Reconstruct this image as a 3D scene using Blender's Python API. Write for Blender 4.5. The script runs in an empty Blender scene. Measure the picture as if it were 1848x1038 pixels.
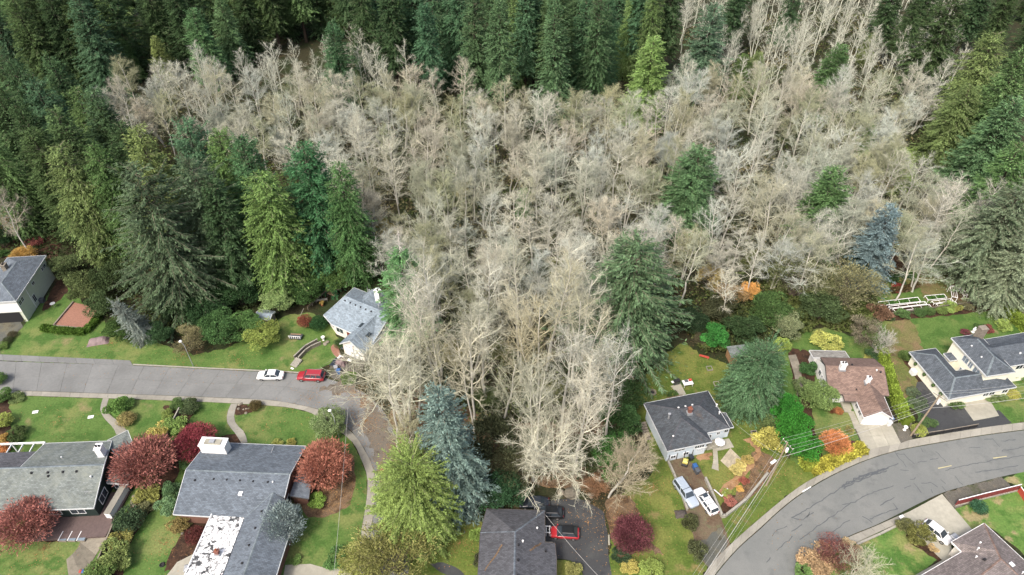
import bpy, bmesh, math, random
import numpy as np
from math import sin, cos, tan, pi, radians, hypot, atan2
from mathutils import Vector, Matrix
from mathutils.geometry import tessellate_polygon

random.seed(7)
S = bpy.context.scene
COL = S.collection

# ------------------------------------------------------------------ camera
CAM_H, PITCH, FPX = 94.0, radians(41), 1250.0
cam = bpy.data.cameras.new('camera')
cam.sensor_width = 36.0
cam.lens = 36.0 * FPX / 1848.0
cam.clip_start, cam.clip_end = 1.0, 4000.0
cam_o = bpy.data.objects.new('camera', cam)
COL.objects.link(cam_o)
cam_o.location = (0, 0, CAM_H)
cam_o.rotation_euler = (pi / 2 - PITCH, 0, 0)
S.camera = cam_o

# ------------------------------------------------------------------ light
SUN_EL, SUN_AZ = radians(52), radians(215)      # azimuth from +Y clockwise: behind the camera, from its west side
w = bpy.data.worlds.new('World')
S.world = w
w.use_nodes = True
nt = w.node_tree
bg = nt.nodes['Background']
sky = nt.nodes.new('ShaderNodeTexSky')
sky.sky_type = 'NISHITA'
sky.sun_disc = False
sky.sun_elevation = SUN_EL
sky.sun_rotation = SUN_AZ
sky.air_density = 1.0
sky.dust_density = 6.0
sky.ozone_density = 0.6
nt.links.new(sky.outputs[0], bg.inputs[0])
bg.inputs[1].default_value = 0.14
sun = bpy.data.lights.new('sun', 'SUN')
sun.energy = 1.5
sun.angle = radians(10)
sun.color = (1.0, 0.96, 0.9)
sun_o = bpy.data.objects.new('sun', sun)
COL.objects.link(sun_o)
sd = Vector((sin(SUN_AZ) * cos(SUN_EL), cos(SUN_AZ) * cos(SUN_EL), sin(SUN_EL)))
sun_o.rotation_euler = sd.to_track_quat('Z', 'Y').to_euler()
S.view_settings.view_transform = 'Standard'
S.view_settings.look = 'None'
S.view_settings.exposure = 1.06
S.view_settings.gamma = 1.0
S.view_settings.use_curve_mapping = False
S.cycles.use_denoising = True
S.cycles.max_bounces = 6
S.cycles.diffuse_bounces = 3
S.cycles.transmission_bounces = 3
S.cycles.transparent_max_bounces = 4

# ------------------------------------------------------------------ helpers
def P(px, py, z=0.0):
    """where the sight line through a point of the photograph meets height z"""
    u = (px - 924) / FPX
    v = (519 - py) / FPX
    dy = cos(PITCH) + v * sin(PITCH)
    dz = -sin(PITCH) + v * cos(PITCH)
    t = (z - CAM_H) / dz
    return Vector((u * t, dy * t, z))

def lin(c):
    return tuple(((x / 255.0) / 12.92 if x / 255.0 <= 0.04045 else ((x / 255.0 + 0.055) / 1.055) ** 2.4) for x in c)

def C(r, g, b, k=0.62):
    """a colour read off the photograph (0-255) as a base colour"""
    l = lin((r, g, b))
    m = 0.3 * l[0] + 0.59 * l[1] + 0.11 * l[2]
    l = [c + (m - c) * 0.14 for c in l]
    return (l[0] * k, l[1] * k, l[2] * k, 1.0)

MATS = {}
def newmat(name):
    m = bpy.data.materials.new(name)
    m.use_nodes = True
    MATS[name] = m
    b = m.node_tree.nodes['Principled BSDF']
    return m, m.node_tree.nodes, m.node_tree.links, b

def plain(name, col, rough=0.6, metal=0.0, spec=0.3, var=0.0, scale=2.0):
    m, n, l, b = newmat(name)
    b.inputs['Base Color'].default_value = col
    b.inputs['Roughness'].default_value = rough
    b.inputs['Metallic'].default_value = metal
    b.inputs['Specular IOR Level'].default_value = spec
    if var > 0:
        tc = n.new('ShaderNodeTexCoord'); nz = n.new('ShaderNodeTexNoise')
        nz.inputs['Scale'].default_value = scale; nz.inputs['Detail'].default_value = 6
        l.new(tc.outputs['Object'], nz.inputs['Vector'])
        mr = n.new('ShaderNodeMapRange')
        mr.inputs[1].default_value = 0.3; mr.inputs[2].default_value = 0.7
        mr.inputs[3].default_value = 1 - var; mr.inputs[4].default_value = 1 + var
        l.new(nz.outputs[0], mr.inputs[0])
        vm = n.new('ShaderNodeVectorMath'); vm.operation = 'SCALE'
        vm.inputs[0].default_value = col[:3]
        l.new(mr.outputs[0], vm.inputs['Scale'])
        l.new(vm.outputs[0], b.inputs['Base Color'])
    return m

def ground_mat(name, cols, scales, rough=0.9, bump=0.3, bscale=3.0, fine=0.0, fscale=8.0, stretch=None):
    """layers of noise: cols[0] base, then cols[i] mixed in where a noise of scales[i-1] passes its threshold (col, lo, hi)"""
    m, n, l, b = newmat(name)
    b.inputs['Roughness'].default_value = rough
    b.inputs['Specular IOR Level'].default_value = 0.15
    tc = n.new('ShaderNodeTexCoord')
    vec = tc.outputs['Object']
    if stretch:
        mp = n.new('ShaderNodeMapping'); mp.inputs['Scale'].default_value = stretch
        l.new(vec, mp.inputs[0]); vec = mp.outputs[0]
    cur = None
    for i, (c, lo, hi) in enumerate(cols[1:]):
        nz = n.new('ShaderNodeTexNoise'); nz.inputs['Scale'].default_value = scales[i]
        nz.inputs['Detail'].default_value = 7; nz.inputs['Roughness'].default_value = 0.62
        mp = n.new('ShaderNodeMapping'); mp.inputs['Location'].default_value = (13.1 * i, 7.7 * i, 3.3 * i)
        l.new(vec, mp.inputs[0]); l.new(mp.outputs[0], nz.inputs['Vector'])
        mr = n.new('ShaderNodeMapRange'); mr.interpolation_type = 'SMOOTHSTEP'
        mr.inputs[1].default_value = lo; mr.inputs[2].default_value = hi
        l.new(nz.outputs[0], mr.inputs[0])
        mx = n.new('ShaderNodeMix'); mx.data_type = 'RGBA'
        l.new(mr.outputs[0], mx.inputs[0])
        if cur is None: mx.inputs[6].default_value = cols[0]
        else: l.new(cur, mx.inputs[6])
        mx.inputs[7].default_value = c
        cur = mx.outputs[2]
    if fine > 0:
        nz = n.new('ShaderNodeTexNoise'); nz.inputs['Scale'].default_value = fscale; nz.inputs['Detail'].default_value = 4
        l.new(vec, nz.inputs['Vector'])
        mr = n.new('ShaderNodeMapRange'); mr.inputs[1].default_value = 0.3; mr.inputs[2].default_value = 0.7
        mr.inputs[3].default_value = 1 - fine; mr.inputs[4].default_value = 1 + fine
        l.new(nz.outputs[0], mr.inputs[0])
        vm = n.new('ShaderNodeVectorMath'); vm.operation = 'SCALE'
        l.new(cur, vm.inputs[0]); l.new(mr.outputs[0], vm.inputs['Scale'])
        cur = vm.outputs[0]
    l.new(cur, b.inputs['Base Color'])
    if bump > 0:
        nz = n.new('ShaderNodeTexNoise'); nz.inputs['Scale'].default_value = bscale; nz.inputs['Detail'].default_value = 5
        l.new(vec, nz.inputs['Vector'])
        bp = n.new('ShaderNodeBump'); bp.inputs['Strength'].default_value = bump; bp.inputs['Distance'].default_value = 0.1
        l.new(nz.outputs[0], bp.inputs['Height']); l.new(bp.outputs[0], b.inputs['Normal'])
    return m

def slab_mat(name, col, var=0.12, grain=0.18, gscale=3.0):
    m, n, l, b = newmat(name)
    b.inputs['Roughness'].default_value = 0.9
    b.inputs['Specular IOR Level'].default_value = 0.2
    oi = n.new('ShaderNodeObjectInfo')
    mr = n.new('ShaderNodeMapRange'); mr.inputs[3].default_value = 1 - var; mr.inputs[4].default_value = 1 + var
    l.new(oi.outputs['Random'], mr.inputs[0])
    geo = n.new('ShaderNodeNewGeometry')
    nz = n.new('ShaderNodeTexNoise'); nz.inputs['Scale'].default_value = gscale; nz.inputs['Detail'].default_value = 8
    nz.inputs['Roughness'].default_value = 0.7
    l.new(geo.outputs['Position'], nz.inputs['Vector'])
    m2 = n.new('ShaderNodeMapRange'); m2.inputs[1].default_value = 0.25; m2.inputs[2].default_value = 0.75
    m2.inputs[3].default_value = 1 - grain; m2.inputs[4].default_value = 1 + grain
    l.new(nz.outputs[0], m2.inputs[0])
    nz2 = n.new('ShaderNodeTexNoise'); nz2.inputs['Scale'].default_value = 0.22; nz2.inputs['Detail'].default_value = 5
    l.new(geo.outputs['Position'], nz2.inputs['Vector'])
    m3 = n.new('ShaderNodeMapRange'); m3.inputs[1].default_value = 0.3; m3.inputs[2].default_value = 0.7
    m3.inputs[3].default_value = 0.84; m3.inputs[4].default_value = 1.12
    l.new(nz2.outputs[0], m3.inputs[0])
    mu = n.new('ShaderNodeMath'); mu.operation = 'MULTIPLY'; l.new(mr.outputs[0], mu.inputs[0]); l.new(m2.outputs[0], mu.inputs[1])
    mu2 = n.new('ShaderNodeMath'); mu2.operation = 'MULTIPLY'; l.new(mu.outputs[0], mu2.inputs[0]); l.new(m3.outputs[0], mu2.inputs[1])
    vm = n.new('ShaderNodeVectorMath'); vm.operation = 'SCALE'; vm.inputs[0].default_value = col[:3]
    l.new(mu2.outputs[0], vm.inputs['Scale']); l.new(vm.outputs[0], b.inputs['Base Color'])
    return m

def leaf_mat(name, col=None, trans=0.25, lo=0.55, hi=1.45, nscale=0.5, nvar=0.3, gloss=0.0):
    """leaf or twig surface: the object's own colour (or col), varied from leaf to leaf and in patches"""
    m = bpy.data.materials.new(name); m.use_nodes = True; MATS[name] = m
    n, l = m.node_tree.nodes, m.node_tree.links
    n.clear()
    out = n.new('ShaderNodeOutputMaterial')
    oi = n.new('ShaderNodeObjectInfo'); geo = n.new('ShaderNodeNewGeometry')
    mr = n.new('ShaderNodeMapRange'); mr.inputs[3].default_value = lo; mr.inputs[4].default_value = hi
    l.new(geo.outputs['Random Per Island'], mr.inputs[0])
    nz = n.new('ShaderNodeTexNoise'); nz.inputs['Scale'].default_value = nscale; nz.inputs['Detail'].default_value = 3
    l.new(geo.outputs['Position'], nz.inputs['Vector'])
    m2 = n.new('ShaderNodeMapRange'); m2.inputs[1].default_value = 0.3; m2.inputs[2].default_value = 0.7
    m2.inputs[3].default_value = 1 - nvar; m2.inputs[4].default_value = 1 + nvar
    l.new(nz.outputs[0], m2.inputs[0])
    mu = n.new('ShaderNodeMath'); mu.operation = 'MULTIPLY'; l.new(mr.outputs[0], mu.inputs[0]); l.new(m2.outputs[0], mu.inputs[1])
    vm = n.new('ShaderNodeVectorMath'); vm.operation = 'SCALE'
    if col is None: l.new(oi.outputs['Color'], vm.inputs[0])
    else: vm.inputs[0].default_value = col[:3]
    l.new(mu.outputs[0], vm.inputs['Scale'])
    d = n.new('ShaderNodeBsdfDiffuse'); l.new(vm.outputs[0], d.inputs[0])
    last = d
    if trans > 0:
        t = n.new('ShaderNodeBsdfTranslucent'); l.new(vm.outputs[0], t.inputs[0])
        mx = n.new('ShaderNodeMixShader'); mx.inputs[0].default_value = trans
        l.new(d.outputs[0], mx.inputs[1]); l.new(t.outputs[0], mx.inputs[2]); last = mx
    l.new(last.outputs[0], out.inputs[0])
    return m

def shingle_mat(name, col, var=0.22, streak=0.12, moss=None):
    m, n, l, b = newmat(name)
    b.inputs['Roughness'].default_value = 0.92
    b.inputs['Specular IOR Level'].default_value = 0.2
    tc = n.new('ShaderNodeTexCoord')
    br = n.new('ShaderNodeTexBrick')
    br.inputs['Scale'].default_value = 1.0
    br.inputs['Brick Width'].default_value = 0.42; br.inputs['Row Height'].default_value = 0.2; br.inputs['Mortar Size'].default_value = 0.012
    k = 1 - var
    br.inputs['Color1'].default_value = (col[0] * k, col[1] * k, col[2] * k, 1)
    k = 1 + var
    br.inputs['Color2'].default_value = (col[0] * k, col[1] * k, col[2] * k, 1)
    br.inputs['Mortar'].default_value = (col[0] * .45, col[1] * .45, col[2] * .45, 1)
    l.new(tc.outputs['Object'], br.inputs['Vector'])
    nz = n.new('ShaderNodeTexNoise'); nz.inputs['Scale'].default_value = 0.7; nz.inputs['Detail'].default_value = 9; nz.inputs['Roughness'].default_value = 0.68
    l.new(tc.outputs['Object'], nz.inputs['Vector'])
    mr = n.new('ShaderNodeMapRange'); mr.inputs[1].default_value = 0.3; mr.inputs[2].default_value = 0.7
    mr.inputs[3].default_value = 1 - streak * 1.6; mr.inputs[4].default_value = 1 + streak * 1.6
    l.new(nz.outputs[0], mr.inputs[0])
    vm = n.new('ShaderNodeVectorMath'); vm.operation = 'SCALE'
    l.new(br.outputs[0], vm.inputs[0]); l.new(mr.outputs[0], vm.inputs['Scale'])
    cur = vm.outputs[0]
    if moss:
        mc, lo, hi = moss
        n2 = n.new('ShaderNodeTexNoise'); n2.inputs['Scale'].default_value = 0.5; n2.inputs['Detail'].default_value = 10; n2.inputs['Roughness'].default_value = 0.75
        l.new(tc.outputs['Object'], n2.inputs['Vector'])
        m2 = n.new('ShaderNodeMapRange'); m2.inputs[1].default_value = lo; m2.inputs[2].default_value = hi
        l.new(n2.outputs[0], m2.inputs[0])
        mx = n.new('ShaderNodeMix'); mx.data_type = 'RGBA'
        l.new(m2.outputs[0], mx.inputs[0]); l.new(cur, mx.inputs[6]); mx.inputs[7].default_value = mc
        cur = mx.outputs[2]
    l.new(cur, b.inputs['Base Color'])
    bp = n.new('ShaderNodeBump'); bp.inputs['Strength'].default_value = 0.4; bp.inputs['Distance'].default_value = 0.03
    l.new(br.outputs['Fac'], bp.inputs['Height']); bp.invert = True
    l.new(bp.outputs[0], b.inputs['Normal'])
    return m

# ---- object helpers
def mesh(name, V, F, mats=(), mi=None, smooth=False):
    me = bpy.data.meshes.new(name)
    me.from_pydata([tuple(v) for v in V], [], F)
    for m in mats: me.materials.append(MATS[m] if isinstance(m, str) else m)
    if mi is not None: me.polygons.foreach_set('material_index', mi)
    if smooth: me.polygons.foreach_set('use_smooth', [True] * len(me.polygons))
    me.update()
    return me

def link(name, me, parent=None, loc=None, rotz=None, scale=None, color=None):
    o = bpy.data.objects.new(name, me)
    COL.objects.link(o)
    if parent: o.parent = parent
    if loc is not None: o.location = loc
    if rotz is not None: o.rotation_euler = (0, 0, rotz)
    if scale is not None: o.scale = scale
    if color is not None: o.color = color
    return o

def tag(o, label=None, cat=None, group=None, kind=None):
    if label: o['label'] = label
    if cat: o['category'] = cat
    if group: o['group'] = group
    if kind: o['kind'] = kind
    return o

def thing(name, label, cat, loc=(0, 0, 0), rotz=0.0, group=None):
    o = bpy.data.objects.new(name, None)
    COL.objects.link(o)
    o.empty_display_size = 0.5
    o.location = loc
    o.rotation_euler = (0, 0, rotz)
    return tag(o, label, cat, group)

class MB:
    """collects shapes, builds one mesh"""
    def __init__(s): s.V, s.F, s.M = [], [], []
    def add(s, V, F, mi=0):
        k = len(s.V)
        s.V += [tuple(v) for v in V]
        s.F += [tuple(i + k for i in f) for f in F]
        s.M += [mi] * len(F)
        return s
    def box(s, x0, x1, y0, y1, z0, z1, mi=0, taper=0.0):
        t = taper
        V = [(x0, y0, z0), (x1, y0, z0), (x1, y1, z0), (x0, y1, z0), (x0 + t, y0 + t, z1), (x1 - t, y0 + t, z1), (x1 - t, y1 - t, z1), (x0 + t, y1 - t, z1)]
        return s.add(V, [(3, 2, 1, 0), (4, 5, 6, 7), (0, 1, 5, 4), (1, 2, 6, 5), (2, 3, 7, 6), (3, 0, 4, 7)], mi)
    def bbox(s, x0, x1, y0, y1, z0, z1, b=0.02, mi=0):
        """box with its top edges chamfered"""
        V = [(x0, y0, z0), (x1, y0, z0), (x1, y1, z0), (x0, y1, z0), (x0, y0, z1 - b), (x1, y0, z1 - b), (x1, y1, z1 - b), (x0, y1, z1 - b),
             (x0 + b, y0 + b, z1), (x1 - b, y0 + b, z1), (x1 - b, y1 - b, z1), (x0 + b, y1 - b, z1)]
        F = [(3, 2, 1, 0), (8, 9, 10, 11)]
        for a in range(4):
            c = (a + 1) % 4
            F += [(a, c, 4 + c, 4 + a), (4 + a, 4 + c, 8 + c, 8 + a)]
        return s.add(V, F, mi)
    def tube(s, p0, p1, r0, r1=None, n=6, mi=0, cap=True):
        r1 = r0 if r1 is None else r1
        p0, p1 = Vector(p0), Vector(p1)
        d = (p1 - p0)
        if d.length < 1e-6: return s
        d.normalize()
        a = d.cross(Vector((0, 0, 1)) if abs(d.z) < 0.9 else Vector((1, 0, 0))).normalized()
        b = d.cross(a)
        V = []
        for p, r in ((p0, r0), (p1, r1)):
            for i in range(n):
                t = 2 * pi * i / n
                V.append(p + a * (r * cos(t)) + b * (r * sin(t)))
        F = [(i, (i + 1) % n, n + (i + 1) % n, n + i) for i in range(n)]
        if cap: F += [tuple(range(n - 1, -1, -1)), tuple(range(n, 2 * n))]
        return s.add(V, F, mi)
    def path(s, pts, r, n=5, mi=0):
        for a, b in zip(pts[:-1], pts[1:]): s.tube(a, b, r, r, n, mi)
        return s
    def prism(s, poly, z0, z1, mi=0):
        n = len(poly)
        V = [(x, y, z0) for x, y in poly] + [(x, y, z1) for x, y in poly]
        F = [tuple(range(n - 1, -1, -1)), tuple(range(n, 2 * n))] + [(i, (i + 1) % n, n + (i + 1) % n, n + i) for i in range(n)]
        return s.add(V, F, mi)
    def lathe(s, prof, n=12, mi=0, c=(0, 0, 0)):
        V = []
        for r, z in prof:
            for i in range(n):
                t = 2 * pi * i / n
                V.append((c[0] + r * cos(t), c[1] + r * sin(t), c[2] + z))
        F = []
        for k in range(len(prof) - 1):
            for i in range(n):
                F.append((k * n + i, k * n + (i + 1) % n, (k + 1) * n + (i + 1) % n, (k + 1) * n + i))
        F += [tuple(range(n - 1, -1, -1)), tuple(range((len(prof) - 1) * n, len(prof) * n))]
        return s.add(V, F, mi)
    def build(s, name, mats, parent=None, smooth=False, **kw):
        mats = mats if isinstance(mats, (list, tuple)) else [mats]
        return link(name, mesh(name, s.V, s.F, mats, s.M, smooth), parent, **kw)

def ccw(poly):
    a = sum(p[0] * q[1] - q[0] * p[1] for p, q in zip(poly, poly[1:] + poly[:1]))
    return poly if a > 0 else poly[::-1]

def catmull(pts, closed, k=6):
    n = len(pts); out = []
    rng = range(n if closed else n - 1)
    for i in rng:
        g = lambda j: pts[j % n] if closed else pts[max(0, min(n - 1, j))]
        a, b, c, d = g(i - 1), g(i), g(i + 1), g(i + 2)
        for q in range(k):
            t = q / k
            out.append(tuple(0.5 * (2 * b[m] + (c[m] - a[m]) * t + (2 * a[m] - 5 * b[m] + 4 * c[m] - d[m]) * t * t + (3 * b[m] - a[m] - 3 * c[m] + d[m]) * t ** 3) for m in (0, 1)))
    if not closed: out.append(tuple(pts[-1][:2]))
    return out

def resample(pts, step, closed):
    P2 = list(pts) + ([pts[0]] if closed else [])
    out = []
    for a, b in zip(P2[:-1], P2[1:]):
        L = hypot(b[0] - a[0], b[1] - a[1]); n = max(1, int(L / step))
        for i in range(n):
            t = i / n
            out.append((a[0] + (b[0] - a[0]) * t, a[1] + (b[1] - a[1]) * t))
    if not closed: out.append(P2[-1])
    return out

def gpts(px, z=0.0): return [tuple(P(x, y, z)[:2]) for x, y in px]

def sheet(name, px, z, mat, rough=0.0, smooth=False, kind='structure', label=None, thick=0.0, step=0.6, world=False):
    poly = list(px) if world else gpts(px)
    if smooth: poly = catmull(poly, True)
    if rough > 0:
        poly = resample(poly, step, True)
        rr = random.Random(len(poly))
        poly = [(x + rr.uniform(-rough, rough), y + rr.uniform(-rough, rough)) for x, y in poly]
    poly = ccw(poly)
    tri = tessellate_polygon([[Vector((x, y, 0)) for x, y in poly]])
    n = len(poly)
    V = [(x, y, z) for x, y in poly]
    F = []
    for t in tri:
        a, b, c = (Vector(V[i]) for i in t)
        F.append(tuple(t) if (b - a).cross(c - a).z > 0 else tuple(reversed(t)))
    if thick > 0:
        V += [(x, y, z - thick) for x, y in poly]
        F += [(n + i, n + (i + 1) % n, (i + 1) % n, i) for i in range(n)]
    o = link(name, mesh(name, V, F, [mat]))
    return tag(o, label, None, None, kind)

def along(pts):
    d = [0.0]
    for a, b in zip(pts[:-1], pts[1:]): d.append(d[-1] + hypot(b[0] - a[0], b[1] - a[1]))
    return d
def at(pts, d, s):
    s = max(0, min(d[-1], s))
    for i in range(len(d) - 1):
        if s <= d[i + 1] + 1e-9:
            t = (s - d[i]) / max(1e-9, d[i + 1] - d[i])
            return (pts[i][0] + (pts[i + 1][0] - pts[i][0]) * t, pts[i][1] + (pts[i + 1][1] - pts[i][1]) * t)
    return pts[-1]

def slabs(parent, name, A, B, length, rows, z0, z1, gap, mat, seed=0, tilt=0.006):
    """slabs between the two polylines A and B (world xy), each a mesh of its own"""
    rr = random.Random(seed)
    A, B = catmull(A, False), catmull(B, False)
    da, db = along(A), along(B)
    n = max(1, round((da[-1] + db[-1]) / 2 / length))
    for i in range(n):
        for r in range(rows):
            q = []
            for (u, v) in ((i / n, r / rows), ((i + 1) / n, r / rows), ((i + 1) / n, (r + 1) / rows), (i / n, (r + 1) / rows)):
                a, b = at(A, da, u * da[-1]), at(B, db, u * db[-1])
                q.append(Vector((a[0] + (b[0] - a[0]) * v, a[1] + (b[1] - a[1]) * v)))
            q = [Vector(p) for p in ccw([tuple(p) for p in q])]
            c = sum(q, Vector((0, 0))) / 4
            q2 = [c + (p - c) * (1 - gap / max(0.2, (p - c).length)) for p in q]
            q3 = [c + (p - c) * (1 - (gap + 0.02) / max(0.2, (p - c).length)) for p in q]
            dz = rr.uniform(-tilt, tilt)
            V = [(p.x - c.x, p.y - c.y, z0) for p in q2] + [(p.x - c.x, p.y - c.y, z1 - 0.012 + dz) for p in q2] + [(p.x - c.x, p.y - c.y, z1 + dz) for p in q3]
            F = [(8, 9, 10, 11)]
            for a in range(4):
                b = (a + 1) % 4
                F += [(a, b, 4 + b, 4 + a), (4 + a, 4 + b, 8 + b, 8 + a)]
            link(name, mesh(name, V, F, [mat]), parent, loc=(c.x, c.y, 0))

def ribbon(mb, pts, wid, z, seed=0, jag=0.0):
    rr = random.Random(seed)
    pts = resample(pts, 0.5, False)
    if jag: pts = [(x + rr.uniform(-jag, jag), y + rr.uniform(-jag, jag)) for x, y in pts]
    V, F = [], []
    for i, p in enumerate(pts):
        a, b = pts[max(0, i - 1)], pts[min(len(pts) - 1, i + 1)]
        d = Vector((b[0] - a[0], b[1] - a[1])).normalized()
        ww = wid * rr.uniform(0.6, 1.2) / 2
        V += [(p[0] - d.y * ww, p[1] + d.x * ww, z), (p[0] + d.y * ww, p[1] - d.x * ww, z)]
    for i in range(len(pts) - 1): F.append((2 * i, 2 * i + 1, 2 * i + 3, 2 * i + 2))
    mb.add(V, F)

# ------------------------------------------------------------------ materials
ground_mat('m_forest', [C(70, 68, 44, .5), (C(58, 72, 36, .5), .44, .58), (C(112, 96, 64, .5), .54, .7), (C(44, 46, 30, .5), .55, .7)], [0.12, 0.3, 0.9], fine=0.4, fscale=3.0)
ground_mat('m_lawn', [C(100, 134, 54, .56), (C(134, 146, 74, .56), .47, .63), (C(80, 120, 42, .56), .46, .63), (C(152, 144, 92, .56), .59, .73)], [0.13, 0.35, 0.22], fine=0.22, fscale=3.5, bump=0.35, bscale=6)
ground_mat('m_lawn_mossy', [C(104, 124, 40, .6), (C(130, 136, 56, .6), .46, .6), (C(86, 112, 30, .6), .46, .66), (C(144, 130, 74, .6), .57, .7)], [0.12, 0.3, 0.25], fine=0.24, fscale=3.5, bump=0.35, bscale=6)
ground_mat('m_lawn_dry', [C(128, 122, 72), (C(106, 116, 54), .46, .6), (C(140, 120, 82), .5, .66), (C(104, 88, 62), .58, .72)], [0.16, 0.4, 0.3], fine=0.22, fscale=3.5, bump=0.35, bscale=6)
ground_mat('m_lawn_bright', [C(106, 146, 56, .58), (C(142, 154, 78, .58), .46, .6), (C(82, 126, 42, .58), .46, .64), (C(172, 158, 108, .58), .55, .66)], [0.2, 0.5, 0.33], fine=0.22, fscale=3.5, bump=0.35, bscale=6)
ground_mat('m_mulch', [C(84, 60, 44), (C(60, 46, 36), .45, .6), (C(112, 84, 62), .54, .7)], [0.8, 2.0], fine=0.35, fscale=6)
ground_mat('m_litter', [C(130, 106, 80), (C(98, 76, 54), .45, .62), (C(150, 118, 78), .52, .68), (C(96, 104, 50), .6, .75)], [0.6, 1.7, 0.4], fine=0.35, fscale=6)
ground_mat('m_woodchip', [C(178, 138, 96), (C(150, 112, 76), .45, .65), (C(196, 162, 118), .55, .7)], [0.8, 2.5], fine=0.25, fscale=8)
ground_mat('m_asphalt', [C(120, 123, 120, .74), (C(128, 130, 126, .74), .45, .65), (C(112, 115, 113, .74), .52, .72)], [0.1, 0.5], fine=0.1, fscale=14, bump=0.15, bscale=20, rough=0.85)
ground_mat('m_blacktop', [C(76, 78, 80), (C(88, 90, 90), .46, .66), (C(62, 64, 68), .52, .7)], [0.2, 0.6], fine=0.14, fscale=12, bump=0.15, bscale=20, rough=0.85)
ground_mat('m_oldblacktop', [C(104, 106, 98), (C(120, 116, 96), .45, .62), (C(88, 84, 68), .54, .7)], [0.3, 0.8], fine=0.2, fscale=9)
ground_mat('m_gravel', [C(112, 108, 98), (C(92, 96, 70), .48, .62), (C(128, 120, 104), .5, .7)], [0.3, 1.2], fine=0.3, fscale=9)
ground_mat('m_dirtdrive', [C(124, 108, 84), (C(106, 84, 66), .45, .62), (C(116, 122, 84), .54, .7)], [0.3, 0.8], fine=0.25, fscale=8)
ground_mat('m_leafroad', [C(128, 120, 108), (C(140, 112, 86), .5, .66), (C(100, 90, 78), .52, .7)], [0.2, 0.9], fine=0.22, fscale=8)
ground_mat('m_joint', [C(104, 100, 88), (C(86, 84, 66), .45, .62)], [0.8], fine=0.2)
slab_mat('m_roadslab', C(144, 146, 144, .56), var=0.05, grain=0.12, gscale=2.5)
slab_mat('m_walk', C(170, 166, 152), var=0.1, grain=0.14, gscale=3.0)
slab_mat('m_concrete', C(182, 178, 160), var=0.06, grain=0.16, gscale=1.5)
slab_mat('m_stone', C(150, 142, 124), var=0.3, grain=0.3, gscale=2.0)
slab_mat('m_paver', C(196, 184, 156), var=0.12, grain=0.14, gscale=3.0)
plain('m_tar', C(92, 97, 100, .66), rough=0.6)
plain('m_yellow', C(206, 196, 140), rough=0.7)
plain('m_white', C(240, 240, 238, .8), rough=0.55)
plain('m_trim', C(236, 238, 238, .75), rough=0.5)
plain('m_kerb', C(176, 172, 158), rough=0.85, var=0.12)
plain('m_brick', C(150, 96, 80), rough=0.85, var=0.25, scale=7)
plain('m_rustpath', C(168, 118, 96), rough=0.85, var=0.2, scale=5)
plain('m_glass', (0.035, 0.045, 0.055, 1), rough=0.08, spec=0.7)
plain('m_skyglass', (0.16, 0.2, 0.23, 1), rough=0.1, spec=0.7)
plain('m_dark', (0.02, 0.02, 0.022, 1), rough=0.6)
plain('m_metal', C(160, 162, 164), rough=0.4, metal=0.7)
plain('m_galv', C(190, 194, 198), rough=0.5, metal=0.3)
plain('m_wood', C(148, 122, 92), rough=0.8, var=0.2, scale=3)
plain('m_oldwood', C(150, 140, 124), rough=0.85, var=0.2, scale=3)
plain('m_pole', C(170, 152, 126), rough=0.85, var=0.15, scale=2)
plain('m_wire', C(206, 206, 200, .6), rough=0.5)
plain('m_bark', C(116, 104, 88), rough=0.95, var=0.25, scale=3)
plain('m_barkdark', C(74, 62, 50), rough=0.95, var=0.25, scale=3)
plain('m_barkpale', C(204, 200, 186, .72), rough=0.9, var=0.22, scale=1.5)
plain('m_terracotta', C(186, 108, 72), rough=0.8)
plain('m_blueplastic', C(48, 108, 176), rough=0.4, spec=0.5)
plain('m_greyplastic', C(96, 102, 108), rough=0.5)
plain('m_rubber', (0.018, 0.018, 0.018, 1), rough=0.8)
plain('m_rim', C(190, 192, 196), rough=0.3, metal=0.6)
plain('m_lamp_glass', C(225, 228, 230), rough=0.15)
plain('m_taillight', C(150, 24, 24), rough=0.2)
leaf_mat('m_leaf')
leaf_mat('m_leafsmall', lo=0.5, hi=1.5, nscale=0.9, nvar=0.35)
leaf_mat('m_needle', lo=0.5, hi=1.5, nscale=0.3, nvar=0.3, trans=0.35)
leaf_mat('m_twig', lo=0.7, hi=1.4, nscale=0.2, nvar=0.16, trans=0.0)
leaf_mat('m_limb', lo=1.15, hi=1.5, nscale=0.3, nvar=0.15, trans=0.0)
leaf_mat('m_stick', C(160, 150, 130), lo=0.7, hi=1.2, nscale=0.3, nvar=0.2, trans=0.0)
leaf_mat('m_deadstick', C(206, 200, 190, .72), lo=0.8, hi=1.2, nscale=0.3, nvar=0.1, trans=0.0)
# ------------------------------------------------------------------ the ground
g = link('ground', mesh('ground', [(-900, -300, 0), (900, -300, 0), (900, 1500, 0), (-900, 1500, 0)], [(0, 1, 2, 3)], ['m_forest']))
tag(g, kind='structure')

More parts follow.
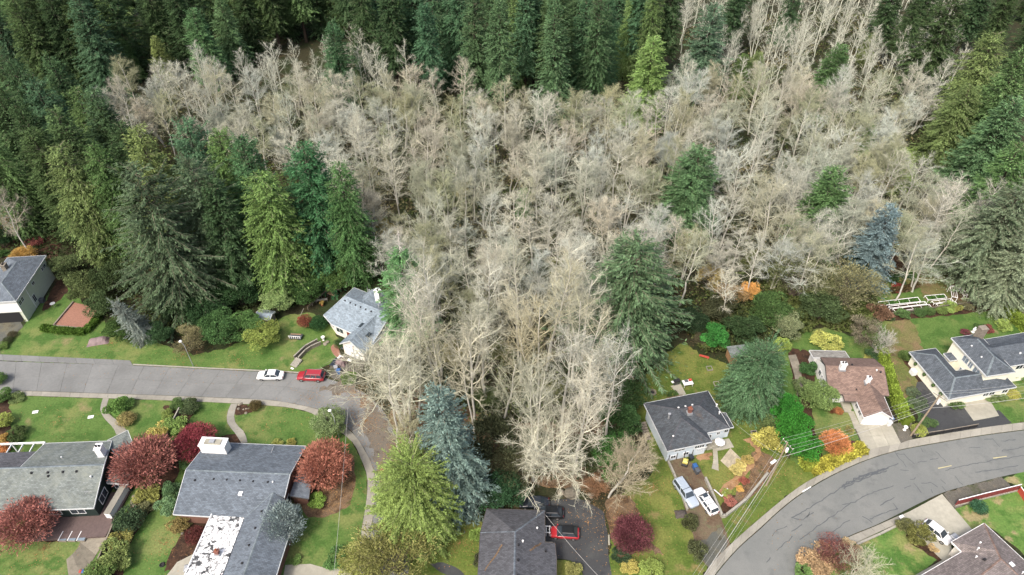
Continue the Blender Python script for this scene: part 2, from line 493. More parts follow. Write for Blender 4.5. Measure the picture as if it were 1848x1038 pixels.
# ---- lawns (thin sheets over the ground)
sheet('lawn', [(0, 600), (40, 592), (58, 566), (108, 508), (135, 530), (165, 560), (200, 590), (240, 600), (300, 625), (350, 640), (405, 630), (470, 600), (505, 575), (520, 568), (565, 565), (600, 590), (612, 615), (608, 645), (585, 664), (540, 673), (462, 669), (240, 659), (0, 652), (-60, 650), (-60, 600)], 0.02, 'm_lawn', rough=0.25)
sheet('lawn', [(-60, 712), (0, 713), (300, 723), (411, 727), (476, 731), (528, 736), (570, 749), (632, 793), (652, 829), (663, 862), (661, 907), (653, 953), (648, 1000), (636, 1075), (-60, 1075)], 0.02, 'm_lawn', rough=0.1)
sheet('lawn', [(1140, 725), (1152, 690), (1190, 648), (1235, 616), (1265, 640), (1312, 655), (1330, 700), (1352, 735), (1392, 775), (1425, 830), (1478, 858), (1431, 887), (1355, 950), (1313, 988), (1278, 1024), (1240, 1075), (1085, 1075), (1100, 1000), (1110, 930), (1128, 880), (1180, 855), (1165, 790)], 0.02, 'm_lawn_mossy', rough=0.3)
sheet('lawn', [(800, 955), (868, 930), (868, 1075), (690, 1075), (760, 1000)], 0.02, 'm_lawn_mossy', rough=0.3)
sheet('lawn', [(1000, 1010), (1030, 1012), (1050, 1030), (1062, 1075), (985, 1075)], 0.026, 'm_lawn_mossy', rough=0.08)
sheet('lawn', [(1380, 615), (1440, 600), (1490, 590), (1560, 615), (1590, 640), (1600, 700), (1600, 770), (1560, 812), (1470, 856), (1425, 830), (1420, 740), (1400, 660)], 0.022, 'm_lawn', rough=0.25)
sheet('lawn', [(1580, 575), (1640, 558), (1700, 556), (1785, 545), (1860, 600), (1880, 640), (1880, 758), (1771, 771), (1690, 785), (1610, 700), (1586, 630)], 0.02, 'm_lawn', rough=0.25)
sheet('lawn', [(1590, 620), (1604, 586), (1640, 572), (1668, 640), (1690, 700), (1640, 715), (1625, 720), (1606, 690)], 0.028, 'm_lawn_dry', rough=0.4, smooth=True)
sheet('lawn', [(1575, 545), (1600, 500), (1680, 478), (1760, 490), (1800, 460), (1900, 430), (1900, 600), (1790, 540), (1700, 552), (1600, 566)], 0.016, 'm_lawn', rough=0.4)
sheet('lawn', [(1660, 490), (1715, 486), (1725, 520), (1720, 545), (1670, 540)], 0.024, 'm_lawn_dry', rough=0.4, smooth=True)
sheet('lawn', [(1536, 980), (1628, 942), (1650, 960), (1692, 1010), (1655, 1038), (1640, 1075), (1420, 1075), (1470, 1010)], 0.02, 'm_lawn_bright', rough=0.12)
sheet('lawn', [(1722, 920), (1800, 892), (1880, 872), (1880, 1030), (1848, 1000), (1777, 944), (1752, 958)], 0.02, 'm_lawn_bright', rough=0.15)
sheet('lawn', [(1808, 866), (1848, 850), (1880, 845), (1880, 868), (1845, 880)], 0.024, 'm_lawn_bright', rough=0.15)

# ---- beds, litter, wood chips
BEDS = [
    ('m_mulch', [(95, 520), (108, 505), (122, 525), (100, 548), (78, 560)]),
    ('m_litter', [(690, 770), (760, 700), (900, 760), (1100, 760), (1140, 800), (1100, 870), (1000, 880), (900, 860), (760, 860), (700, 850)]),
    ('m_mulch', [(292, 735), (345, 738), (340, 760), (310, 800), (280, 850), (240, 905), (215, 950), (185, 1000), (160, 1040), (215, 1060), (235, 980), (290, 900), (320, 860), (330, 800), (348, 770)]),
    ('m_mulch', [(300, 1030), (330, 960), (375, 930), (380, 950), (350, 1000)]),
    ('m_mulch', [(72, 975), (110, 950), (108, 978)]),
    ('m_mulch', [(424, 731), (448, 732), (463, 738), (450, 745), (425, 750)]),
    ('m_mulch', [(398, 790), (425, 785), (436, 800), (400, 802)]),
    ('m_litter', [(545, 870), (600, 830), (632, 820), (640, 860), (632, 910), (580, 935), (545, 920)]),
    ('m_litter', [(1095, 905), (1130, 895), (1155, 930), (1150, 990), (1120, 1005), (1100, 960)]),
    ('m_mulch', [(1306, 905), (1345, 885), (1380, 850), (1385, 845), (1370, 865), (1320, 925), (1302, 930)]),
    ('m_litter', [(1360, 815), (1400, 830), (1390, 860), (1345, 905), (1325, 900), (1350, 860)]),
    ('m_woodchip', [(1300, 885), (1330, 855), (1350, 838), (1365, 818), (1358, 806), (1342, 795), (1358, 790), (1372, 812), (1362, 838), (1338, 866), (1310, 893)]),
    ('m_woodchip', [(1257, 825), (1284, 818), (1280, 828), (1262, 832)]),
    ('m_mulch', [(1423, 640), (1442, 632), (1450, 690), (1465, 740), (1475, 800), (1488, 838), (1470, 838), (1458, 800), (1450, 750), (1432, 690)]),
    ('m_mulch', [(1440, 640), (1460, 636), (1470, 690), (1450, 690)]),
    ('m_litter', [(1150, 975), (1180, 985), (1196, 1000), (1180, 998)]),
    ('m_mulch', [(1640, 975), (1648, 968), (1702, 1000), (1690, 1012)]),
    ('m_mulch', [(1630, 650), (1640, 644), (1690, 715), (1682, 722)]),
    ('m_mulch', [(1575, 555), (1650, 548), (1790, 548), (1785, 560), (1690, 572), (1590, 578)]),
    ('m_litter', [(1720, 500), (1780, 470), (1770, 540), (1725, 545)]),
    ('m_litter', [(1815, 520), (1835, 530), (1900, 600), (1880, 605), (1800, 535)]),
    ('m_mulch', [(15, 420), (100, 430), (105, 455), (90, 470), (10, 470)]),
    ('m_mulch', [(-30, 722), (12, 716), (22, 770), (30, 800), (-30, 805)]),
]
for i, (m, pts) in enumerate(BEDS):
    sheet('planting_bed_ground', pts, 0.034 + 0.001 * (i % 4), m, rough=0.22, smooth=True)

# ---- the street that runs past the pale sedan: concrete slabs
NORTH = gpts([(-60, 648), (0, 652), (120, 656), (240, 660), (400, 668), (466, 671), (540, 675), (585, 682), (622, 693), (656, 708), (690, 738), (716, 790), (728, 850), (734, 920), (738, 1000), (736, 1080)])
SOUTH = gpts([(-60, 702), (0, 704), (120, 708), (300, 714), (424, 719), (495, 723), (560, 735), (592, 747), (637, 781), (662, 818), (676, 855), (679, 880), (676, 912), (670, 952), (664, 987), (652, 1080)])
def base_strip(name, A, B, z, mat):
    A, B = catmull(A, False), catmull(B, False)
    V = [(x, y, z) for x, y in A] + [(x, y, z) for x, y in B]
    n = len(A)
    F = [(n + i, n + i + 1, i + 1, i) for i in range(n - 1)]
    return tag(link(name, mesh(name, V, F, [mat])), kind='structure')
road = base_strip('concrete_road', NORTH, SOUTH, 0.035, 'm_joint')
slabs(road, 'road_slab', NORTH, SOUTH, 4.6, 2, 0.03, 0.06, 0.018, 'm_roadslab', 3)
sheet('leaf_litter_on_road', [(640, 705), (662, 716), (690, 745), (716, 800), (728, 860), (730, 930), (700, 960), (686, 900), (684, 850), (665, 800), (650, 770), (662, 750), (650, 730)], 0.075, 'm_leafroad', rough=0.5)
sheet('leaf_litter_on_road', [(612, 690), (640, 698), (640, 712), (600, 712), (575, 702)], 0.072, 'm_leafroad', rough=0.5)
INNER = gpts([(-60, 712), (0, 713), (120, 717), (300, 723), (411, 728), (476, 732), (528, 737), (570, 750), (632, 794), (652, 830), (663, 863), (661, 908), (653, 954), (650, 988), (638, 1080)])
SOUTHW = gpts([(-60, 703), (0, 705), (120, 709), (300, 715), (424, 720), (495, 724), (560, 736), (592, 748), (637, 783), (662, 820), (676, 856), (676, 912), (670, 952), (663, 988), (651, 1080)])
walk = base_strip('sidewalk', SOUTHW, INNER, 0.04, 'm_joint')
slabs(walk, 'sidewalk_slab', SOUTHW, INNER, 1.7, 1, 0.03, 0.15, 0.012, 'm_walk', 5)
# kerb and concrete apron on the far side
kb = MB()
for a, b in zip(catmull(gpts([(240, 659), (400, 667), (466, 670), (540, 674), (583, 681)]), False)[:-1], catmull(gpts([(240, 659), (400, 667), (466, 670), (540, 674), (583, 681)]), False)[1:]):
    d = Vector((b[0] - a[0], b[1] - a[1])).normalized(); nx, ny = -d.y * .2, d.x * .2
    kb.prism([(a[0], a[1]), (b[0], b[1]), (b[0] + nx, b[1] + ny), (a[0] + nx, a[1] + ny)], 0.0, 0.14)
tag(kb.build('kerb', 'm_kerb'), kind='structure')
ap = base_strip('concrete_apron', gpts([(-60, 637), (0, 640), (235, 651)]), gpts([(-60, 649), (0, 651), (240, 660)]), 0.045, 'm_joint')
slabs(ap, 'apron_slab', gpts([(-60, 637), (0, 640), (235, 651)]), gpts([(-60, 649), (0, 651), (240, 660)]), 3.4, 1, 0.03, 0.085, 0.015, 'm_roadslab', 8)

# ---- the curving asphalt road
RN = gpts([(1255, 1090), (1290, 1040), (1330, 993), (1372, 955), (1410, 920), (1448, 891), (1500, 860), (1562, 832), (1625, 813), (1700, 799), (1771, 787), (1848, 777), (1920, 768)])
RS = gpts([(1395, 1090), (1432, 1040), (1458, 1012), (1486, 992), (1536, 966), (1580, 948), (1621, 928), (1660, 908), (1702, 889), (1755, 874), (1810, 860), (1848, 852), (1920, 838)])
aroad = base_strip('asphalt_road', RN, RS, 0.035, 'm_asphalt')
z7 = lambda pts: gpts([(1380 + x / 3.07, 700 + y / 3.07) for x, y in pts])
CRACK = [[(150, 720), (250, 665), (330, 615), (420, 555), (520, 500), (620, 460), (690, 440)], [(150, 720), (210, 735), (250, 690)], [(190, 845), (290, 770), (420, 680), (480, 640), (560, 600), (650, 560), (710, 545)],
         [(430, 650), (470, 640)], [(640, 650), (720, 605)], [(540, 715), (600, 750)], [(580, 730), (700, 680), (735, 670)], [(710, 635), (735, 675)], [(725, 360), (785, 440)], [(770, 365), (830, 425)], [(730, 365), (775, 370)],
         [(740, 420), (690, 440)], [(865, 335), (875, 355)], [(850, 415), (900, 405)], [(950, 355), (1005, 412)], [(910, 395), (960, 390)], [(750, 455), (800, 460)], [(825, 530), (865, 580)], [(870, 530), (920, 525), (960, 550)],
         [(1000, 462), (1060, 440), (1140, 425), (1230, 410), (1300, 395), (1437, 375)], [(1050, 490), (1095, 540)], [(1170, 470), (1260, 455), (1350, 440), (1400, 430)], [(1310, 350), (1380, 338), (1437, 330)],
         [(1260, 285), (1300, 325)], [(1215, 290), (1270, 285)], [(1310, 297), (1390, 288)], [(770, 555), (815, 545)], [(805, 510), (840, 500)], [(975, 505), (1000, 530)], [(980, 545), (1000, 570)], [(920, 560), (935, 585)],
         [(70, 900), (155, 825)], [(45, 820), (70, 790), (120, 770)], [(300, 860), (400, 780), (470, 730)], [(1130, 335), (1190, 330)], [(10, 970), (35, 945)], [(150, 800), (210, 760)], [(230, 715), (270, 690)]]
for i, cpts in enumerate(CRACK):
    mb = MB(); ribbon(mb, z7(cpts), 0.13, 0.042, i, 0.12)
    mb.build('crack_sealant', 'm_tar', aroad)
for i, off in enumerate((-4, 4, 10)):
    mb = MB(); ribbon(mb, z7([(430, 545 + off), (500, 510 + off), (560, 488 + off), (620, 470 + off), (680, 446 + off)]), 0.2, 0.0425 + i * .0005, 50 + i, 0.2)
    mb.build('crack_sealant', 'm_tar', aroad)
for a, b in (((960, 447), (1035, 432)), ((1265, 391), (1340, 380))):
    mb = MB(); ribbon(mb, z7([a, b]), 0.16, 0.044)
    mb.build('lane_marking', 'm_yellow', aroad)
mb = MB(); ribbon(mb, z7([(207, 580), (255, 551)]), 0.18, 0.153); mb.build('kerb_marking', 'm_white', aroad)
SWO = gpts([(1258, 1060), (1280, 1022), (1313, 988), (1355, 950), (1431, 887), (1480, 857), (1562, 815), (1624, 801), (1650, 793), (1771, 773), (1848, 763), (1920, 755)])
RNk = gpts([(1255, 1089), (1289, 1039), (1329, 992), (1371, 954), (1409, 919), (1447, 890), (1499, 859), (1562, 831), (1625, 812), (1700, 798), (1771, 786), (1848, 776), (1920, 767)])
def strip2(name, A, B, z, mat, n=60):
    A, B = catmull(A, False), catmull(B, False); da, db = along(A), along(B)
    V, F = [], []
    for i in range(n + 1):
        a, b = at(A, da, da[-1] * i / n), at(B, db, db[-1] * i / n)
        V += [(a[0], a[1], z), (b[0], b[1], z)]
    for i in range(n): F.append((2 * i, 2 * i + 1, 2 * i + 3, 2 * i + 2))
    return tag(link(name, mesh(name, V, F, [mat])), kind='structure')
w2 = strip2('sidewalk', SWO, RNk, 0.042, 'm_joint')
slabs(w2, 'sidewalk_slab', SWO, RNk, 1.9, 1, 0.03, 0.15, 0.012, 'm_walk', 9)
A3, B3 = gpts([(1484, 993), (1536, 968), (1580, 950), (1622, 931)]), gpts([(1496, 1003), (1545, 980), (1588, 960), (1630, 941)])
w3 = strip2('sidewalk', A3, B3, 0.042, 'm_joint')
slabs(w3, 'sidewalk_slab', A3, B3, 1.8, 1, 0.03, 0.15, 0.012, 'm_walk', 10)

# ---- drives and paths
sheet('driveway', [(-60, 578), (34, 572), (42, 590), (32, 600), (0, 622), (0, 640), (-60, 640)], 0.05, 'm_oldblacktop', rough=0.08)
sheet('driveway', [(585, 676), (612, 645), (640, 628), (665, 640), (655, 665), (640, 690), (622, 692)], 0.052, 'm_gravel', rough=0.1)
sheet('driveway', [(985, 905), (1035, 898), (1060, 905), (1090, 925), (1096, 960), (1098, 1000), (1108, 1075), (1062, 1075), (1050, 1030), (1030, 1012), (1002, 1008), (985, 1000)], 0.045, 'm_blacktop', rough=0.06)
sheet('driveway', [(1208, 832), (1232, 826), (1262, 842), (1270, 860), (1302, 935), (1318, 985), (1278, 1025), (1258, 1000), (1240, 925), (1222, 880)], 0.046, 'm_dirtdrive', rough=0.1)
sheet('driveway', [(1258, 985), (1300, 950), (1316, 985), (1276, 1024)], 0.05, 'm_oldblacktop', rough=0.2)
DG = gpts([(1540, 765), (1608, 765), (1627, 803), (1563, 816)])
dg = sheet('driveway', [(1538, 764), (1610, 764), (1628, 804), (1561, 817)], 0.03, 'm_joint')
slabs(dg, 'driveway_slab', [DG[0], DG[3]], [DG[1], DG[2]], 2.6, 3, 0.03, 0.09, 0.012, 'm_concrete', 21)
sheet('driveway', [(1655, 690), (1672, 688), (1698, 715), (1732, 726), (1740, 735), (1758, 757), (1802, 740), (1826, 764), (1764, 776), (1660, 788), (1665, 760), (1650, 710)], 0.047, 'm_blacktop', rough=0.04)
sheet('driveway', [(1733, 727), (1782, 716), (1803, 751), (1757, 760)], 0.055, 'm_concrete')
sheet('driveway', [(1609, 765), (1632, 762), (1650, 790), (1628, 802)], 0.04, 'm_gravel', rough=0.1)
DI = gpts([(1622, 930), (1698, 892), (1748, 950), (1720, 995)])
di = sheet('driveway', [(1622, 932), (1640, 924), (1700, 892), (1722, 918), (1755, 957), (1716, 985), (1722, 1005), (1705, 1016), (1688, 1000), (1650, 962)], 0.05, 'm_concrete')
sheet('driveway', [(1648, 1040), (1720, 1000), (1732, 1008), (1690, 1075), (1645, 1075)], 0.046, 'm_concrete')
sheet('gravel_verge', [(1700, 890), (1760, 872), (1808, 862), (1825, 880), (1775, 900), (1722, 918)], 0.044, 'm_gravel', rough=0.2)
def path(name, left, right, ln, mat='m_walk', seed=1, z=0.07):
    L, R = gpts(left), gpts(right)
    o = strip2(name, L, R, 0.045, 'm_joint', 24)
    slabs(o, 'path_slab', L, R, ln, 1, 0.03, z, 0.012, mat, seed)
path('garden_path', [(186, 719), (181, 738), (188, 755), (204, 772), (210, 785)], [(197, 719), (192, 738), (200, 750), (220, 765), (230, 780)], 1.3, seed=31)
path('garden_path', [(417, 729), (410, 747), (411, 765), (425, 783), (436, 801)], [(429, 729), (423, 748), (426, 765), (441, 780), (447, 799)], 1.3, seed=32)
path('garden_path', [(1422, 642), (1430, 665), (1436, 690), (1438, 715)], [(1436, 640), (1444, 662), (1448, 690), (1450, 712)], 1.6, 'm_stone', 33)
path('garden_path', [(1286, 810), (1287, 830), (1284, 846)], [(1294, 808), (1296, 830), (1297, 850)], 1.1, 'm_concrete', 34)
path('garden_path', [(1530, 745), (1535, 755), (1542, 775)], [(1540, 742), (1546, 755), (1555, 772)], 1.0, 'm_concrete', 35)
path('garden_path', [(120, 1010), (140, 990), (152, 960), (165, 955)], [(125, 1050), (155, 1030), (175, 1000), (205, 950)], 1.2, 'm_stone', 36)
sheet('garden_path', [(285, 1060), (320, 1015), (352, 998), (358, 1010), (340, 1050), (330, 1070)], 0.05, 'm_concrete', rough=0.05)
sheet('driveway', [(515, 1020), (560, 1018), (585, 1025), (648, 1022), (640, 1080), (505, 1080)], 0.052, 'm_concrete')
sheet('garden_path', [(775, 1018), (800, 1015), (830, 1028), (845, 1050), (860, 1075), (820, 1075), (810, 1040), (790, 1030)], 0.05, 'm_blacktop', rough=0.1)
sheet('garden_path', [(597, 628), (606, 620), (612, 632), (614, 645), (604, 642)], 0.06, 'm_rustpath', smooth=True)
# paving pad beside the blue house: five by five flags
padq = gpts([(1300, 832), (1318, 809), (1338, 829), (1320, 850)])
pad = sheet('paved_pad', [(1300, 832), (1318, 809), (1338, 829), (1320, 850)], 0.03, 'm_joint')
slabs(pad, 'paving_flag', [padq[0], padq[1]], [padq[3], padq[2]], hypot(padq[1][0] - padq[0][0], padq[1][1] - padq[0][1]) / 5, 5, 0.03, 0.1, 0.015, 'm_paver', 41)
# bare square plot with a low wall, left of the big spruces
sq = gpts([(133, 546), (183, 557), (150, 594), (97, 589)])
sheet('bare_plot', [(133, 546), (183, 557), (150, 594), (97, 589)], 0.06, 'm_rustpath')
mb = MB()
for a, b in ((sq[3], sq[0]), (sq[3], sq[2])):
    d = Vector((b[0] - a[0], b[1] - a[1])).normalized(); nx, ny = -d.y * .12, d.x * .12
    mb.prism(ccw([(a[0] - nx, a[1] - ny), (b[0] - nx, b[1] - ny), (b[0] + nx, b[1] + ny), (a[0] + nx, a[1] + ny)]), 0, 0.35 + .01 * len(mb.V) / 8)
tag(mb.build('plot_kerb', 'm_oldwood'), 'weathered timber edging round the bare square plot', 'edging')
# ------------------------------------------------------------------ plants: mesh builders
def unit(a): return a / np.maximum(1e-9, np.linalg.norm(a, axis=1, keepdims=True))

def cards(pos, d, nrm, L, W, mid=0.45):
    """one pointed leaf per row: base, side, tip, side"""
    d = unit(d); s = unit(np.cross(d, nrm)); L = np.asarray(L)[:, None]; W = np.asarray(W)[:, None]
    a = pos; t = pos + d * L; m = pos + d * L * mid
    V = np.stack([a, m - s * W / 2, t, m + s * W / 2], 1).reshape(-1, 3)
    n = len(pos)
    F = np.arange(4 * n).reshape(n, 4)
    return V, F

def spikes(p0, p1, wid):
    """thin pointed twigs, one triangle each"""
    d = unit(p1 - p0); r = np.random.default_rng(len(p0)).normal(size=p0.shape); s = unit(np.cross(d, r)) * (np.asarray(wid)[:, None] / 2)
    V = np.stack([p0 - s, p0 + s, p1], 1).reshape(-1, 3)
    return V, np.arange(3 * len(p0)).reshape(-1, 3)

class NB:
    """numpy mesh collector with several materials"""
    def __init__(s): s.V, s.F, s.M, s.n = [], [], [], 0
    def add(s, V, F, mi):
        s.V.append(V); s.F += (F + s.n).tolist(); s.M += [mi] * len(F); s.n += len(V)
    def tubes(s, p0, p1, r0, r1, mi, k=3):
        p0, p1 = np.asarray(p0, float), np.asarray(p1, float); r0, r1 = np.asarray(r0)[:, None], np.asarray(r1)[:, None]
        d = unit(p1 - p0); ref = np.where(np.abs(d[:, 2:3]) < 0.9, [[0, 0, 1.0]], [[1.0, 0, 0]])
        a = unit(np.cross(d, ref)); b = np.cross(d, a)
        rings = []
        for p, r in ((p0, r0), (p1, r1)):
            for i in range(k):
                t = 2 * pi * i / k
                rings.append(p + a * r * cos(t) + b * r * sin(t))
        V = np.stack(rings, 1).reshape(-1, 3); n = len(p0)
        base = (np.arange(n) * 2 * k)[:, None]
        F = np.concatenate([base + np.array([[i, (i + 1) % k, k + (i + 1) % k, k + i]]) for i in range(k)], 0)
        s.add(V, F, mi)
    def mesh(s, name, mats):
        return mesh(name, np.concatenate(s.V).tolist(), s.F, mats, s.M)

def bare_tree(seed, h=18.0, r=4.2, base=0.34, nl=17, spread=1.0, twigs=15, lean=(0, 0), wide=1.0, forks=0, tw=0.03, nb=11):
    """leafless tree: trunk mesh, and a crown mesh of limbs (0) and twigs (1)"""
    g = np.random.default_rng(seed)
    N = 9
    zs = np.linspace(0, h * 0.9, N)
    wob = np.cumsum(g.normal(0, 0.13, (N, 2)), 0)
    tp = np.column_stack([wob[:, 0] + lean[0] * zs, wob[:, 1] + lean[1] * zs, zs])
    tp -= np.array([tp[0, 0], tp[0, 1], 0])
    tr = np.linspace(0.17, 0.035, N) * h / 18 * wide
    T = NB(); T.tubes(tp[:-1], tp[1:], tr[:-1], tr[1:], 0, 6)
    stems = [(tp, tr)]
    for fk in range(forks):
        az = g.uniform(0, 2 * pi); sp = g.uniform(0.1, 0.2)
        fp = tp.copy(); fp[:, 0] += cos(az) * (0.15 + sp * zs); fp[:, 1] += sin(az) * (0.15 + sp * zs); fp[:, 2] *= g.uniform(0.8, 0.97)
        T.tubes(fp[:-1], fp[1:], tr[:-1] * .8, tr[1:] * .8, 0, 5); stems.append((fp, tr * .8))
    Cb = NB()
    t0, t1 = [], []
    for tp_, tr_ in stems:
        q0, q1, qa, qb = [], [], [], []
        for i in range(nl):
            f = base + (0.97 - base) * ((i + g.uniform(0, 1)) / nl)
            k = min(N - 2, int(f * (N - 1))); u = f * (N - 1) - k
            p = tp_[k] * (1 - u) + tp_[k + 1] * u
            az = i * 2.4 + g.uniform(-0.5, 0.5)
            el = radians(g.uniform(8, 36)) + f * 0.45
            top = max(0.42, 1 - max(0, f - 0.6) * 1.4)
            Ln = r * g.uniform(0.8, 1.2) * spread * top
            d = np.array([cos(az) * cos(el), sin(az) * cos(el), sin(el)])
            pts = [p]; segs = 5
            for s_ in range(segs):
                d = d + np.array([0, 0, 0.1]) + g.normal(0, 0.15, 3); d /= np.linalg.norm(d)
                pts.append(pts[-1] + d * Ln / segs)
            rad = np.linspace(0.058, 0.015, segs + 1) * h / 18 * (0.6 + 0.4 * top)
            q0 += pts[:-1]; q1 += pts[1:]; qa += rad[:-1].tolist(); qb += rad[1:].tolist()
            for j in range(nb):
                v = 0.22 + 0.78 * (j + g.uniform(0, 1)) / nb
                kk = min(segs - 1, int(v * segs)); uu = v * segs - kk
                bp = pts[kk] * (1 - uu) + pts[kk + 1] * uu
                bd = unit((pts[kk + 1] - pts[kk])[None])[0] + g.normal(0, 0.62, 3) + np.array([0, 0, 0.12]); bd /= np.linalg.norm(bd)
                bl = Ln * g.uniform(0.22, 0.42)
                bpts = [bp]
                for s_ in range(2):
                    bd = bd + g.normal(0, 0.2, 3) + np.array([0, 0, 0.08]); bd /= np.linalg.norm(bd)
                    bpts.append(bpts[-1] + bd * bl / 2)
                q0 += bpts[:-1]; q1 += bpts[1:]; qa += [0.017, 0.012]; qb += [0.012, 0.006]
                m = twigs
                w_ = g.uniform(0.1, 1.0, m) * 2
                kk2 = np.minimum(1, w_.astype(int)); uu2 = (w_ - kk2)[:, None]
                B = np.array(bpts)
                o = B[kk2] * (1 - uu2) + B[kk2 + 1] * uu2
                td = bd[None] * 0.7 + g.normal(0, 0.6, (m, 3)) + np.array([[0, 0, 0.15]])
                t0.append(o); t1.append(o + unit(td) * g.uniform(0.4, 1.15, (m, 1)) * h / 18)
        Cb.tubes(q0, q1, qa, qb, 0, 3)
    t0 = np.concatenate(t0); t1 = np.concatenate(t1)
    V, F = spikes(t0, t1, g.uniform(0.6, 1.2, len(t0)) * tw)
    Cb.add(V, F, 1)
    return T.mesh('trunk', ['m_barkpale']), Cb.mesh('crown', ['m_limb', 'm_twig'])

def conifer(seed, h=28.0, r=4.5, kind='fir'):
    """evergreen: trunk mesh, and a crown mesh of needle sprays (0) and bare branch wood (1)"""
    g = np.random.default_rng(seed)
    K = dict(fir=(0.05, 460, 0.5, 0.16, 0.34, 0.30, 0.55, 0.66, 0.23), cedar=(0.03, 480, 0.44, 0.05, 0.6, 0.95, 0.5, 0.6, 0.2), spruce=(0.05, 380, 0.5, 0.18, 0.55, 0.7, 0.5, 0.72, 0.22),
             dome=(0.02, 760, 0.38, 0.1, 0.3, 0.55, 0.5, 0.5, 0.19), blue=(0.02, 420, 0.52, 0.1, 0.3, 0.2, 0.5, 0.62, 0.24), tall=(0.26, 380, 0.42, 0.1, 0.4, 0.4, 0.55, 0.72, 0.26))[kind]
    zb, nb, pw, e0, dr, hang, step, ln, wd = K
    az = np.arange(nb) * 2.39996 + g.uniform(-0.6, 0.6, nb)
    u = (np.arange(nb) + g.uniform(0, 1, nb)) / nb
    u = 1 - (1 - u) ** (1 / 1.35) if kind not in ('tall',) else u     # more branches low down, where the crown is wide
    z = h * (zb + (0.985 - zb) * u)
    lobe = 1 + 0.2 * np.sin(az * 3 + seed + z * .25) + 0.16 * np.sin(az * 5 + z * 0.9 + seed)
    L = (r * (1 - u) ** pw * lobe * g.uniform(0.78, 1.08, nb) + 0.25)
    if kind == 'dome': L = r * np.sqrt(np.clip(1 - np.abs(u * 1.15 - 0.15) ** 2.2, 0.01, 1)) * (1 + 0.08 * np.sin(az * 4 + z) + 0.06 * np.sin(az * 7 - z * 2)) * g.uniform(0.84, 1.04, nb) * 0.92
    if kind in ('cedar', 'tall'): L *= np.clip(0.55 + u * 3.0, 0, 1)
    if kind == 'spruce': L *= np.where(g.uniform(0, 1, nb) < 0.12, 1.22, 1.0)
    el = e0 + 0.75 * u ** 2 + g.normal(0, 0.2, nb)
    T = NB()
    zs = np.linspace(0, h, 8); tr = np.linspace(0.36, 0.02, 8) * h / 28
    tp = np.column_stack([np.zeros(8), np.zeros(8), zs]); T.tubes(tp[:-1], tp[1:], tr[:-1], tr[1:], 0, 6)
    pos, dire, nrm, LL, WW, b0, b1, br = [], [], [], [], [], [], [], []
    for i in range(nb):
        Li = L[i]; c, s = cos(az[i]), sin(az[i])
        m = max(6, int(Li / step * 10.0))
        t = np.sort(g.uniform(0.12, 1.0, m))
        up = Li * (tan(el[i]) * t - dr * t * t)
        if kind in ('spruce', 'cedar'): up += Li * 0.16 * t ** 4
        ctr = np.column_stack([c * Li * t, s * Li * t, z[i] + up])
        side = g.choice([-1, 1], m) * g.uniform(0.15, 1.0, m)
        out = np.column_stack([c + 0 * t, s + 0 * t, (tan(el[i]) - 2 * dr * t)])
        d = out * g.uniform(0.45, 1.0, (m, 1)) + np.column_stack([-s * side, c * side, -hang * g.uniform(-0.2, 1.3, m)])
        pos.append(ctr + g.normal(0, 0.05, (m, 3))); dire.append(d)
        nrm.append(np.column_stack([g.normal(0, 0.3, m), g.normal(0, 0.3, m), np.ones(m)]) + (g.normal(0, 0.5, (m, 3)) if kind == 'cedar' else 0))
        taper = (0.55 + 0.45 * np.minimum(1, Li / r)) * (1.1 - 0.35 * t)
        LL.append(ln * taper * g.uniform(0.7, 1.25, m)); WW.append(wd * .7 * taper * g.uniform(0.8, 1.4, m))
        if g.uniform() < {'spruce': 1.0, 'fir': 0.5, 'tall': 0.6}.get(kind, 0.35):
            tt = np.array([0, .35, .7, 1.0]); uu = Li * (tan(el[i]) * tt - dr * tt * tt)
            if kind in ('spruce', 'cedar'): uu += Li * 0.16 * tt ** 4
            pp = np.column_stack([c * Li * tt, s * Li * tt, z[i] + uu + 0.04])
            b0.append(pp[:-1]); b1.append(pp[1:]); br.append(np.array([.05, .035, .02]))
    # fine growth over the outside of the crown
    ns = {'dome': 6800, 'cedar': 6600, 'fir': 5800, 'blue': 5000, 'spruce': 4600, 'tall': 4800}[kind]
    k = g.integers(0, nb, ns); tt = g.uniform(0.62, 1.02, ns); aa = az[k] + g.normal(0, 0.28, ns); zz = z[k] + g.normal(0, 0.45, ns)
    uu = L[k] * (np.tan(el[k]) * tt - dr * tt * tt); rr_ = L[k] * tt * g.uniform(0.86, 1.0, ns)
    pos.append(np.column_stack([np.cos(aa) * rr_, np.sin(aa) * rr_, np.clip(zz + uu, 0.3, h)]))
    dire.append(np.column_stack([np.cos(aa), np.sin(aa), -hang * g.uniform(0, 1.2, ns)]) + g.normal(0, 0.45, (ns, 3)))
    nrm.append(np.column_stack([np.cos(aa) * .5, np.sin(aa) * .5, np.ones(ns)]) + g.normal(0, 0.45, (ns, 3)))
    LL.append(ln * .8 * g.uniform(0.6, 1.2, ns)); WW.append(wd * .68 * g.uniform(0.7, 1.3, ns))
    # leader tuft
    m = 14
    pos.append(np.column_stack([np.zeros(m), np.zeros(m), h * 0.985 + np.linspace(-0.6, 0.2, m)])); a = g.uniform(0, 2 * pi, m)
    dire.append(np.column_stack([np.cos(a) * .5, np.sin(a) * .5, np.ones(m)])); nrm.append(np.column_stack([np.cos(a + 1), np.sin(a + 1), 0 * a])); LL.append(np.full(m, .7)); WW.append(np.full(m, .22))
    Cb = NB()
    V, F = cards(np.concatenate(pos), np.concatenate(dire), np.concatenate(nrm), np.concatenate(LL), np.concatenate(WW))
    Cb.add(V, F, 0)
    r0 = np.concatenate(br); Cb.tubes(np.concatenate(b0), np.concatenate(b1), r0, r0 * .6, 1, 3)
    return T.mesh('trunk', ['m_barkdark']), Cb.mesh('crown', ['m_needle', 'm_stick'])

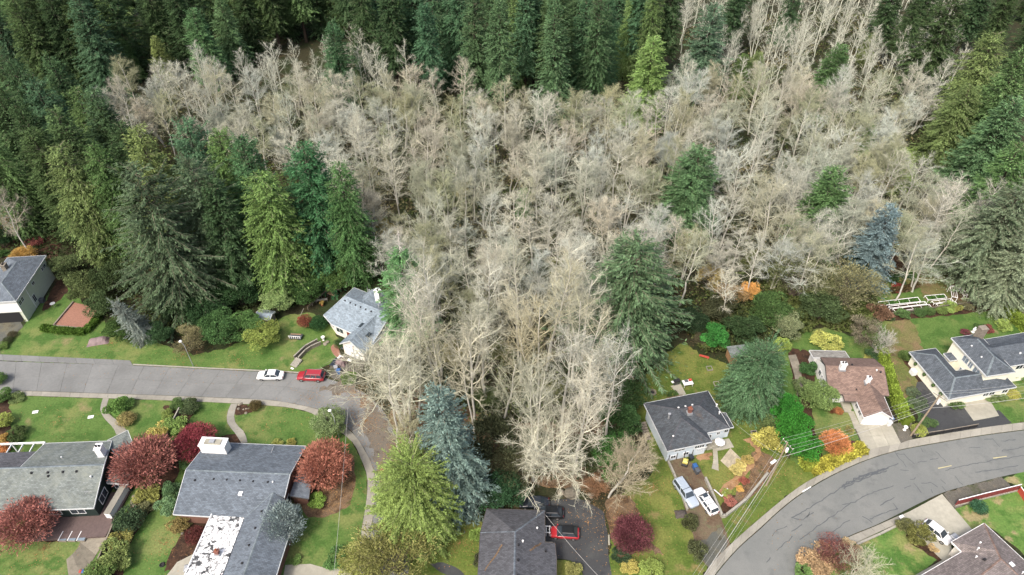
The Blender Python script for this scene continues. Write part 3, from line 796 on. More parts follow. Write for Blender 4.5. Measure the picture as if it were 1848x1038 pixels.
def dead_top(seed, h=7.0, r=1.6):
    g = np.random.default_rng(seed); Cb = NB()
    Cb.tubes([[0, 0, 0]], [[0, 0, h]], [0.12], [0.02], 0, 5)
    n = 60; z = g.uniform(0.1, 0.95, n) * h; a = g.uniform(0, 2 * pi, n); L = r * (1.05 - z / h) * g.uniform(.6, 1.2, n)
    p0 = np.column_stack([0 * z, 0 * z, z]); p1 = np.column_stack([np.cos(a) * L, np.sin(a) * L, z - L * g.uniform(-.1, .35, n)])
    Cb.tubes(p0, p1, np.full(n, .035), np.full(n, .008), 0, 3)
    return Cb.mesh('dead_top', ['m_deadstick'])

def leafy(seed, h=3.0, r=2.0, n=2600, leaf=0.26, elong=1.5, lobes=14, low=0.12, shell=0.72, stems=7, radial=0.35, mat='m_leaf', even=False):
    """shrub or leafy tree: stem mesh, and a crown mesh of leaves gathered in uneven lobes"""
    g = np.random.default_rng(seed)
    zc = h * (0.5 + low / 2); rz = h * (1 - low) / 2
    a = g.uniform(0, 2 * pi, lobes); cz = g.uniform(-0.75, 0.8, lobes); rr = np.sqrt(1 - cz ** 2) * g.uniform(0.35, 0.88, lobes)
    lc = np.column_stack([np.cos(a) * rr * r, np.sin(a) * rr * r, zc + cz * rz * 0.72]); ls = g.uniform(0.2, 0.5, lobes)
    if even:
        cz = np.linspace(-0.8, 0.92, lobes); a = np.arange(lobes) * 2.4 + g.uniform(-.3, .3, lobes); rr = np.sqrt(1 - cz ** 2) * g.uniform(0.5, 0.66, lobes); ls = g.uniform(0.3, 0.46, lobes)
        lc = np.column_stack([np.cos(a) * rr * r, np.sin(a) * rr * r, zc + cz * rz * 0.68])
    k = g.integers(0, lobes, n)
    d = unit(g.normal(size=(n, 3))); d[:, 2] = np.abs(d[:, 2]) * 0.75 + d[:, 2] * 0.25; d = unit(d)
    rad = (shell + (1 - shell) * g.uniform(0, 1, n)) * ls[k]
    pos = lc[k] + d * rad[:, None] * np.array([[r, r, rz]]) * g.uniform(0.85, 1.15, (n, 1))
    pos[:, 2] = np.clip(pos[:, 2], 0.05 * h, None)
    od = unit(pos - np.array([[0, 0, h * 0.25]]))
    dd = od * radial + d * 0.4 + g.normal(0, 0.5, (n, 3))
    nr = d + g.normal(0, 0.45, (n, 3)) + np.array([[0, 0, 0.4]])
    s = leaf * g.uniform(0.7, 1.35, n)
    Cb = NB(); V, F = cards(pos, dd, nr, s * elong, s)
    Cb.add(V, F, 0)
    T = NB()
    for i in range(stems):
        t = lc[i % lobes]; b = np.array([t[0] * .06, t[1] * .06, 0]); m = np.array([t[0] * .35, t[1] * .35, t[2] * .5])
        T.tubes([b, m], [m, t], [0.05 * r ** .5, 0.035 * r ** .5], [0.035 * r ** .5, 0.012 * r ** .5], 0, 4)
        for q in range(4):
            e = t + unit(g.normal(size=(1, 3)))[0] * ls[i % lobes] * r * 0.9 * np.array([1, 1, .7])
            T.tubes([t * .8], [e], [0.014 * r ** .5], [0.005], 0, 3)
    return T.mesh('stem', ['m_bark']), Cb.mesh('crown', [mat])

ALDER = [bare_tree(100 + i, h=18, r=(3.4, 4.6, 3.9, 5.0, 3.6, 4.3)[i % 6], base=(0.4, 0.3, 0.36, 0.28, 0.45, 0.33)[i % 6], nl=(15, 18, 16, 20)[i % 4], twigs=(19, 16, 22, 12)[i % 4], forks=(0, 1, 1, 0, 1, 0, 2, 0)[i % 8], tw=0.026, lean=((i % 3 - 1) * .03, ((i * 2) % 3 - 1) * .03)) for i in range(10)]
ALDER_BIG = [bare_tree(200 + i, h=24, r=5.2, base=(0.46, 0.52, 0.4)[i % 3], nl=17, twigs=8, forks=(0, 1, 1, 0)[i], lean=((i % 2) * .05 - .02, -.02), tw=0.035) for i in range(4)]
FARALDER = [bare_tree(150 + i, h=18, r=(3.8, 4.8, 4.3)[i % 3], base=(0.36, 0.3, 0.4)[i % 3], nl=14, twigs=10, nb=7, forks=(0, 1, 0, 0, 1, 0)[i], tw=0.042) for i in range(6)]
LEANER = bare_tree(300, h=16, r=6.0, base=0.12, nl=22, twigs=16, lean=(-.06, -.4), forks=1, wide=1.2, tw=0.03)
FAN = bare_tree(301, h=13, r=4.2, base=0.25, nl=20, twigs=18, lean=(.3, .05), forks=2, wide=1.2, tw=0.03)
SMALLBARE = bare_tree(302, h=8, r=3.2, base=0.1, nl=17, twigs=8, lean=(0, 0), forks=2, wide=1.2, tw=0.03)
CON = {'fir': [conifer(1, 28, 4.6, 'fir'), conifer(2, 28, 4.2, 'fir'), conifer(3, 28, 5.0, 'fir')],
       'cedar': [conifer(11, 28, 5.0, 'cedar'), conifer(12, 28, 4.5, 'cedar'), conifer(13, 28, 5.4, 'cedar')],
       'spruce': [conifer(21, 28, 6.2, 'spruce'), conifer(22, 28, 6.0, 'spruce')],
       'dome': [conifer(31, 14, 5.4, 'dome'), conifer(32, 17, 7.0, 'dome')],
       'blue': [conifer(41, 27, 5.3, 'blue'), conifer(42, 20, 4.2, 'blue')],
       'tall': [conifer(51, 34, 4.2, 'tall'), conifer(52, 34, 3.8, 'tall'), conifer(53, 34, 4.6, 'tall')]}
CDIM = {'fir': [(28, 4.6), (28, 4.2), (28, 5.0)], 'cedar': [(28, 5.0), (28, 4.5), (28, 5.4)], 'spruce': [(28, 6.2), (28, 6.0)], 'dome': [(14, 5.4), (17, 7.0)], 'blue': [(27, 5.3), (20, 4.2)], 'tall': [(34, 4.2), (34, 3.8), (34, 4.6)]}
DEAD = dead_top(5)
SHRUB = [leafy(400 + i, 2.4, 1.6, 3600, 0.12, 1.6, 10 + i, low=0.0, stems=4) for i in range(4)]
ROUND = [leafy(420 + i, 2.4, 1.6, 4200, 0.1, 1.4, 26, low=0.0, stems=4, shell=0.85, mat='m_leafsmall', even=True) for i in range(2)]
BROAD = [leafy(440 + i, 9, 4.5, 9500, 0.21, 1.5, 20 + 2 * i, low=0.1, stems=10) for i in range(3)]
MAPLE = [leafy(460 + i, 5.2, 3.2, 10000, 0.085, 3.4, 30, low=0.1, stems=16, radial=1.3, shell=0.5, mat='m_leafsmall', even=True) for i in range(3)]
TWIGGY = [leafy(480 + i, 9, 4.6, 8000, 0.1, 3.4, 24, low=0.1, stems=20, radial=1.0, shell=0.5, mat='m_leafsmall') for i in range(2)]

def plant(name, pair, dim, loc, h, r, color, label, cat, group=None, rot=None, parts=('trunk', 'crown')):
    t = thing(name, label, cat, loc, random.uniform(0, 2 * pi) if rot is None else rot, group)
    s = (r / dim[1], r / dim[1], h / dim[0]); t.scale = s
    a = link(parts[0], pair[0], t); b = link(parts[1], pair[1], t, color=color)
    return t, a, b

def vary(c, k=0.14, rr=random):
    f = rr.uniform(1 - k, 1 + k); e = rr.uniform(-0.05, 0.05)
    return (c[0] * f * (1 + e), c[1] * f, c[2] * f * (1 - e), 1)

# ------------------------------------------------------------------ evergreens that stand out one by one
G_DARK, G_MID, G_GREY = C(62, 84, 50, .6), C(80, 106, 54, .6), C(86, 104, 72, .58)
G_YEL, G_BLUE, G_LIME, G_OLIVE = C(102, 118, 64, .58), C(108, 140, 138, .62), C(138, 166, 66, .62), C(104, 118, 64, .6)
TREE_XY = []
def con(kind, top, h, r, col, label, group=None, name='fir_tree', v=None, cat='tree', rot=None):
    r *= 1.1 if kind in ('fir', 'cedar', 'spruce') else 1.06
    col = tuple(c * (2.35 if top[1] < 60 else 2.1 if kind == 'spruce' else 2.35 if kind == 'cedar' else 2.6) for c in col[:3]) + (1,)
    k = len(TREE_XY) if v is None else v
    k %= len(CON[kind])
    p = P(top[0], top[1], h); TREE_XY.append((p.x, p.y, r))
    t, a, b = plant(name, CON[kind][k], CDIM[kind][k], (p.x, p.y, 0), h, r, vary(col, .12), label, cat, group, rot)
    if h > 10: t.rotation_euler = (random.gauss(0, .02), random.gauss(0, .02), t.rotation_euler.z)
    return t
GA = 'evergreens crowding the bank beside the green house'
con('cedar', (108, 262), 27, 6.0, G_YEL, 'tall olive green cedar beside the pale green two-storey house', name='cedar_tree', v=0)
con('cedar', (165, 262), 27, 5.0, G_MID, 'dark cedar squeezed between the olive cedar and the huge grey spruce', name='cedar_tree', v=1)
con('spruce', (238, 300), 32, 8.6, G_GREY, 'huge grey-green spruce with sweeping pale branches above the street lawn', name='spruce_tree', v=0)
con('fir', (243, 232), 33, 5.6, G_YEL, 'yellow-tipped fir rising straight behind the huge grey spruce', v=0)
con('spruce', (338, 285), 29, 7.4, G_GREY, 'second grey-green spruce, overlapping the huge one, dead twigs low down', name='spruce_tree', v=1)
con('fir', (335, 212), 31, 6.0, C(76, 106, 74, .6), 'blue-tinged fir at the head of the dense evergreen clump', v=2)
con('fir', (392, 238), 29, 5.0, G_MID, 'mid green fir next to the blue-tinged one in the evergreen clump', v=1)
con('fir', (440, 246), 30, 5.4, C(64, 98, 62, .6), 'deep green fir behind the bright pyramid cedar', v=0)
con('cedar', (470, 313), 27, 7.0, G_LIME[:3] and C(94, 120, 58, .6), 'bright green pyramid-shaped cedar above the shrubs', name='cedar_tree', v=2)
con('fir', (548, 262), 30, 6.6, C(54, 94, 58, .6), 'deep green fir with layered boughs beside the bright pyramid cedar', v=2)
con('cedar', (608, 292), 28, 5.0, C(66, 96, 50, .6), 'slim dark cedar at the edge of the alders above the grey-roofed house', name='cedar_tree', v=1)
con('fir', (375, 330), 26, 5.0, G_DARK, 'shaded fir low in the clump between spruce and cedar', v=1)
t = con('fir', (716, 452), 20, 4.6, C(76, 112, 66, .6), 'green conifer with a bleached dead top behind the grey-roofed house', v=0)
link('dead_top', DEAD, t, loc=(0, 0, 26), scale=(1, 1, 1.2))
con('spruce', (1150, 436), 25, 9.4, C(84, 112, 78, .6), 'broad dark spruce with drooping boughs at the edge of the mossy lawn', name='spruce_tree', v=1)
con('blue', (812, 695), 27, 5.0, C(114, 140, 132, .4), 'tall blue spruce in front of the bare alders', name='blue_spruce', v=0, rot=1.0)
con('dome', (738, 828), 17, 6.6, C(136, 158, 74, .33), 'bright yellow-green cypress beside the curving road', name='cypress_tree', v=1)
con('dome', (1378, 628), 14, 5.2, C(98, 134, 90, .33), 'dense rounded grey-green fir beside the pale blue house', v=0)
con('blue', (1610, 373), 19, 4.4, C(122, 144, 144, .4), 'slender leaning blue spruce behind the vegetable garden', name='blue_spruce', v=1)
con('fir', (1518, 304), 22, 5.4, C(76, 106, 60, .6), 'mid green fir standing among bare alders above the olive oaks', v=0)
con('fir', (1256, 266), 21, 6.4, C(78, 108, 68, .6), 'lone green fir in the middle of the bare alders', v=2)
con('fir', (1180, 68), 25, 5.6, C(112, 138, 68, .62), 'bright yellow-green fir beside the dark gap in the tall firs', v=1)
con('fir', (215, 70), 13, 3.4, G_MID, 'short green fir at the head of the far alder patch')
con('fir', (276, 66), 14, 3.2, G_YEL, 'slim olive fir among the far alders below the back wood')
con('fir', (350, 16), 23, 5.2, C(80, 112, 66, .6), 'full green fir standing forward of the back wood')
con('fir', (393, -6), 23, 4.6, C(84, 112, 70, .6), 'fir beside the full green one at the edge of the back wood')
con('fir', (597, 42), 24, 5.0, C(72, 104, 66, .6), 'green fir standing alone in the far bare alders', v=0)
con('fir', (1288, 8), 27, 6.6, C(88, 114, 84, .6), 'grey-green fir with ragged boughs among the far bare trees', v=2)
con('fir', (1346, 98), 13, 3.6, G_MID, 'short bushy mid green fir, greener of a pair in the far alders', v=0, group='pair of short firs')
con('fir', (1370, 92), 13, 3.2, G_YEL, 'short bushy olive fir, yellower of a pair in the far alders', v=1, group='pair of short firs')
con('fir', (1517, 80), 21, 5.2, C(74, 104, 58, .6), 'dark fir with a double crown among the far alders', v=1)
con('cedar', (1575, 58), 11, 3.0, G_YEL, 'small olive cedar low among the far alders', name='cedar_tree', v=1)
con('fir', (1574, 226), 8, 2.6, C(96, 132, 52, .6), 'little bright green fir among pale alder trunks', v=1)
con('fir', (946, 340), 8, 2.0, C(76, 112, 62, .6), 'tiny green fir poking out of the alder twigs', v=0)
con('cedar', (868, 66), 18, 2.6, G_YEL, 'olive cedar with a thin bleached tip beside the tall firs', name='cedar_tree', v=2)
con('fir', (1078, 112), 12, 2.4, G_LIME, 'small lime green fir at the foot of the tall firs', v=1)
con('cedar', (1640, 268), 11, 4.6, C(104, 130, 58, .6), 'low spreading green cedar leaning among pale trunks', name='cedar_tree', v=0)
GR = 'evergreens along the far edge of the garden'
for top, h, r, k, c, lb in (
        ((1800, 58), 30, 7.0, 'cedar', G_YEL, 'large yellow-green cedar at the wood edge, topmost of the slope'),
        ((1752, 150), 22, 6.0, 'cedar', C(102, 120, 66, .58), 'yellow-green cedar lower down the slope from the largest one'),
        ((1735, -36), 33, 7.0, 'fir', G_DARK, 'big dark fir by the leaning pale trunks at the top corner'),
        ((1846, 100), 30, 6.4, 'fir', C(86, 112, 62, .6), 'green fir cut off by the picture edge beside the largest cedar'),
        ((1826, 178), 26, 6.6, 'fir', C(74, 104, 68, .6), 'dark green fir above the grey-green one at the lawn edge'),
        ((1850, 262), 26, 6.0, 'fir', C(84, 116, 64, .6), 'green fir halfway down the edge of the wood beside the gardens'),
        ((1842, 330), 24, 7.4, 'spruce', C(104, 118, 88, .6), 'grey-green spruce overhanging the end of the vegetable garden'),
        ((1870, 420), 18, 5.0, 'spruce', C(112, 124, 96, .6), 'pale ragged spruce beside the clipped lime hedge')):
    con(k, top, h, r, c, lb, name={'cedar': 'cedar_tree', 'fir': 'fir_tree', 'spruce': 'spruce_tree'}[k])
# the two masses of tall firs
FAR_L = [(-10, -60), (28, -40), (66, -66), (104, -46), (140, -70), (172, -52), (206, -74), (240, -50), (276, -72), (310, -56), (344, -76), (384, -52), (418, -74), (452, -56), (486, -78), (520, -60), (552, -72), (590, -66), (622, -76), (20, -6), (80, -20), (130, -16), (-30, -20), (300, -20), (180, -14), (250, -24), (420, -30), (470, -38),
         (95, 100), (18, 108), (58, 146), (136, 158), (186, 192), (214, 218), (160, 160), (-20, 150), (-24, 90), (30, 190), (100, 196), (-50, 225), (64, 232)]
rs = random.Random(3)
for i, (x, y) in enumerate(FAR_L):
    if y < 85 and x > 130: y -= 34
    low = y > 85
    h = rs.uniform(27, 33) if not low else rs.uniform(25, 30)
    con(rs.choice(['tall', 'fir', 'fir']) if not low else rs.choice(['fir', 'cedar', 'fir']), (x, y), h, rs.uniform(4.4, 6.2), vary(rs.choice([G_DARK, G_DARK, C(66, 92, 62, .6), C(86, 110, 60, .6)]), .15, rs),
        'dark fir in the dense wood above the pale green house' if low else 'tall dark fir of the back wood on the side of the far alders', 'dark firs above the green house' if low else 'tall firs beyond the alder patch')
FAR_C = [(640, -52), (668, -40), (697, -12), (735, -44), (752, -14), (782, -8), (806, 12), (826, -30), (852, -10), (884, -40), (905, -14), (932, -18), (950, 6), (966, 26), (985, -36), (1002, -12), (1022, -30), (1046, -14), (1064, 14), (1088, -8), (1104, 8), (1126, -26), (1142, -8), (1166, -30), (1190, -40), (770, 46), (1010, 30), (1220, -46), (900, 40), (716, -40)]
for i, (x, y) in enumerate(FAR_C):
    y = y * .7 - 26
    h = rs.uniform(28, 35)
    con(rs.choice(['tall', 'cedar', 'tall', 'fir']), (x, y), h, rs.uniform(3.8, 5.4), vary(rs.choice([G_DARK, C(74, 102, 66, .6), C(92, 116, 62, .6), C(66, 98, 66, .6)]), .14, rs),
        'tall fir in the row closing the view above the middle of the alders', 'row of tall firs at the top of the picture')
for i, (x, y) in enumerate([(1330, -20), (1350, -36), (1440, -40), (1620, -30), (1655, -10), (1690, -34), (1780, -30), (1830, -20), (1800, -90), (1850, -70), (1885, 10), (1780, -150), (1850, -160), (1910, -100)]):
    con(rs.choice(['fir', 'tall']), (x, y), rs.uniform(22, 28), rs.uniform(3.6, 4.8), vary(G_DARK, .14, rs), 'dark fir half hidden behind bare tan trees at the far end', 'dark firs behind the tan trees')

for i in range(36):
    x = -210 + i * 41 + rs.uniform(-12, 12)
    con(rs.choice(['tall', 'fir']), (x, -118 + rs.uniform(-22, 22)), rs.uniform(28, 33), rs.uniform(4.2, 5.4), vary(G_DARK, .14, rs), 'far fir of the hindmost row at the top edge', 'hindmost row of firs')
# ------------------------------------------------------------------ bare alders
CAN = gpts([(130, 185), (240, 112), (330, 100), (420, 80), (560, 48), (640, 44), (720, 95), (800, 120), (850, 130), (905, 145), (950, 140), (1010, 150), (1120, 140), (1180, 180), (1215, 150), (1250, 50), (1225, -40), (1240, -150), (1500, -150), (1800, -150), (1745, -20), (1745, 100), (1640, 210), (1660, 280), (1745, 315), (1725, 400), (1660, 455), (1640, 440), (1570, 400), (1480, 430), (1400, 420), (1330, 470), (1250, 460), (1190, 470), (1085, 470), (1070, 560), (1130, 590), (1140, 680), (1090, 720), (1050, 760), (960, 760), (890, 700), (830, 670), (740, 690), (700, 720), (690, 680), (705, 620), (750, 580), (760, 500), (690, 430), (650, 370), (590, 300), (540, 250), (470, 225), (400, 225), (300, 205), (220, 195)], 15.0)
def inside(p, poly):
    r = False; n = len(poly)
    for i in range(n):
        a, b = poly[i], poly[(i + 1) % n]
        if (a[1] > p[1]) != (b[1] > p[1]) and p[0] < (b[0] - a[0]) * (p[1] - a[1]) / (b[1] - a[1]) + a[0]: r = not r
    return r
def proj(x, y, z):
    dz = z - CAM_H; D = y * cos(PITCH) - dz * sin(PITCH); up = y * sin(PITCH) + dz * cos(PITCH)
    return 924 + FPX * x / D, 519 - FPX * up / D
ra = random.Random(11)
pts = []
xs = [p[0] for p in CAN]; ys = [p[1] for p in CAN]
def spacing(y): return (4.8 if y < 92 else 4.6) + max(0, y - 92) * 0.0142
for _ in range(30000):
    p = (ra.uniform(min(xs), max(xs)), ra.uniform(min(ys), max(ys)))
    if not inside(p, CAN): continue
    qx, qy = proj(p[0], p[1], 20)
    if (1085 < qx < 1245 and 450 < qy < 640) or (672 < qx < 765 and 430 < qy < 585): continue      # the two conifers here stand clear of the alders
    d = spacing(p[1])
    if any((p[0] - q[0]) ** 2 + (p[1] - q[1]) ** 2 < d * d for q in pts): continue
    if any((p[0] - q[0]) ** 2 + (p[1] - q[1]) ** 2 < (q[2] * 0.8) ** 2 for q in TREE_XY): continue
    pts.append(p)
print('ALDERS', len(pts))
MARKS = [((597, 42, 24), 'the green fir standing alone in the far patch', 'grey'), ((868, 66, 18), 'the bleached-tip olive cedar', 'grey'), ((1078, 112, 12), 'the small lime green fir', 'grey'), ((1180, 68, 25), 'the sunlit yellow-green fir', 'grey'),
         ((1288, 8, 27), 'the ragged grey-green fir', 'tan'), ((1370, 92, 13), 'the pair of short firs', 'tan'), ((1517, 82, 20), 'the double-crowned far fir', 'tan'), ((1574, 226, 8), 'the little bright green fir', 'pale'), ((1640, 268, 11), 'the low spreading cedar', 'pale'),
         ((1255, 268, 20), 'the lone green fir', 'grey-white'), ((946, 340, 8), 'the tiny green fir', 'grey-white'), ((1516, 308, 20), 'the fir above the olive oaks', 'pale'), ((1610, 373, 19), 'the leaning blue spruce', 'pale'), ((1148, 436, 25), 'the broad dark spruce', 'cream'),
         ((716, 452, 20), 'the bleached-top conifer', 'cream'), ((608, 292, 28), 'the slim dark cedar', 'grey'), ((812, 695, 27), 'the tall blue spruce', 'whitish'), ((440, 246, 30), 'the deep green fir of the clump', 'pinkish-grey'), ((640, 620, 3), 'the grey-roofed house', 'cream'), ((1000, 560, 20), 'the white-limbed leaning tree', 'whitish'), ((850, 230, 15), 'the middle of the alder wood', 'grey'), ((740, 160, 15), 'the far edge of the alder wood', 'grey')]
ORD = ('first second third fourth fifth sixth seventh eighth ninth tenth eleventh twelfth thirteenth fourteenth fifteenth sixteenth seventeenth eighteenth nineteenth twentieth').split()
def ordw(k):
    if k < 20: return ORD[k]
    t_, u_ = divmod(k + 1, 10)
    tens = ['', '', 'twent', 'thirt', 'fort', 'fift', 'sixt', 'sevent'][t_]
    return tens + 'ieth' if u_ == 0 else tens + 'y-' + ORD[u_ - 1]
MP = [(P(m[0][0], m[0][1], m[0][2]), m[1], m[2]) for m in MARKS]
pts.sort(key=lambda p: p[1])
TW = [C(174, 177, 155, .78), C(184, 186, 168, .8), C(167, 169, 141, .76), C(178, 181, 165, .8), C(161, 165, 128, .72), C(182, 179, 159, .78)]
TWN = [C(182, 181, 156, .74), C(190, 191, 174, .76), C(174, 171, 140, .71), C(184, 184, 162, .74)]
extra, todo, made = [], {}, []
for i, p in enumerate(pts):
    near = p[1] < 92
    h = ra.uniform(22, 28) if near else ra.choice([ra.uniform(15, 20.5), ra.uniform(11, 17)])
    if i >= 300: extra.append((p, h)); continue
    q = min(MP, key=lambda m: (m[0].x - p[0]) ** 2 + (m[0].y - p[1]) ** 2)
    todo.setdefault(q[1], []).append(((q[0].x - p[0]) ** 2 + (q[0].y - p[1]) ** 2, len(made), q[2]))
    lb, gr = 'bare alder', 'bare alders round ' + q[1].replace('the ', '', 1)
    if near:
        k = ra.randrange(4); pair, dim = ALDER_BIG[k], (24, 5.2); r = ra.uniform(5.0, 6.6)
    else:
        k = ra.randrange(10); pair, dim = ALDER[k], (18, 4.2); r = ra.uniform(4.3, 5.9)
    made.append(plant('alder_tree', pair, dim, (p[0], p[1], 0), h, r, vary(ra.choice(TWN if near else TW), .12, ra), lb, 'tree', gr)[0])
    made[-1].rotation_euler = (ra.gauss(0, .05), ra.gauss(0, .05), made[-1].rotation_euler.z)
for mk, lst in todo.items():
    for k, (d_, j, tone) in enumerate(sorted(lst)): made[j]['label'] = 'bare %s alder, %s one out from %s' % (tone, ordw(k), mk)
GRP = {}
for o in COL.objects:
    if o.get('group') in ('dark firs above the green house', 'tall firs beyond the alder patch', 'row of tall firs at the top of the picture', 'dark firs behind the tan trees', 'hindmost row of firs'): GRP.setdefault(o['group'], []).append(o)
for gname, lst in GRP.items():
    lst.sort(key=lambda o: proj(o.location.x, o.location.y, 28)[0])
    for k, o in enumerate(lst): o['label'] = {'dark firs above the green house': 'dark fir in the wood above the green house, %s from the picture edge', 'tall firs beyond the alder patch': 'tall dark fir of the back wood beside the far alders, %s from the picture edge', 'row of tall firs at the top of the picture': 'tall fir in the row above the middle alders, %s counting towards the bright yellow-green fir', 'dark firs behind the tan trees': 'dark fir half hidden behind far tan trees, %s past the ragged grey-green fir', 'hindmost row of firs': 'fir of the hindmost row at the top edge, %s counting towards the tan trees'}[gname] % ordw(k)
print('EXTRA', len(extra))
if extra:
    far = NB()
    for p, h in extra:
        tm, cm = FARALDER[ra.randrange(6)]
        a = ra.uniform(0, 2 * pi); ca, sa = cos(a), sin(a); s = h / 18
        for me_, off in ((tm, 0), (cm, 0)):
            co = np.empty(len(me_.vertices) * 3); me_.vertices.foreach_get('co', co); co = co.reshape(-1, 3) * s
            R = np.column_stack([co[:, 0] * ca - co[:, 1] * sa + p[0], co[:, 0] * sa + co[:, 1] * ca + p[1], co[:, 2]])
            k0 = far.n; far.V.append(R); far.n += len(R)
            far.F += [tuple(v + k0 for v in pl.vertices) for pl in me_.polygons]
            far.M += [0 if me_ is tm else pl.material_index for pl in me_.polygons]
    o = link('far_alder_wood', far.mesh('far_alder_wood', ['m_limb', 'm_twig']), color=TW[1])
    tag(o, 'mass of small far-off bare alders at the top of the slope', 'trees', None, 'stuff')
# particular bare trees
p = P(1005, 850); plant('alder_tree', LEANER, (16, 6.0), (p.x, p.y, 0), 19, 8.6, C(196, 194, 170, .72), 'white-limbed tree leaning out over the red car and driveway', 'tree', None, 0.0)
p = P(1098, 898); plant('bare_tree', FAN, (13, 4.2), (p.x, p.y, 0), 13, 4.6, C(184, 174, 144, .66), 'fan-shaped bare tree leaning over the mossy lawn beside the maroon shrub', 'tree', None, 0.0)
p = P(1540, 1045); plant('bare_tree', SMALLBARE, (8, 3.2), (p.x, p.y, 0), 7, 3.4, C(180, 180, 150, .68), 'small pale bare tree at the bottom kerb of the curving road', 'tree')
p = P(1666, 478); plant('alder_tree', ALDER_BIG[1], (24, 5.2), (p.x, p.y, 0), 22, 6.2, C(190, 188, 172, .7), 'big pale multi-stemmed alder rising behind the vegetable garden', 'tree', None, 2.2)
p = P(1730, 470); plant('alder_tree', ALDER_BIG[2], (24, 5.2), (p.x, p.y, 0), 21, 4.4, C(190, 188, 172, .7), 'pale leaning alder next to the grey-green spruce at the lawn edge', 'tree', None, 4.2)
p = P(1540, 470); plant('alder_tree', ALDER[3], (18, 4.2), (p.x, p.y, 0), 16, 5.0, C(184, 180, 150, .7), 'open-branched alder just behind the leaning blue spruce', 'tree')
p = P(60, 470); plant('bare_tree', ALDER[5], (18, 4.2), (p.x, p.y, 0), 18, 5.0, C(180, 172, 152, .66), 'grey bare tree between the yellow maple and the olive cedar', 'tree')
p = P(745, 790); plant('alder_tree', ALDER_BIG[0], (24, 5.2), (p.x, p.y, 0), 21, 8.0, C(186, 186, 160, .76), 'wide-crowned pale alder overhanging the bend of the concrete street', 'tree', None, 1.0)
p = P(722, 745); plant('alder_tree', ALDER_BIG[3], (24, 5.2), (p.x, p.y, 0), 18, 6.8, C(184, 184, 158, .74), 'spreading pale alder beside the gable of the grey-roofed house', 'tree', None, 2.0)
p = P(730, 770); plant('alder_tree', ALDER_BIG[2], (24, 5.2), (p.x, p.y, 0), 21, 8.4, C(186, 185, 160, .76), 'pale alder with low sweeping limbs over the street corner', 'tree', None, 3.3)
p = P(740, 810); plant('alder_tree', SMALLBARE, (8, 3.2), (p.x, p.y, 0), 8, 4.6, C(176, 174, 138, .68), 'low spreading bare alder bowing over the leaf-strewn road', 'tree', None, 2.0)
p = P(1585, 640); plant('bare_tree', SMALLBARE, (8, 3.2), (p.x, p.y, 0), 5.5, 2.8, C(176, 174, 160, .66), 'small grey bare tree behind the brown-roofed house', 'tree', None, 1.0)
# ------------------------------------------------------------------ undergrowth of the wood: one mass nobody could count
def val_noise(x, y, s, seed=0):
    X, Y = x / s + seed * 17.3, y / s + seed * 9.1
    return 0.5 + 0.25 * (np.sin(X * 1.7 + 1.3 * np.sin(Y * 1.1)) + np.sin(Y * 1.9 + 1.7 * np.sin(X * 0.8 + 2)))
def undergrowth(name, polypx, n, hmax, seed, mats, label, leaf=0.4, twig_share=0.25, zlift=0.0):
    g = np.random.default_rng(seed)
    poly = gpts(polypx); A = np.array(poly)
    px, py = A[:, 0], A[:, 1]
    x = g.uniform(px.min(), px.max(), n * 3); y = g.uniform(py.min(), py.max(), n * 3)
    ins = np.zeros(len(x), bool); m = len(poly)
    for i in range(m):
        x1, y1 = poly[i]; x2, y2 = poly[(i + 1) % m]
        if y1 == y2: continue
        c = ((y1 > y) != (y2 > y)) & (x < (x2 - x1) * (y - y1) / (y2 - y1) + x1)
        ins ^= c
    x, y = x[ins][:n], y[ins][:n]; n = len(x)
    hn = val_noise(x, y, 4.0, 1) * 0.6 + val_noise(x, y, 1.6, 2) * 0.4
    top = hmax * np.clip(hn * 1.5 - 0.25, 0.08, 1)
    z = top * g.uniform(0.25, 1.0, n) ** 0.6 + zlift
    pos = np.column_stack([x, y, z])
    isT = g.uniform(0, 1, n) < twig_share
    d = g.normal(size=(n, 3)); d[:, 2] = d[:, 2] * 0.4 + 0.25
    nr = g.normal(0, 0.5, (n, 3)) + np.array([[0, 0, 1.0]])
    s = leaf * g.uniform(0.6, 1.4, n)
    kind = (val_noise(x, y, 9.0, 5) + g.normal(0, 0.16, n))
    B = NB()
    L = ~isT
    V, F = cards(pos[L], d[L], nr[L], s[L] * 1.5, s[L])
    k = B.n; B.V.append(V); B.F += (F + k).tolist(); B.n += len(V)
    B.M += np.where(kind[L] < 0.44, 0, np.where(kind[L] < 0.68, 1, 2)).tolist()
    td = g.normal(0, 0.5, (isT.sum(), 3)) + np.array([[0, 0, 0.9]])
    V, F = spikes(pos[isT] * np.array([[1, 1, 0.4]]), pos[isT] * np.array([[1, 1, 0.4]]) + unit(td) * g.uniform(0.8, 2.4, (isT.sum(), 1)), np.full(isT.sum(), 0.045))
    B.add(V, F, 3)
    o = link(name, B.mesh(name, mats))
    return tag(o, label, 'undergrowth', None, 'stuff')
leaf_mat('m_under_dark', C(72, 86, 50, .66)); leaf_mat('m_under_green', C(102, 116, 58, .66)); leaf_mat('m_under_tan', C(142, 134, 92, .66)); leaf_mat('m_under_twig', C(172, 156, 120, .6), trans=0)
WOOD = [(160, 250), (260, 170), (420, 150), (600, 140), (760, 190), (900, 220), (1120, 220), (1230, 190), (1250, 110), (1220, 60), (1330, 40), (1500, 20), (1690, 40), (1740, 180), (1640, 300), (1690, 330), (1720, 440), (1660, 480), (1600, 470), (1560, 500), (1470, 520), (1330, 560), (1240, 570), (1180, 640), (1150, 700), (1140, 760), (1090, 830), (1060, 870), (1000, 880), (900, 880), (870, 830), (790, 830), (742, 800), (720, 760), (690, 715), (685, 690), (700, 640), (720, 590), (700, 520), (650, 480), (560, 400), (470, 330), (300, 290)]
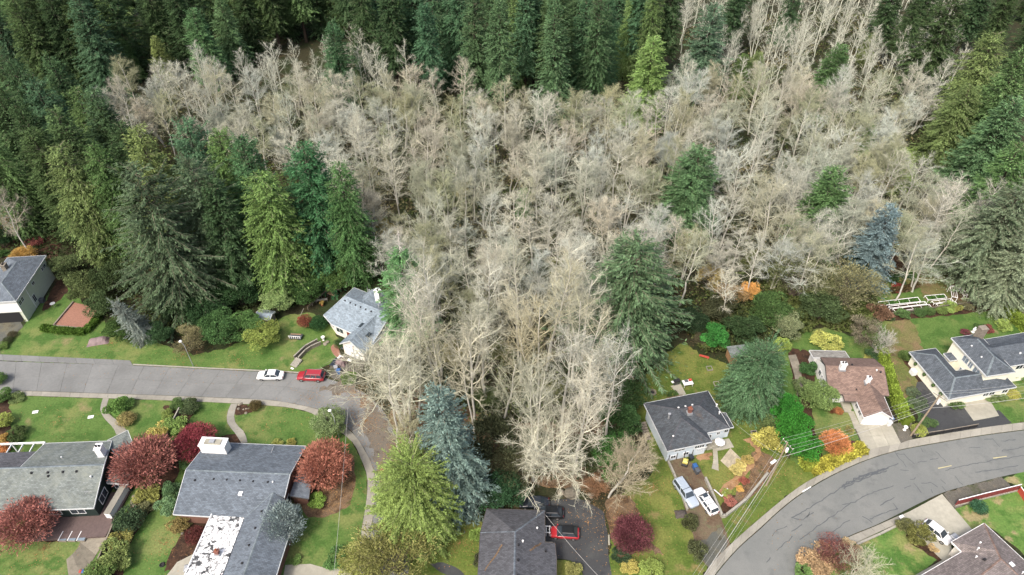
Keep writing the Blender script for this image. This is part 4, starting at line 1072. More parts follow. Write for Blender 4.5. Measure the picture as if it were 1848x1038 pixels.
undergrowth('undergrowth', WOOD, 90000, 2.2, 5, ['m_under_dark', 'm_under_green', 'm_under_tan', 'm_under_twig'], 'brambles, ferns and brush under the bare alders')
undergrowth('undergrowth', [(-40, 420), (60, 500), (110, 500), (200, 585), (260, 610), (400, 610), (520, 560), (590, 520), (660, 500), (640, 440), (560, 400), (470, 330), (300, 290), (160, 250), (-60, 260)], 26000, 2.0, 6, ['m_under_dark', 'm_under_dark', 'm_under_green', 'm_under_twig'], 'dark brush under the evergreen clump', twig_share=0.08)
undergrowth('undergrowth', [(1240, 600), (1290, 560), (1400, 500), (1560, 490), (1590, 560), (1560, 610), (1480, 590), (1420, 620), (1330, 640), (1270, 640)], 16000, 1.6, 7, ['m_under_dark', 'm_under_green', 'm_under_green', 'm_under_twig'], 'green brush beneath the olive oaks', twig_share=0.08)

# ------------------------------------------------------------------ shrubs and garden trees: (builder, centre in the photo, radius, height, colour, label)
RED, CRIM, RUST, MAROON = C(168, 102, 88, .72), C(150, 58, 68, .74), C(184, 112, 84, .78), C(128, 68, 76, .7)
YEL, ORA, GRN, LGR, DGR, OLV = C(212, 168, 54, .66), C(228, 144, 62, .7), C(84, 124, 50, .6), C(146, 174, 62, .6), C(52, 88, 50, .6), C(116, 120, 68, .6)
LIME, BRT, GOLD = C(164, 186, 58, .62), C(58, 156, 46, .6), C(196, 182, 66, .62)
VB = {'shrub': (SHRUB, 2.4, 1.6), 'round': (ROUND, 2.4, 1.6), 'broad': (BROAD, 9, 4.5), 'maple': (MAPLE, 5.2, 3.2), 'twiggy': (TWIGGY, 9, 4.6)}
SH = [
    ('maple', 262, 835, 5.0, 6.4, RED, 'wide rusty red maple between the two near roofs', 'red_maple'),
    ('maple', 352, 800, 3.7, 4.6, CRIM, 'crimson maple beside the big white chimney', 'red_maple'),
    ('maple', 586, 842, 4.5, 6.6, RUST, 'rust-brown maple at the corner of the large grey roof', 'red_maple'),
    ('maple', 46, 945, 4.4, 5.2, RED, 'rusty red tree over the brown deck', 'red_maple'),
    ('round', 352, 966, 1.5, 1.9, C(118, 62, 58, .6), 'dark red mounded shrub beside the white flat roof', 'weeping_maple'),
    ('maple', 1140, 965, 3.2, 4.2, MAROON, 'maroon plum tree beside the blacktop drive', 'plum_tree'),
    ('twiggy', 1508, 1002, 2.8, 3.6, C(150, 92, 84, .6), 'dusky red shrub by the kerb of the curving road', 'shrub'),
    ('round', 550, 580, 1.5, 2.4, C(158, 88, 62, .6), 'rust coloured shrub next to the grey-roofed house', 'shrub'),
    ('maple', 1507, 800, 2.6, 2.8, ORA, 'blazing orange maple on the front lawn of the brown-roofed house', 'orange_maple'),
    ('broad', 1352, 528, 1.8, 4.5, C(232, 172, 56, .8), 'bright orange bush below the pale alders', 'shrub'),
    ('twiggy', 1318, 535, 3.2, 5, C(190, 152, 84, .65), 'tawny half-bare tree beside the bright orange bush', 'tree'),
    ('twiggy', 1283, 500, 3.2, 6, C(200, 176, 80, .75), 'thin yellowing tree behind the tawny one', 'tree'),
    ('broad', 697, 415, 2.6, 6, C(188, 168, 54, .6), 'yellow-leaved tree at the foot of the slim dark cedar', 'tree'),
    ('maple', 43, 462, 2.6, 3.6, YEL, 'golden maple behind the ridge of the pale green house', 'golden_maple'),
    ('broad', 22, 402, 2.8, 7, C(206, 160, 52, .6), 'tall golden tree at the picture edge above the green house', 'golden_maple'),
    ('shrub', 62, 437, 1.8, 1.6, C(160, 86, 76, .6), 'pinkish red bush in the bed behind the green house', 'shrub'),
    ('broad', -2, 428, 2.6, 6, DGR, 'dark green tree at the picture edge behind the green house', 'tree'),
    ('shrub', 6, 455, 1.4, 1.6, GRN, 'green bush touching the chimney side of the green house', 'shrub'),
    # beside the street lawn
    ('broad', 395, 592, 3.8, 5.5, C(70, 112, 52, .8), 'large dark green rhododendron above the street lawn', 'rhododendron'),
    ('broad', 440, 590, 3.6, 5.0, C(84, 130, 56, .8), 'mid green rhododendron with pale new leaves', 'rhododendron'),
    ('broad', 474, 606, 3.4, 4.0, C(150, 172, 50, .62), 'yellow-green rhododendron by the garden cart', 'rhododendron'),
    ('broad', 497, 548, 2.9, 5.0, C(136, 164, 84, .75), 'pale green round tree behind the yellow-green rhododendron', 'tree'),
    ('twiggy', 342, 614, 3.2, 4.6, C(150, 144, 92, .6), 'sparse khaki tree around the street lamp', 'tree'),
    ('broad', 290, 600, 2.6, 4.2, C(66, 102, 56, .6), 'dark shrub between the khaki tree and the spruce', 'shrub'),
    ('broad', 222, 595, 3.0, 4.0, C(70, 104, 40, .6), 'dense green bush beside the collapsed silvery conifer', 'shrub'),
    ('broad', 370, 560, 4.0, 6, C(56, 92, 48, .6), 'shaded evergreen shrub under the second grey spruce', 'shrub'),
    ('broad', 430, 530, 4.0, 7, C(60, 98, 50, .6), 'dark evergreen at the foot of the bright pyramid cedar', 'shrub'),
    ('broad', 555, 525, 3.6, 5, C(66, 106, 46, .6), 'green thicket behind the cluttered side yard', 'shrub'),
    ('broad', 610, 505, 3.2, 5, C(96, 132, 50, .6), 'lighter green thicket behind the grey roof', 'shrub'),
    ('round', 575, 584, 1.8, 2.4, C(56, 104, 50, .6), 'round dark shrub under the side window', 'shrub'),
    ('round', 612, 620, 1.1, 1.7, C(90, 124, 60, .6), 'clipped shrub in the ring of brick path', 'shrub'),
    ('shrub', 630, 684, 1.4, 1.1, C(110, 144, 52, .6), 'tuft of green grass by the drive mouth', 'grass_clump'),
    ('shrub', 43, 572, 1.0, 0.9, C(178, 182, 46, .6), 'small yellow-green shrub at the garage corner', 'shrub'),
    ('round', 22, 604, 0.9, 1.0, C(96, 92, 64, .6), 'small grey-brown clipped shrub along the old drive', 'shrub'),
    ('round', 14, 614, 0.9, 1.0, C(84, 96, 54, .6), 'greener clipped shrub nearer the street on the old drive', 'shrub'),
    ('shrub', 5, 624, 1.0, 0.9, C(110, 140, 48, .6), 'low green plant at the street end of the old drive', 'shrub'),
    ('broad', 150, 520, 3.6, 6.5, C(106, 126, 66, .6), 'olive bush under the tall olive cedar', 'shrub'),
    ('broad', 185, 548, 3.2, 5.5, C(88, 112, 58, .6), 'green bush at the uphill corner of the bare square plot', 'shrub'),
    ('broad', 205, 505, 3.8, 7, C(76, 100, 54, .6), 'dark bush between the cedar and the huge spruce', 'shrub'),
    ('broad', 118, 480, 3.0, 5.5, C(110, 130, 70, .6), 'pale olive bush nearest the back corner of the green house', 'shrub'),
    ('broad', 320, 560, 3.4, 6, C(64, 92, 52, .6), 'shadowy bush under the low boughs of the huge spruce', 'shrub'),
    # lawns south of the street
    ('shrub', 212, 729, 2.2, 2.6, C(108, 152, 46, .6), 'bright green bush where the curved path meets the pavement', 'shrub'),
    ('round', 228, 757, 1.6, 1.6, C(168, 154, 78, .6), 'tan feathery bush along the curved path', 'shrub'),
    ('round', 461, 732, 1.2, 1.4, C(112, 100, 52, .6), 'round brownish shrub on the stony bed', 'shrub'),
    ('shrub', 318, 729, 1.3, 1.5, C(96, 128, 56, .6), 'green shrub on the boundary, touching the pavement', 'shrub'),
    ('shrub', 345, 735, 1.7, 1.8, C(86, 108, 64, .6), 'grey-green juniper with a brown top near the pavement', 'shrub'),
    ('shrub', 300, 746, 1.1, 1.2, C(150, 172, 56, .6), 'small lime shrub on the boundary bed', 'shrub'),
    ('shrub', 318, 766, 1.9, 2.4, C(146, 182, 66, .6), 'pale green shrub halfway down the boundary bed', 'shrub'),
    ('shrub', 286, 780, 1.8, 2.0, C(204, 190, 72, .62), 'pale yellow shrub above the wide red maple', 'shrub'),
    ('shrub', 6, 716, 1.6, 1.8, C(96, 138, 56, .6), 'green shrub at the picture edge by the pavement', 'shrub'),
    ('shrub', 28, 718, 1.4, 1.0, C(120, 146, 72, .6), 'low pale green ground plant beside the pavement', 'shrub'),
    ('shrub', 4, 760, 1.6, 2.0, LIME, 'lime shrub at the picture edge beside the big lawn', 'shrub'),
    ('shrub', 30, 782, 1.5, 1.6, C(88, 112, 54, .6), 'dull green shrub by the lawn corner near the pergola', 'shrub'),
    ('shrub', 6, 788, 1.1, 1.6, YEL, 'yellow bush at the picture edge above the pergola', 'shrub'),
    ('shrub', 4, 812, 1.2, 2.0, ORA, 'orange-red bush at the picture edge by the pergola', 'shrub'),
    ('round', -2, 684, 1.4, 1.8, C(92, 132, 48, .6), 'green bush standing at the street edge by the picture border', 'shrub'),
    ('broad', 594, 766, 2.9, 4.6, C(136, 166, 98, .6), 'pale feathery cypress on the pavement corner', 'cypress_tree'),
    ('shrub', 570, 903, 1.4, 1.7, C(150, 194, 44, .62), 'bright lime bush under the rust-brown maple', 'shrub'),
    ('shrub', 612, 1008, 1.9, 1.8, C(96, 146, 62, .6), 'light green fern-like shrub at the drive corner', 'shrub'),
    ('shrub', 535, 1012, 0.8, 0.7, C(112, 156, 60, .6), 'tiny green plant by the garage corner', 'shrub'),
    ('shrub', 525, 798, 0.7, 0.8, C(178, 176, 60, .6), 'small yellow shrub against the eaves, by the round shrub', 'shrub'),
    ('shrub', 500, 800, 0.9, 0.9, C(186, 190, 66, .6), 'larger yellow shrub against the back eaves', 'shrub'),
    ('maple', 512, 948, 3.4, 5.5, C(150, 172, 168, .6), 'pale blue-grey rounded spruce at the roof corner', 'blue_spruce'),
    ('shrub', 268, 892, 1.8, 2.0, C(176, 178, 62, .6), 'yellow-green shrub below the wide red maple', 'shrub'),
    ('shrub', 255, 915, 1.6, 1.9, C(150, 150, 90, .6), 'dull olive shrub in the bed by the pale wall', 'shrub'),
    ('round', 232, 938, 2.3, 2.8, C(76, 104, 66, .6), 'large dark green mound beside the end of the deck', 'shrub'),
    ('shrub', 310, 880, 1.5, 2.2, C(112, 156, 92, .6), 'soft green shrub against the side of the large grey roof', 'shrub'),
    ('shrub', 302, 915, 1.6, 2.2, C(116, 158, 98, .6), 'soft green shrub lower down the same wall', 'shrub'),
    ('shrub', 326, 946, 1.7, 1.8, C(158, 136, 62, .6), 'ochre shrub at the roof corner near the red mound', 'shrub'),
    ('shrub', 218, 975, 1.6, 2.0, C(172, 170, 66, .6), 'yellowing shrub on the fence line below the deck', 'shrub'),
    ('shrub', 205, 1005, 2.4, 2.8, C(136, 158, 70, .6), 'broad green shrub at the lower end of the fence', 'shrub'),
    ('shrub', 185, 1030, 2.2, 2.6, C(110, 146, 58, .6), 'green shrub cut by the bottom edge near the stone path', 'shrub'),
    ('shrub', 335, 838, 1.2, 1.4, C(104, 150, 74, .6), 'green fern beside the crimson maple', 'shrub'),
    # round the centre house
    ('broad', 905, 890, 3.4, 5.5, C(54, 96, 56, .6), 'dark evergreen behind the charcoal roof', 'shrub'),
    ('broad', 890, 800, 4.4, 9, C(92, 104, 70, .55), 'ivy-grown evergreen beside the blue spruce', 'tree'),
    ('twiggy', 930, 850, 3.6, 7, C(112, 116, 74, .55), 'half-bare greenish tree behind the dark evergreen', 'tree'),
    ('twiggy', 715, 1005, 5.6, 8, C(160, 156, 66, .6), 'yellowing lichen-grey tree at the bottom edge by the road', 'tree'),
    ('broad', 655, 1015, 3.2, 5, C(162, 168, 56, .6), 'yellow-green bush at the road edge under the cypress', 'shrub'),
    ('shrub', 861, 965, 1.0, 1.2, C(150, 184, 50, .6), 'lime shrub against the wall of the charcoal-roofed house', 'shrub'),
    ('shrub', 868, 1010, 1.1, 1.2, C(84, 92, 64, .6), 'dull shrub further along the charcoal-roofed house', 'shrub'),
    ('shrub', 1035, 1030, 1.3, 1.2, C(160, 160, 70, .6), 'yellow-green shrub in the kidney of lawn', 'shrub'),
    ('twiggy', 1074, 878, 1.9, 2.6, C(190, 142, 96, .6), 'tan oak-leaf bush at the back of the blacktop', 'shrub'),
    ('broad', 1110, 830, 3.6, 6.5, C(84, 148, 50, .6), 'bright green laurel behind the fan-shaped bare tree', 'laurel'),
    ('broad', 1118, 765, 3.6, 6.5, C(72, 112, 50, .6), 'green laurel between the alders and the mossy lawn', 'laurel'),
    ('broad', 1135, 715, 3.0, 5, C(70, 106, 52, .6), 'dark laurel under the drooping spruce', 'laurel'),
    ('broad', 1060, 820, 3.2, 4.5, C(96, 112, 56, .55), 'dull green thicket behind the tan bush', 'shrub'),
    ('shrub', 1120, 1002, 1.3, 1.2, C(70, 96, 60, .6), 'dark low shrub next to the maroon plum', 'shrub'),
    ('shrub', 1136, 1022, 1.2, 1.2, C(202, 190, 66, .62), 'yellow-leaved shrub below the maroon plum', 'shrub'),
    ('shrub', 1175, 1032, 1.7, 1.4, C(160, 190, 60, .62), 'light lime shrub at the bottom edge of the mossy lawn', 'shrub'),
    ('shrub', 1245, 942, 1.3, 2.2, C(96, 104, 60, .6), 'tall brown-green shrub at the drive edge, nearer the cars', 'shrub'),
    ('shrub', 1258, 995, 1.5, 2.6, C(104, 112, 66, .6), 'tall brown-green shrub at the drive edge, nearer the road', 'shrub'),
    ('shrub', 1215, 712, 0.9, 0.9, C(84, 120, 50, .6), 'low green shrub behind the back deck', 'shrub'),
    # gardens of the blue and the brown-roofed house
    ('shrub', 1388, 795, 2.4, 3.0, C(196, 190, 54, .62), 'big yellow shrub beside the utility pole', 'shrub'),
    ('shrub', 1392, 765, 1.8, 2.6, C(112, 136, 66, .6), 'green shrub behind the big yellow one', 'shrub'),
    ('shrub', 1330, 848, 1.0, 1.1, C(218, 200, 96, .64), 'pale yellow shrub beside the paved square, lowest of three', 'shrub'),
    ('shrub', 1338, 838, 1.0, 1.1, C(214, 198, 96, .64), 'pale yellow shrub beside the paved square, middle of three', 'shrub'),
    ('shrub', 1350, 830, 0.9, 1.0, C(208, 188, 84, .64), 'pale yellow shrub beside the paved square, uppermost of three', 'shrub'),
    ('shrub', 1318, 905, 0.9, 0.9, RED, 'small red shrub inside the walled bed', 'shrub'),
    ('shrub', 1343, 866, 0.8, 0.8, C(190, 104, 80, .6), 'salmon red shrub on the slope of the walled bed', 'shrub'),
    ('shrub', 1310, 890, 0.8, 0.8, LIME, 'little lime shrub in the walled bed', 'shrub'),
    ('shrub', 1335, 882, 0.6, 0.6, YEL, 'tiny yellow shrub in the walled bed', 'shrub'),
    ('broad', 1288, 610, 2.7, 5.6, BRT, 'clipped bright green thimble-shaped holly by the lawn end', 'holly'),
    ('twiggy', 1263, 612, 1.4, 2.4, C(140, 128, 92, .55), 'greyish bush beside the bright green holly', 'shrub'),
    ('shrub', 1412, 622, 1.6, 2.0, C(150, 180, 52, .62), 'rounded lime bush above the dense fir', 'shrub'),
    ('broad', 1420, 588, 2.8, 4.6, C(150, 166, 112, .6), 'pale sage green tree behind the rounded lime bush', 'tree'),
    ('shrub', 1495, 618, 2.6, 2.0, C(188, 194, 62, .62), 'spreading yellow-green shrub behind the grey lean-to roof', 'shrub'),
    ('shrub', 1458, 662, 1.7, 2.2, C(74, 120, 56, .6), 'dark green round shrub by the white gable wall', 'shrub'),
    ('broad', 1478, 715, 3.0, 4.2, C(126, 160, 72, .6), 'large green shrub in front of the white gable wall', 'shrub'),
    ('shrub', 1450, 698, 1.8, 2.4, C(124, 144, 76, .6), 'duller green shrub touching the dense fir', 'shrub'),
    ('round', 1502, 741, 0.7, 0.9, C(150, 96, 56, .6), 'brown ball shrub at the front step, darker one', 'shrub'),
    ('round', 1514, 742, 0.8, 1.0, C(190, 120, 54, .6), 'orange-brown ball shrub at the front step', 'shrub'),
    ('shrub', 1535, 775, 0.8, 0.9, C(170, 166, 80, .6), 'yellowish plant at the lawn end of the front walk', 'shrub'),
    ('shrub', 1545, 803, 0.9, 0.9, C(140, 84, 92, .6), 'purple shrub at the corner of the concrete drive', 'shrub'),
    ('round', 1658, 776, 1.3, 1.5, C(170, 186, 52, .62), 'lime ball shrub at the foot of the utility pole', 'shrub'),
    ('shrub', 1672, 762, 1.5, 0.7, C(92, 124, 62, .6), 'low green ground cover beside the lime ball', 'shrub'),
    ('shrub', 1658, 728, 1.5, 0.9, C(104, 124, 84, .6), 'grey-green ground cover at the edge of the blacktop', 'shrub'),
    ('shrub', 1646, 706, 1.2, 0.9, C(108, 126, 84, .6), 'grey-green ground cover at the far end of the blacktop', 'shrub'),
    ('broad', 1582, 610, 2.4, 4, C(108, 150, 54, .6), 'green bush behind the small grey bare tree', 'shrub'),
    ('shrub', 1574, 640, 1.3, 1.6, C(78, 116, 66, .6), 'dark shrub at the back corner of the brown roof', 'shrub'),
    ('shrub', 1568, 645, 0.9, 1.0, C(200, 196, 70, .6), 'small yellow shrub at the back corner of the brown roof', 'shrub'),
    ('round', 1634, 642, 1.3, 1.4, C(104, 140, 56, .6), 'green ball at the corner of the low cream wing', 'shrub'),
    ('shrub', 1722, 730, 1.4, 1.0, C(100, 132, 62, .6), 'green shrub under the corner of the cream wing by the blacktop', 'shrub'),
    ('shrub', 1789, 718, 1.1, 1.0, C(136, 160, 84, .6), 'first soft green shrub along the cream front wall', 'shrub'),
    ('shrub', 1806, 716, 1.1, 1.0, C(122, 152, 78, .6), 'second soft green shrub along the cream front wall', 'shrub'),
    ('round', 1829, 712, 1.1, 1.3, C(204, 200, 50, .62), 'yellow ball shrub along the cream front wall', 'shrub'),
    ('shrub', 1828, 672, 1.5, 1.4, C(112, 156, 60, .6), 'green shrub in front of the far wing of the cream house', 'shrub'),
    ('shrub', 1848, 676, 1.3, 1.3, C(116, 160, 70, .6), 'green shrub at the picture edge by the cream house', 'shrub'),
    ('shrub', 1742, 600, 0.9, 0.8, MAROON, 'maroon plant behind the chimney of the cream house', 'shrub'),
    ('shrub', 1785, 593, 1.2, 1.0, C(160, 84, 72, .6), 'red plant in the bed behind the cream house', 'shrub'),
    ('shrub', 1771, 592, 1.2, 1.0, GRN, 'green plant between the two red ones behind the cream house', 'shrub'),
    ('shrub', 1814, 586, 1.7, 1.4, C(158, 184, 58, .62), 'lime shrub at the lower end of the clipped hedge', 'shrub'),
    # along the vegetable garden
    ('shrub', 1588, 565, 2.2, 2.2, C(140, 104, 74, .6), 'brownish red shrub at the low end of the vegetable garden', 'shrub'),
    ('round', 1606, 573, 1.0, 1.0, C(84, 108, 60, .6), 'first small shrub below the garden frames', 'shrub'),
    ('shrub', 1630, 567, 1.4, 1.4, C(100, 138, 62, .6), 'green shrub below the lowest white frame', 'shrub'),
    ('round', 1660, 564, 1.3, 1.3, C(92, 132, 60, .6), 'green ball below the white frames, nearer the house', 'shrub'),
    ('round', 1676, 561, 1.3, 1.3, C(96, 136, 62, .6), 'green ball below the white frames, next along', 'shrub'),
    ('round', 1699, 560, 1.2, 1.0, C(122, 150, 56, .6), 'flattened lime ball beside the garden steps', 'shrub'),
    ('shrub', 1712, 553, 1.6, 1.6, C(140, 172, 62, .62), 'pale green shrub beside the garden steps', 'shrub'),
    ('shrub', 1726, 556, 1.1, 1.1, C(170, 178, 60, .62), 'yellow-green shrub next to the pale green one', 'shrub'),
    ('shrub', 1745, 552, 1.3, 1.1, C(128, 128, 88, .6), 'greyish shrub along the dark garden wall', 'shrub'),
    ('broad', 1820, 508, 3.2, 4, C(48, 86, 56, .6), 'dark blue-green rounded evergreen at the end of the hedge', 'shrub'),
    ('broad', 1848, 520, 3.2, 4, C(66, 112, 66, .6), 'rounded evergreen at the picture edge behind the hedge', 'shrub'),
    ('shrub', 1620, 518, 1.6, 0.9, C(180, 74, 60, .6), 'red heather mound in the raised bed', 'shrub'),
    ('shrub', 1633, 508, 1.3, 1.2, C(176, 168, 72, .6), 'yellow plant beside the red heather mound', 'shrub'),
    ('shrub', 1625, 500, 2.2, 2.4, C(72, 112, 62, .6), 'dark green shrub behind the raised bed', 'shrub'),
    ('twiggy', 1605, 475, 3.0, 4.5, C(124, 96, 76, .55), 'brown thicket behind the leaning blue spruce', 'shrub'),
    # olive oaks and thicket between the houses and the wood
    ('twiggy', 1440, 500, 6.2, 10, C(124, 134, 76, .62), 'broad olive-leaved oak nearest the tawny tree', 'oak_tree'),
    ('twiggy', 1525, 520, 6.0, 10, C(150, 146, 92, .62), 'broad khaki oak next to the leaning blue spruce', 'oak_tree'),
    ('broad', 1480, 560, 4.0, 6, C(92, 116, 62, .55), 'green understorey tree between the two oaks', 'tree'),
    ('broad', 1390, 560, 4.0, 5.5, C(88, 124, 52, .58), 'green thicket tree below the bright orange bush', 'tree'),
    ('broad', 1340, 590, 3.6, 4.5, C(70, 100, 52, .55), 'dark thicket tree behind the small shed', 'tree'),
    ('broad', 1300, 560, 3.4, 5, C(84, 92, 60, .55), 'dim green thicket beside the drooping spruce', 'tree'),
    ('broad', 1250, 580, 3.0, 4, C(64, 92, 56, .55), 'dark brush at the skirt of the drooping spruce', 'shrub'),
    ('twiggy', 1560, 600, 3.4, 5, C(150, 142, 112, .55), 'greyish twiggy tree behind the lean-to', 'tree'),
    ('broad', 1540, 470, 4.0, 8, C(50, 84, 52, .55), 'dark evergreen tree behind the olive oaks', 'tree'),
    ('broad', 1370, 480, 3.6, 6, C(116, 122, 56, .55), 'yellowish green thicket under the pale alders', 'tree'),
    # bottom right corner
    ('round', 1767, 915, 1.3, 1.4, C(66, 120, 80, .6), 'round dark green shrub against the red fence', 'shrub'),
    ('shrub', 1636, 950, 1.3, 1.8, C(122, 122, 64, .6), 'olive shrub near the mailbox', 'shrub'),
    ('shrub', 1657, 962, 1.9, 2.6, C(130, 136, 56, .6), 'larger olive shrub beside the white hatchback', 'shrub'),
    ('shrub', 1475, 1012, 2.6, 2.2, C(186, 156, 108, .6), 'tan grassy shrub at the near kerb, inside the bend', 'shrub'),
    ('shrub', 1450, 1030, 1.2, 1.4, C(120, 164, 70, .6), 'light green shrub at the bottom edge inside the bend', 'shrub'),
    ('shrub', 1535, 992, 1.6, 1.4, C(196, 172, 122, .6), 'pale straw shrub next to the dusky red one', 'shrub'),
    ('shrub', 1683, 990, 0.7, 0.6, C(222, 190, 120, .64), 'small straw-yellow plant in the strip of soil', 'shrub'),
]
rsx = random.Random(21)
def dull(c, k=.12):
    m = .3 * c[0] + .59 * c[1] + .11 * c[2]
    return tuple((v + (m - v) * k) * 1.2 for v in c[:3]) + (1,)
for (kd, x, y, r, h, c, lb, nm) in SH:
    lst, hh, rr_ = VB[kd]
    p = P(x, y, h * 0.5)
    tree = kd in ('broad', 'maple', 'twiggy')
    plant(nm, lst[rsx.randrange(len(lst))], (hh, rr_ * 0.98), (p.x, p.y, 0), h, r, dull(vary(c, .06, rsx)), lb, 'tree' if 'tree' in nm or 'maple' in nm or nm in ('laurel',) else 'shrub', None, rsx.uniform(0, 6.28), parts=('trunk' if tree else 'stem', 'crown'))

# the sagging silvery conifer against the big bush
p = P(268, 610)
t = thing('sagging_conifer', 'thin silvery grey conifer sagging in front of the huge spruce', 'tree', (p.x, p.y, 0), 0.3)
t.rotation_euler = (0.12, -0.2, 0.3); t.scale = (0.42, 0.42, 0.4)
link('trunk', CON['spruce'][0][0], t); link('crown', CON['spruce'][0][1], t, color=C(150, 164, 154, .7))

# arborvitae: a bright green row by the utility pole
for i, (x, y, h, r) in enumerate(((1418, 742, 6.5, 2.6), (1432, 770, 6.0, 2.7), (1448, 805, 5.4, 2.7))):
    p = P(x, y, h * 0.5)
    plant('arborvitae', BROAD[i], (9, 4.4), (p.x, p.y, 0), h, r, vary(C(72, 164, 48, .6), .05), ('brilliant green arborvitae touching the dense grey-green fir', 'brilliant green arborvitae in the middle of the row of three', 'brilliant green arborvitae right behind the utility pole')[i], 'shrub', 'row of brilliant green arborvitae', parts=('trunk', 'crown'))

# clipped hedges: leaves over the faces of a long block
def hedge(label, line, wid, h, col, name='hedge', n_per=420, leaf=0.15):
    g = np.random.default_rng(len(label))
    L = gpts(line)
    pos, nr = [], []
    core = MB()
    for a, b in zip(L[:-1], L[1:]):
        a, b = np.array(a), np.array(b); ln = np.linalg.norm(b - a); d = (b - a) / ln; s = np.array([-d[1], d[0]])
        q = [tuple(a - s * (wid / 2 - .15)), tuple(b - s * (wid / 2 - .15)), tuple(b + s * (wid / 2 - .15)), tuple(a + s * (wid / 2 - .15))]
        core.prism(ccw(q), 0, h - 0.2)
        m = int(ln * n_per)
        u = g.uniform(-0.02, 1.02, m) * ln; f = g.integers(0, 5, m)
        v = g.uniform(-wid / 2, wid / 2, m); z = g.uniform(0.05, h, m)
        v = np.where(f == 0, -wid / 2, np.where(f == 1, wid / 2, v)); z = np.where(f >= 2, h, z)
        bul = 0.06 * np.sin(u * 2.1) + 0.05 * np.sin(u * 5.3)
        v = v * (1 + bul); z = z * (1 + 0.04 * np.sin(u * 1.3 + 1)) - np.where(f >= 2, (v / wid) ** 2 * 0.5 * h * 0.4, 0)
        xy = a + np.outer(u, d) + np.outer(v, s)
        pos.append(np.column_stack([xy, z]))
        nn = np.zeros((m, 3)); sg = np.where(f == 0, -1.0, np.where(f == 1, 1.0, 0.0))
        nn[:, :2] = np.outer(sg, s); nn[:, 2] = np.where(f >= 2, 1.0, 0.2); nr.append(nn)
    pos = np.concatenate(pos); nr = np.concatenate(nr); m = len(pos)
    org = pos[:, :2].mean(0); pos[:, :2] -= org
    pos += g.normal(0, 0.07, (m, 3))
    d = nr * 0.5 + g.normal(0, 0.6, (m, 3)); s = leaf * g.uniform(0.7, 1.4, m)
    B = NB(); V, F = cards(pos, d, nr + g.normal(0, 0.5, (m, 3)), s * 1.5, s); B.add(V, F, 0)
    t = thing(name, label, 'hedge', (org[0], org[1], 0))
    core.V = [(x - org[0], y - org[1], z) for x, y, z in core.V]
    core.build('shaded_core', 'm_leaf', t, color=tuple(c * .6 for c in col[:3]) + (1,))  # solid core in darkened leaf colour: the shade behind the leaves, painted in
    link('foliage', B.mesh('foliage', ['m_leafsmall']), t, color=col)
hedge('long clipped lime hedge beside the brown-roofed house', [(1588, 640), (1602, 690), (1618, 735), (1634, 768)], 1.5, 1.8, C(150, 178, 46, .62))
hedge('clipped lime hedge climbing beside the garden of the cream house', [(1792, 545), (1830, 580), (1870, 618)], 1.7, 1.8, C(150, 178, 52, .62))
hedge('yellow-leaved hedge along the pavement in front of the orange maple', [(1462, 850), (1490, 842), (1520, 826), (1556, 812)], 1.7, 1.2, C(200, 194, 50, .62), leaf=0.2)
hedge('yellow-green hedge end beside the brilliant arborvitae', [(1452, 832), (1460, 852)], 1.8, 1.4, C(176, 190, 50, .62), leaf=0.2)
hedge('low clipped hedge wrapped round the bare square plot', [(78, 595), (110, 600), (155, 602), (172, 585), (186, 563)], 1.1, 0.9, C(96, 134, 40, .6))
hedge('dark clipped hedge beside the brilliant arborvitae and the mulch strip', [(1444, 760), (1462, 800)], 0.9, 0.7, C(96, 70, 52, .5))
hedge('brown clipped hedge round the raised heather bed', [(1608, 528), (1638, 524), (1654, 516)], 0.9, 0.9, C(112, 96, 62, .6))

# fallen leaves on lawns and road
leaf_mat('m_fallen', C(176, 132, 80, .6), lo=0.5, hi=1.4, trans=0)
def fallen(label, spots, seed):
    g = np.random.default_rng(seed); pos = []
    for x, y, r, n in spots:
        c = P(x, y); a = g.uniform(0, 2 * pi, n); q = np.abs(g.normal(0, .5, n)) * r
        pos.append(np.column_stack([c.x + np.cos(a) * q, c.y + np.sin(a) * q, np.full(n, .09)]))
    pos = np.concatenate(pos); n = len(pos)
    B = NB(); V, F = cards(pos, np.column_stack([g.normal(size=(n, 2)), np.zeros(n)]), np.column_stack([g.normal(0, .2, (n, 2)), np.ones(n)]), g.uniform(.1, .22, n), g.uniform(.06, .14, n)); B.add(V, F, 0)
    tag(link('fallen_leaves', B.mesh('fallen_leaves', ['m_fallen'])), label, 'fallen leaves', None, 'stuff')
fallen('fallen leaves scattered over lawns, road and drives', [(590, 880, 6, 500), (262, 860, 6, 250), (350, 800, 5, 200), (660, 760, 9, 900), (690, 850, 7, 700), (640, 710, 8, 400), (1130, 940, 7, 500), (1150, 1000, 8, 300), (1180, 880, 9, 350), (1060, 940, 10, 300), (1160, 700, 9, 300), (1330, 870, 7, 400), (1390, 850, 7, 300), (1507, 800, 4, 250), (830, 980, 7, 300), (330, 640, 9, 400), (200, 620, 9, 250), (430, 650, 9, 200), (80, 990, 7, 250), (1600, 660, 7, 200), (560, 720, 9, 200), (1480, 1010, 6, 250), (100, 760, 14, 200), (480, 770, 9, 150), (1230, 670, 12, 250), (300, 980, 8, 200)], 4)

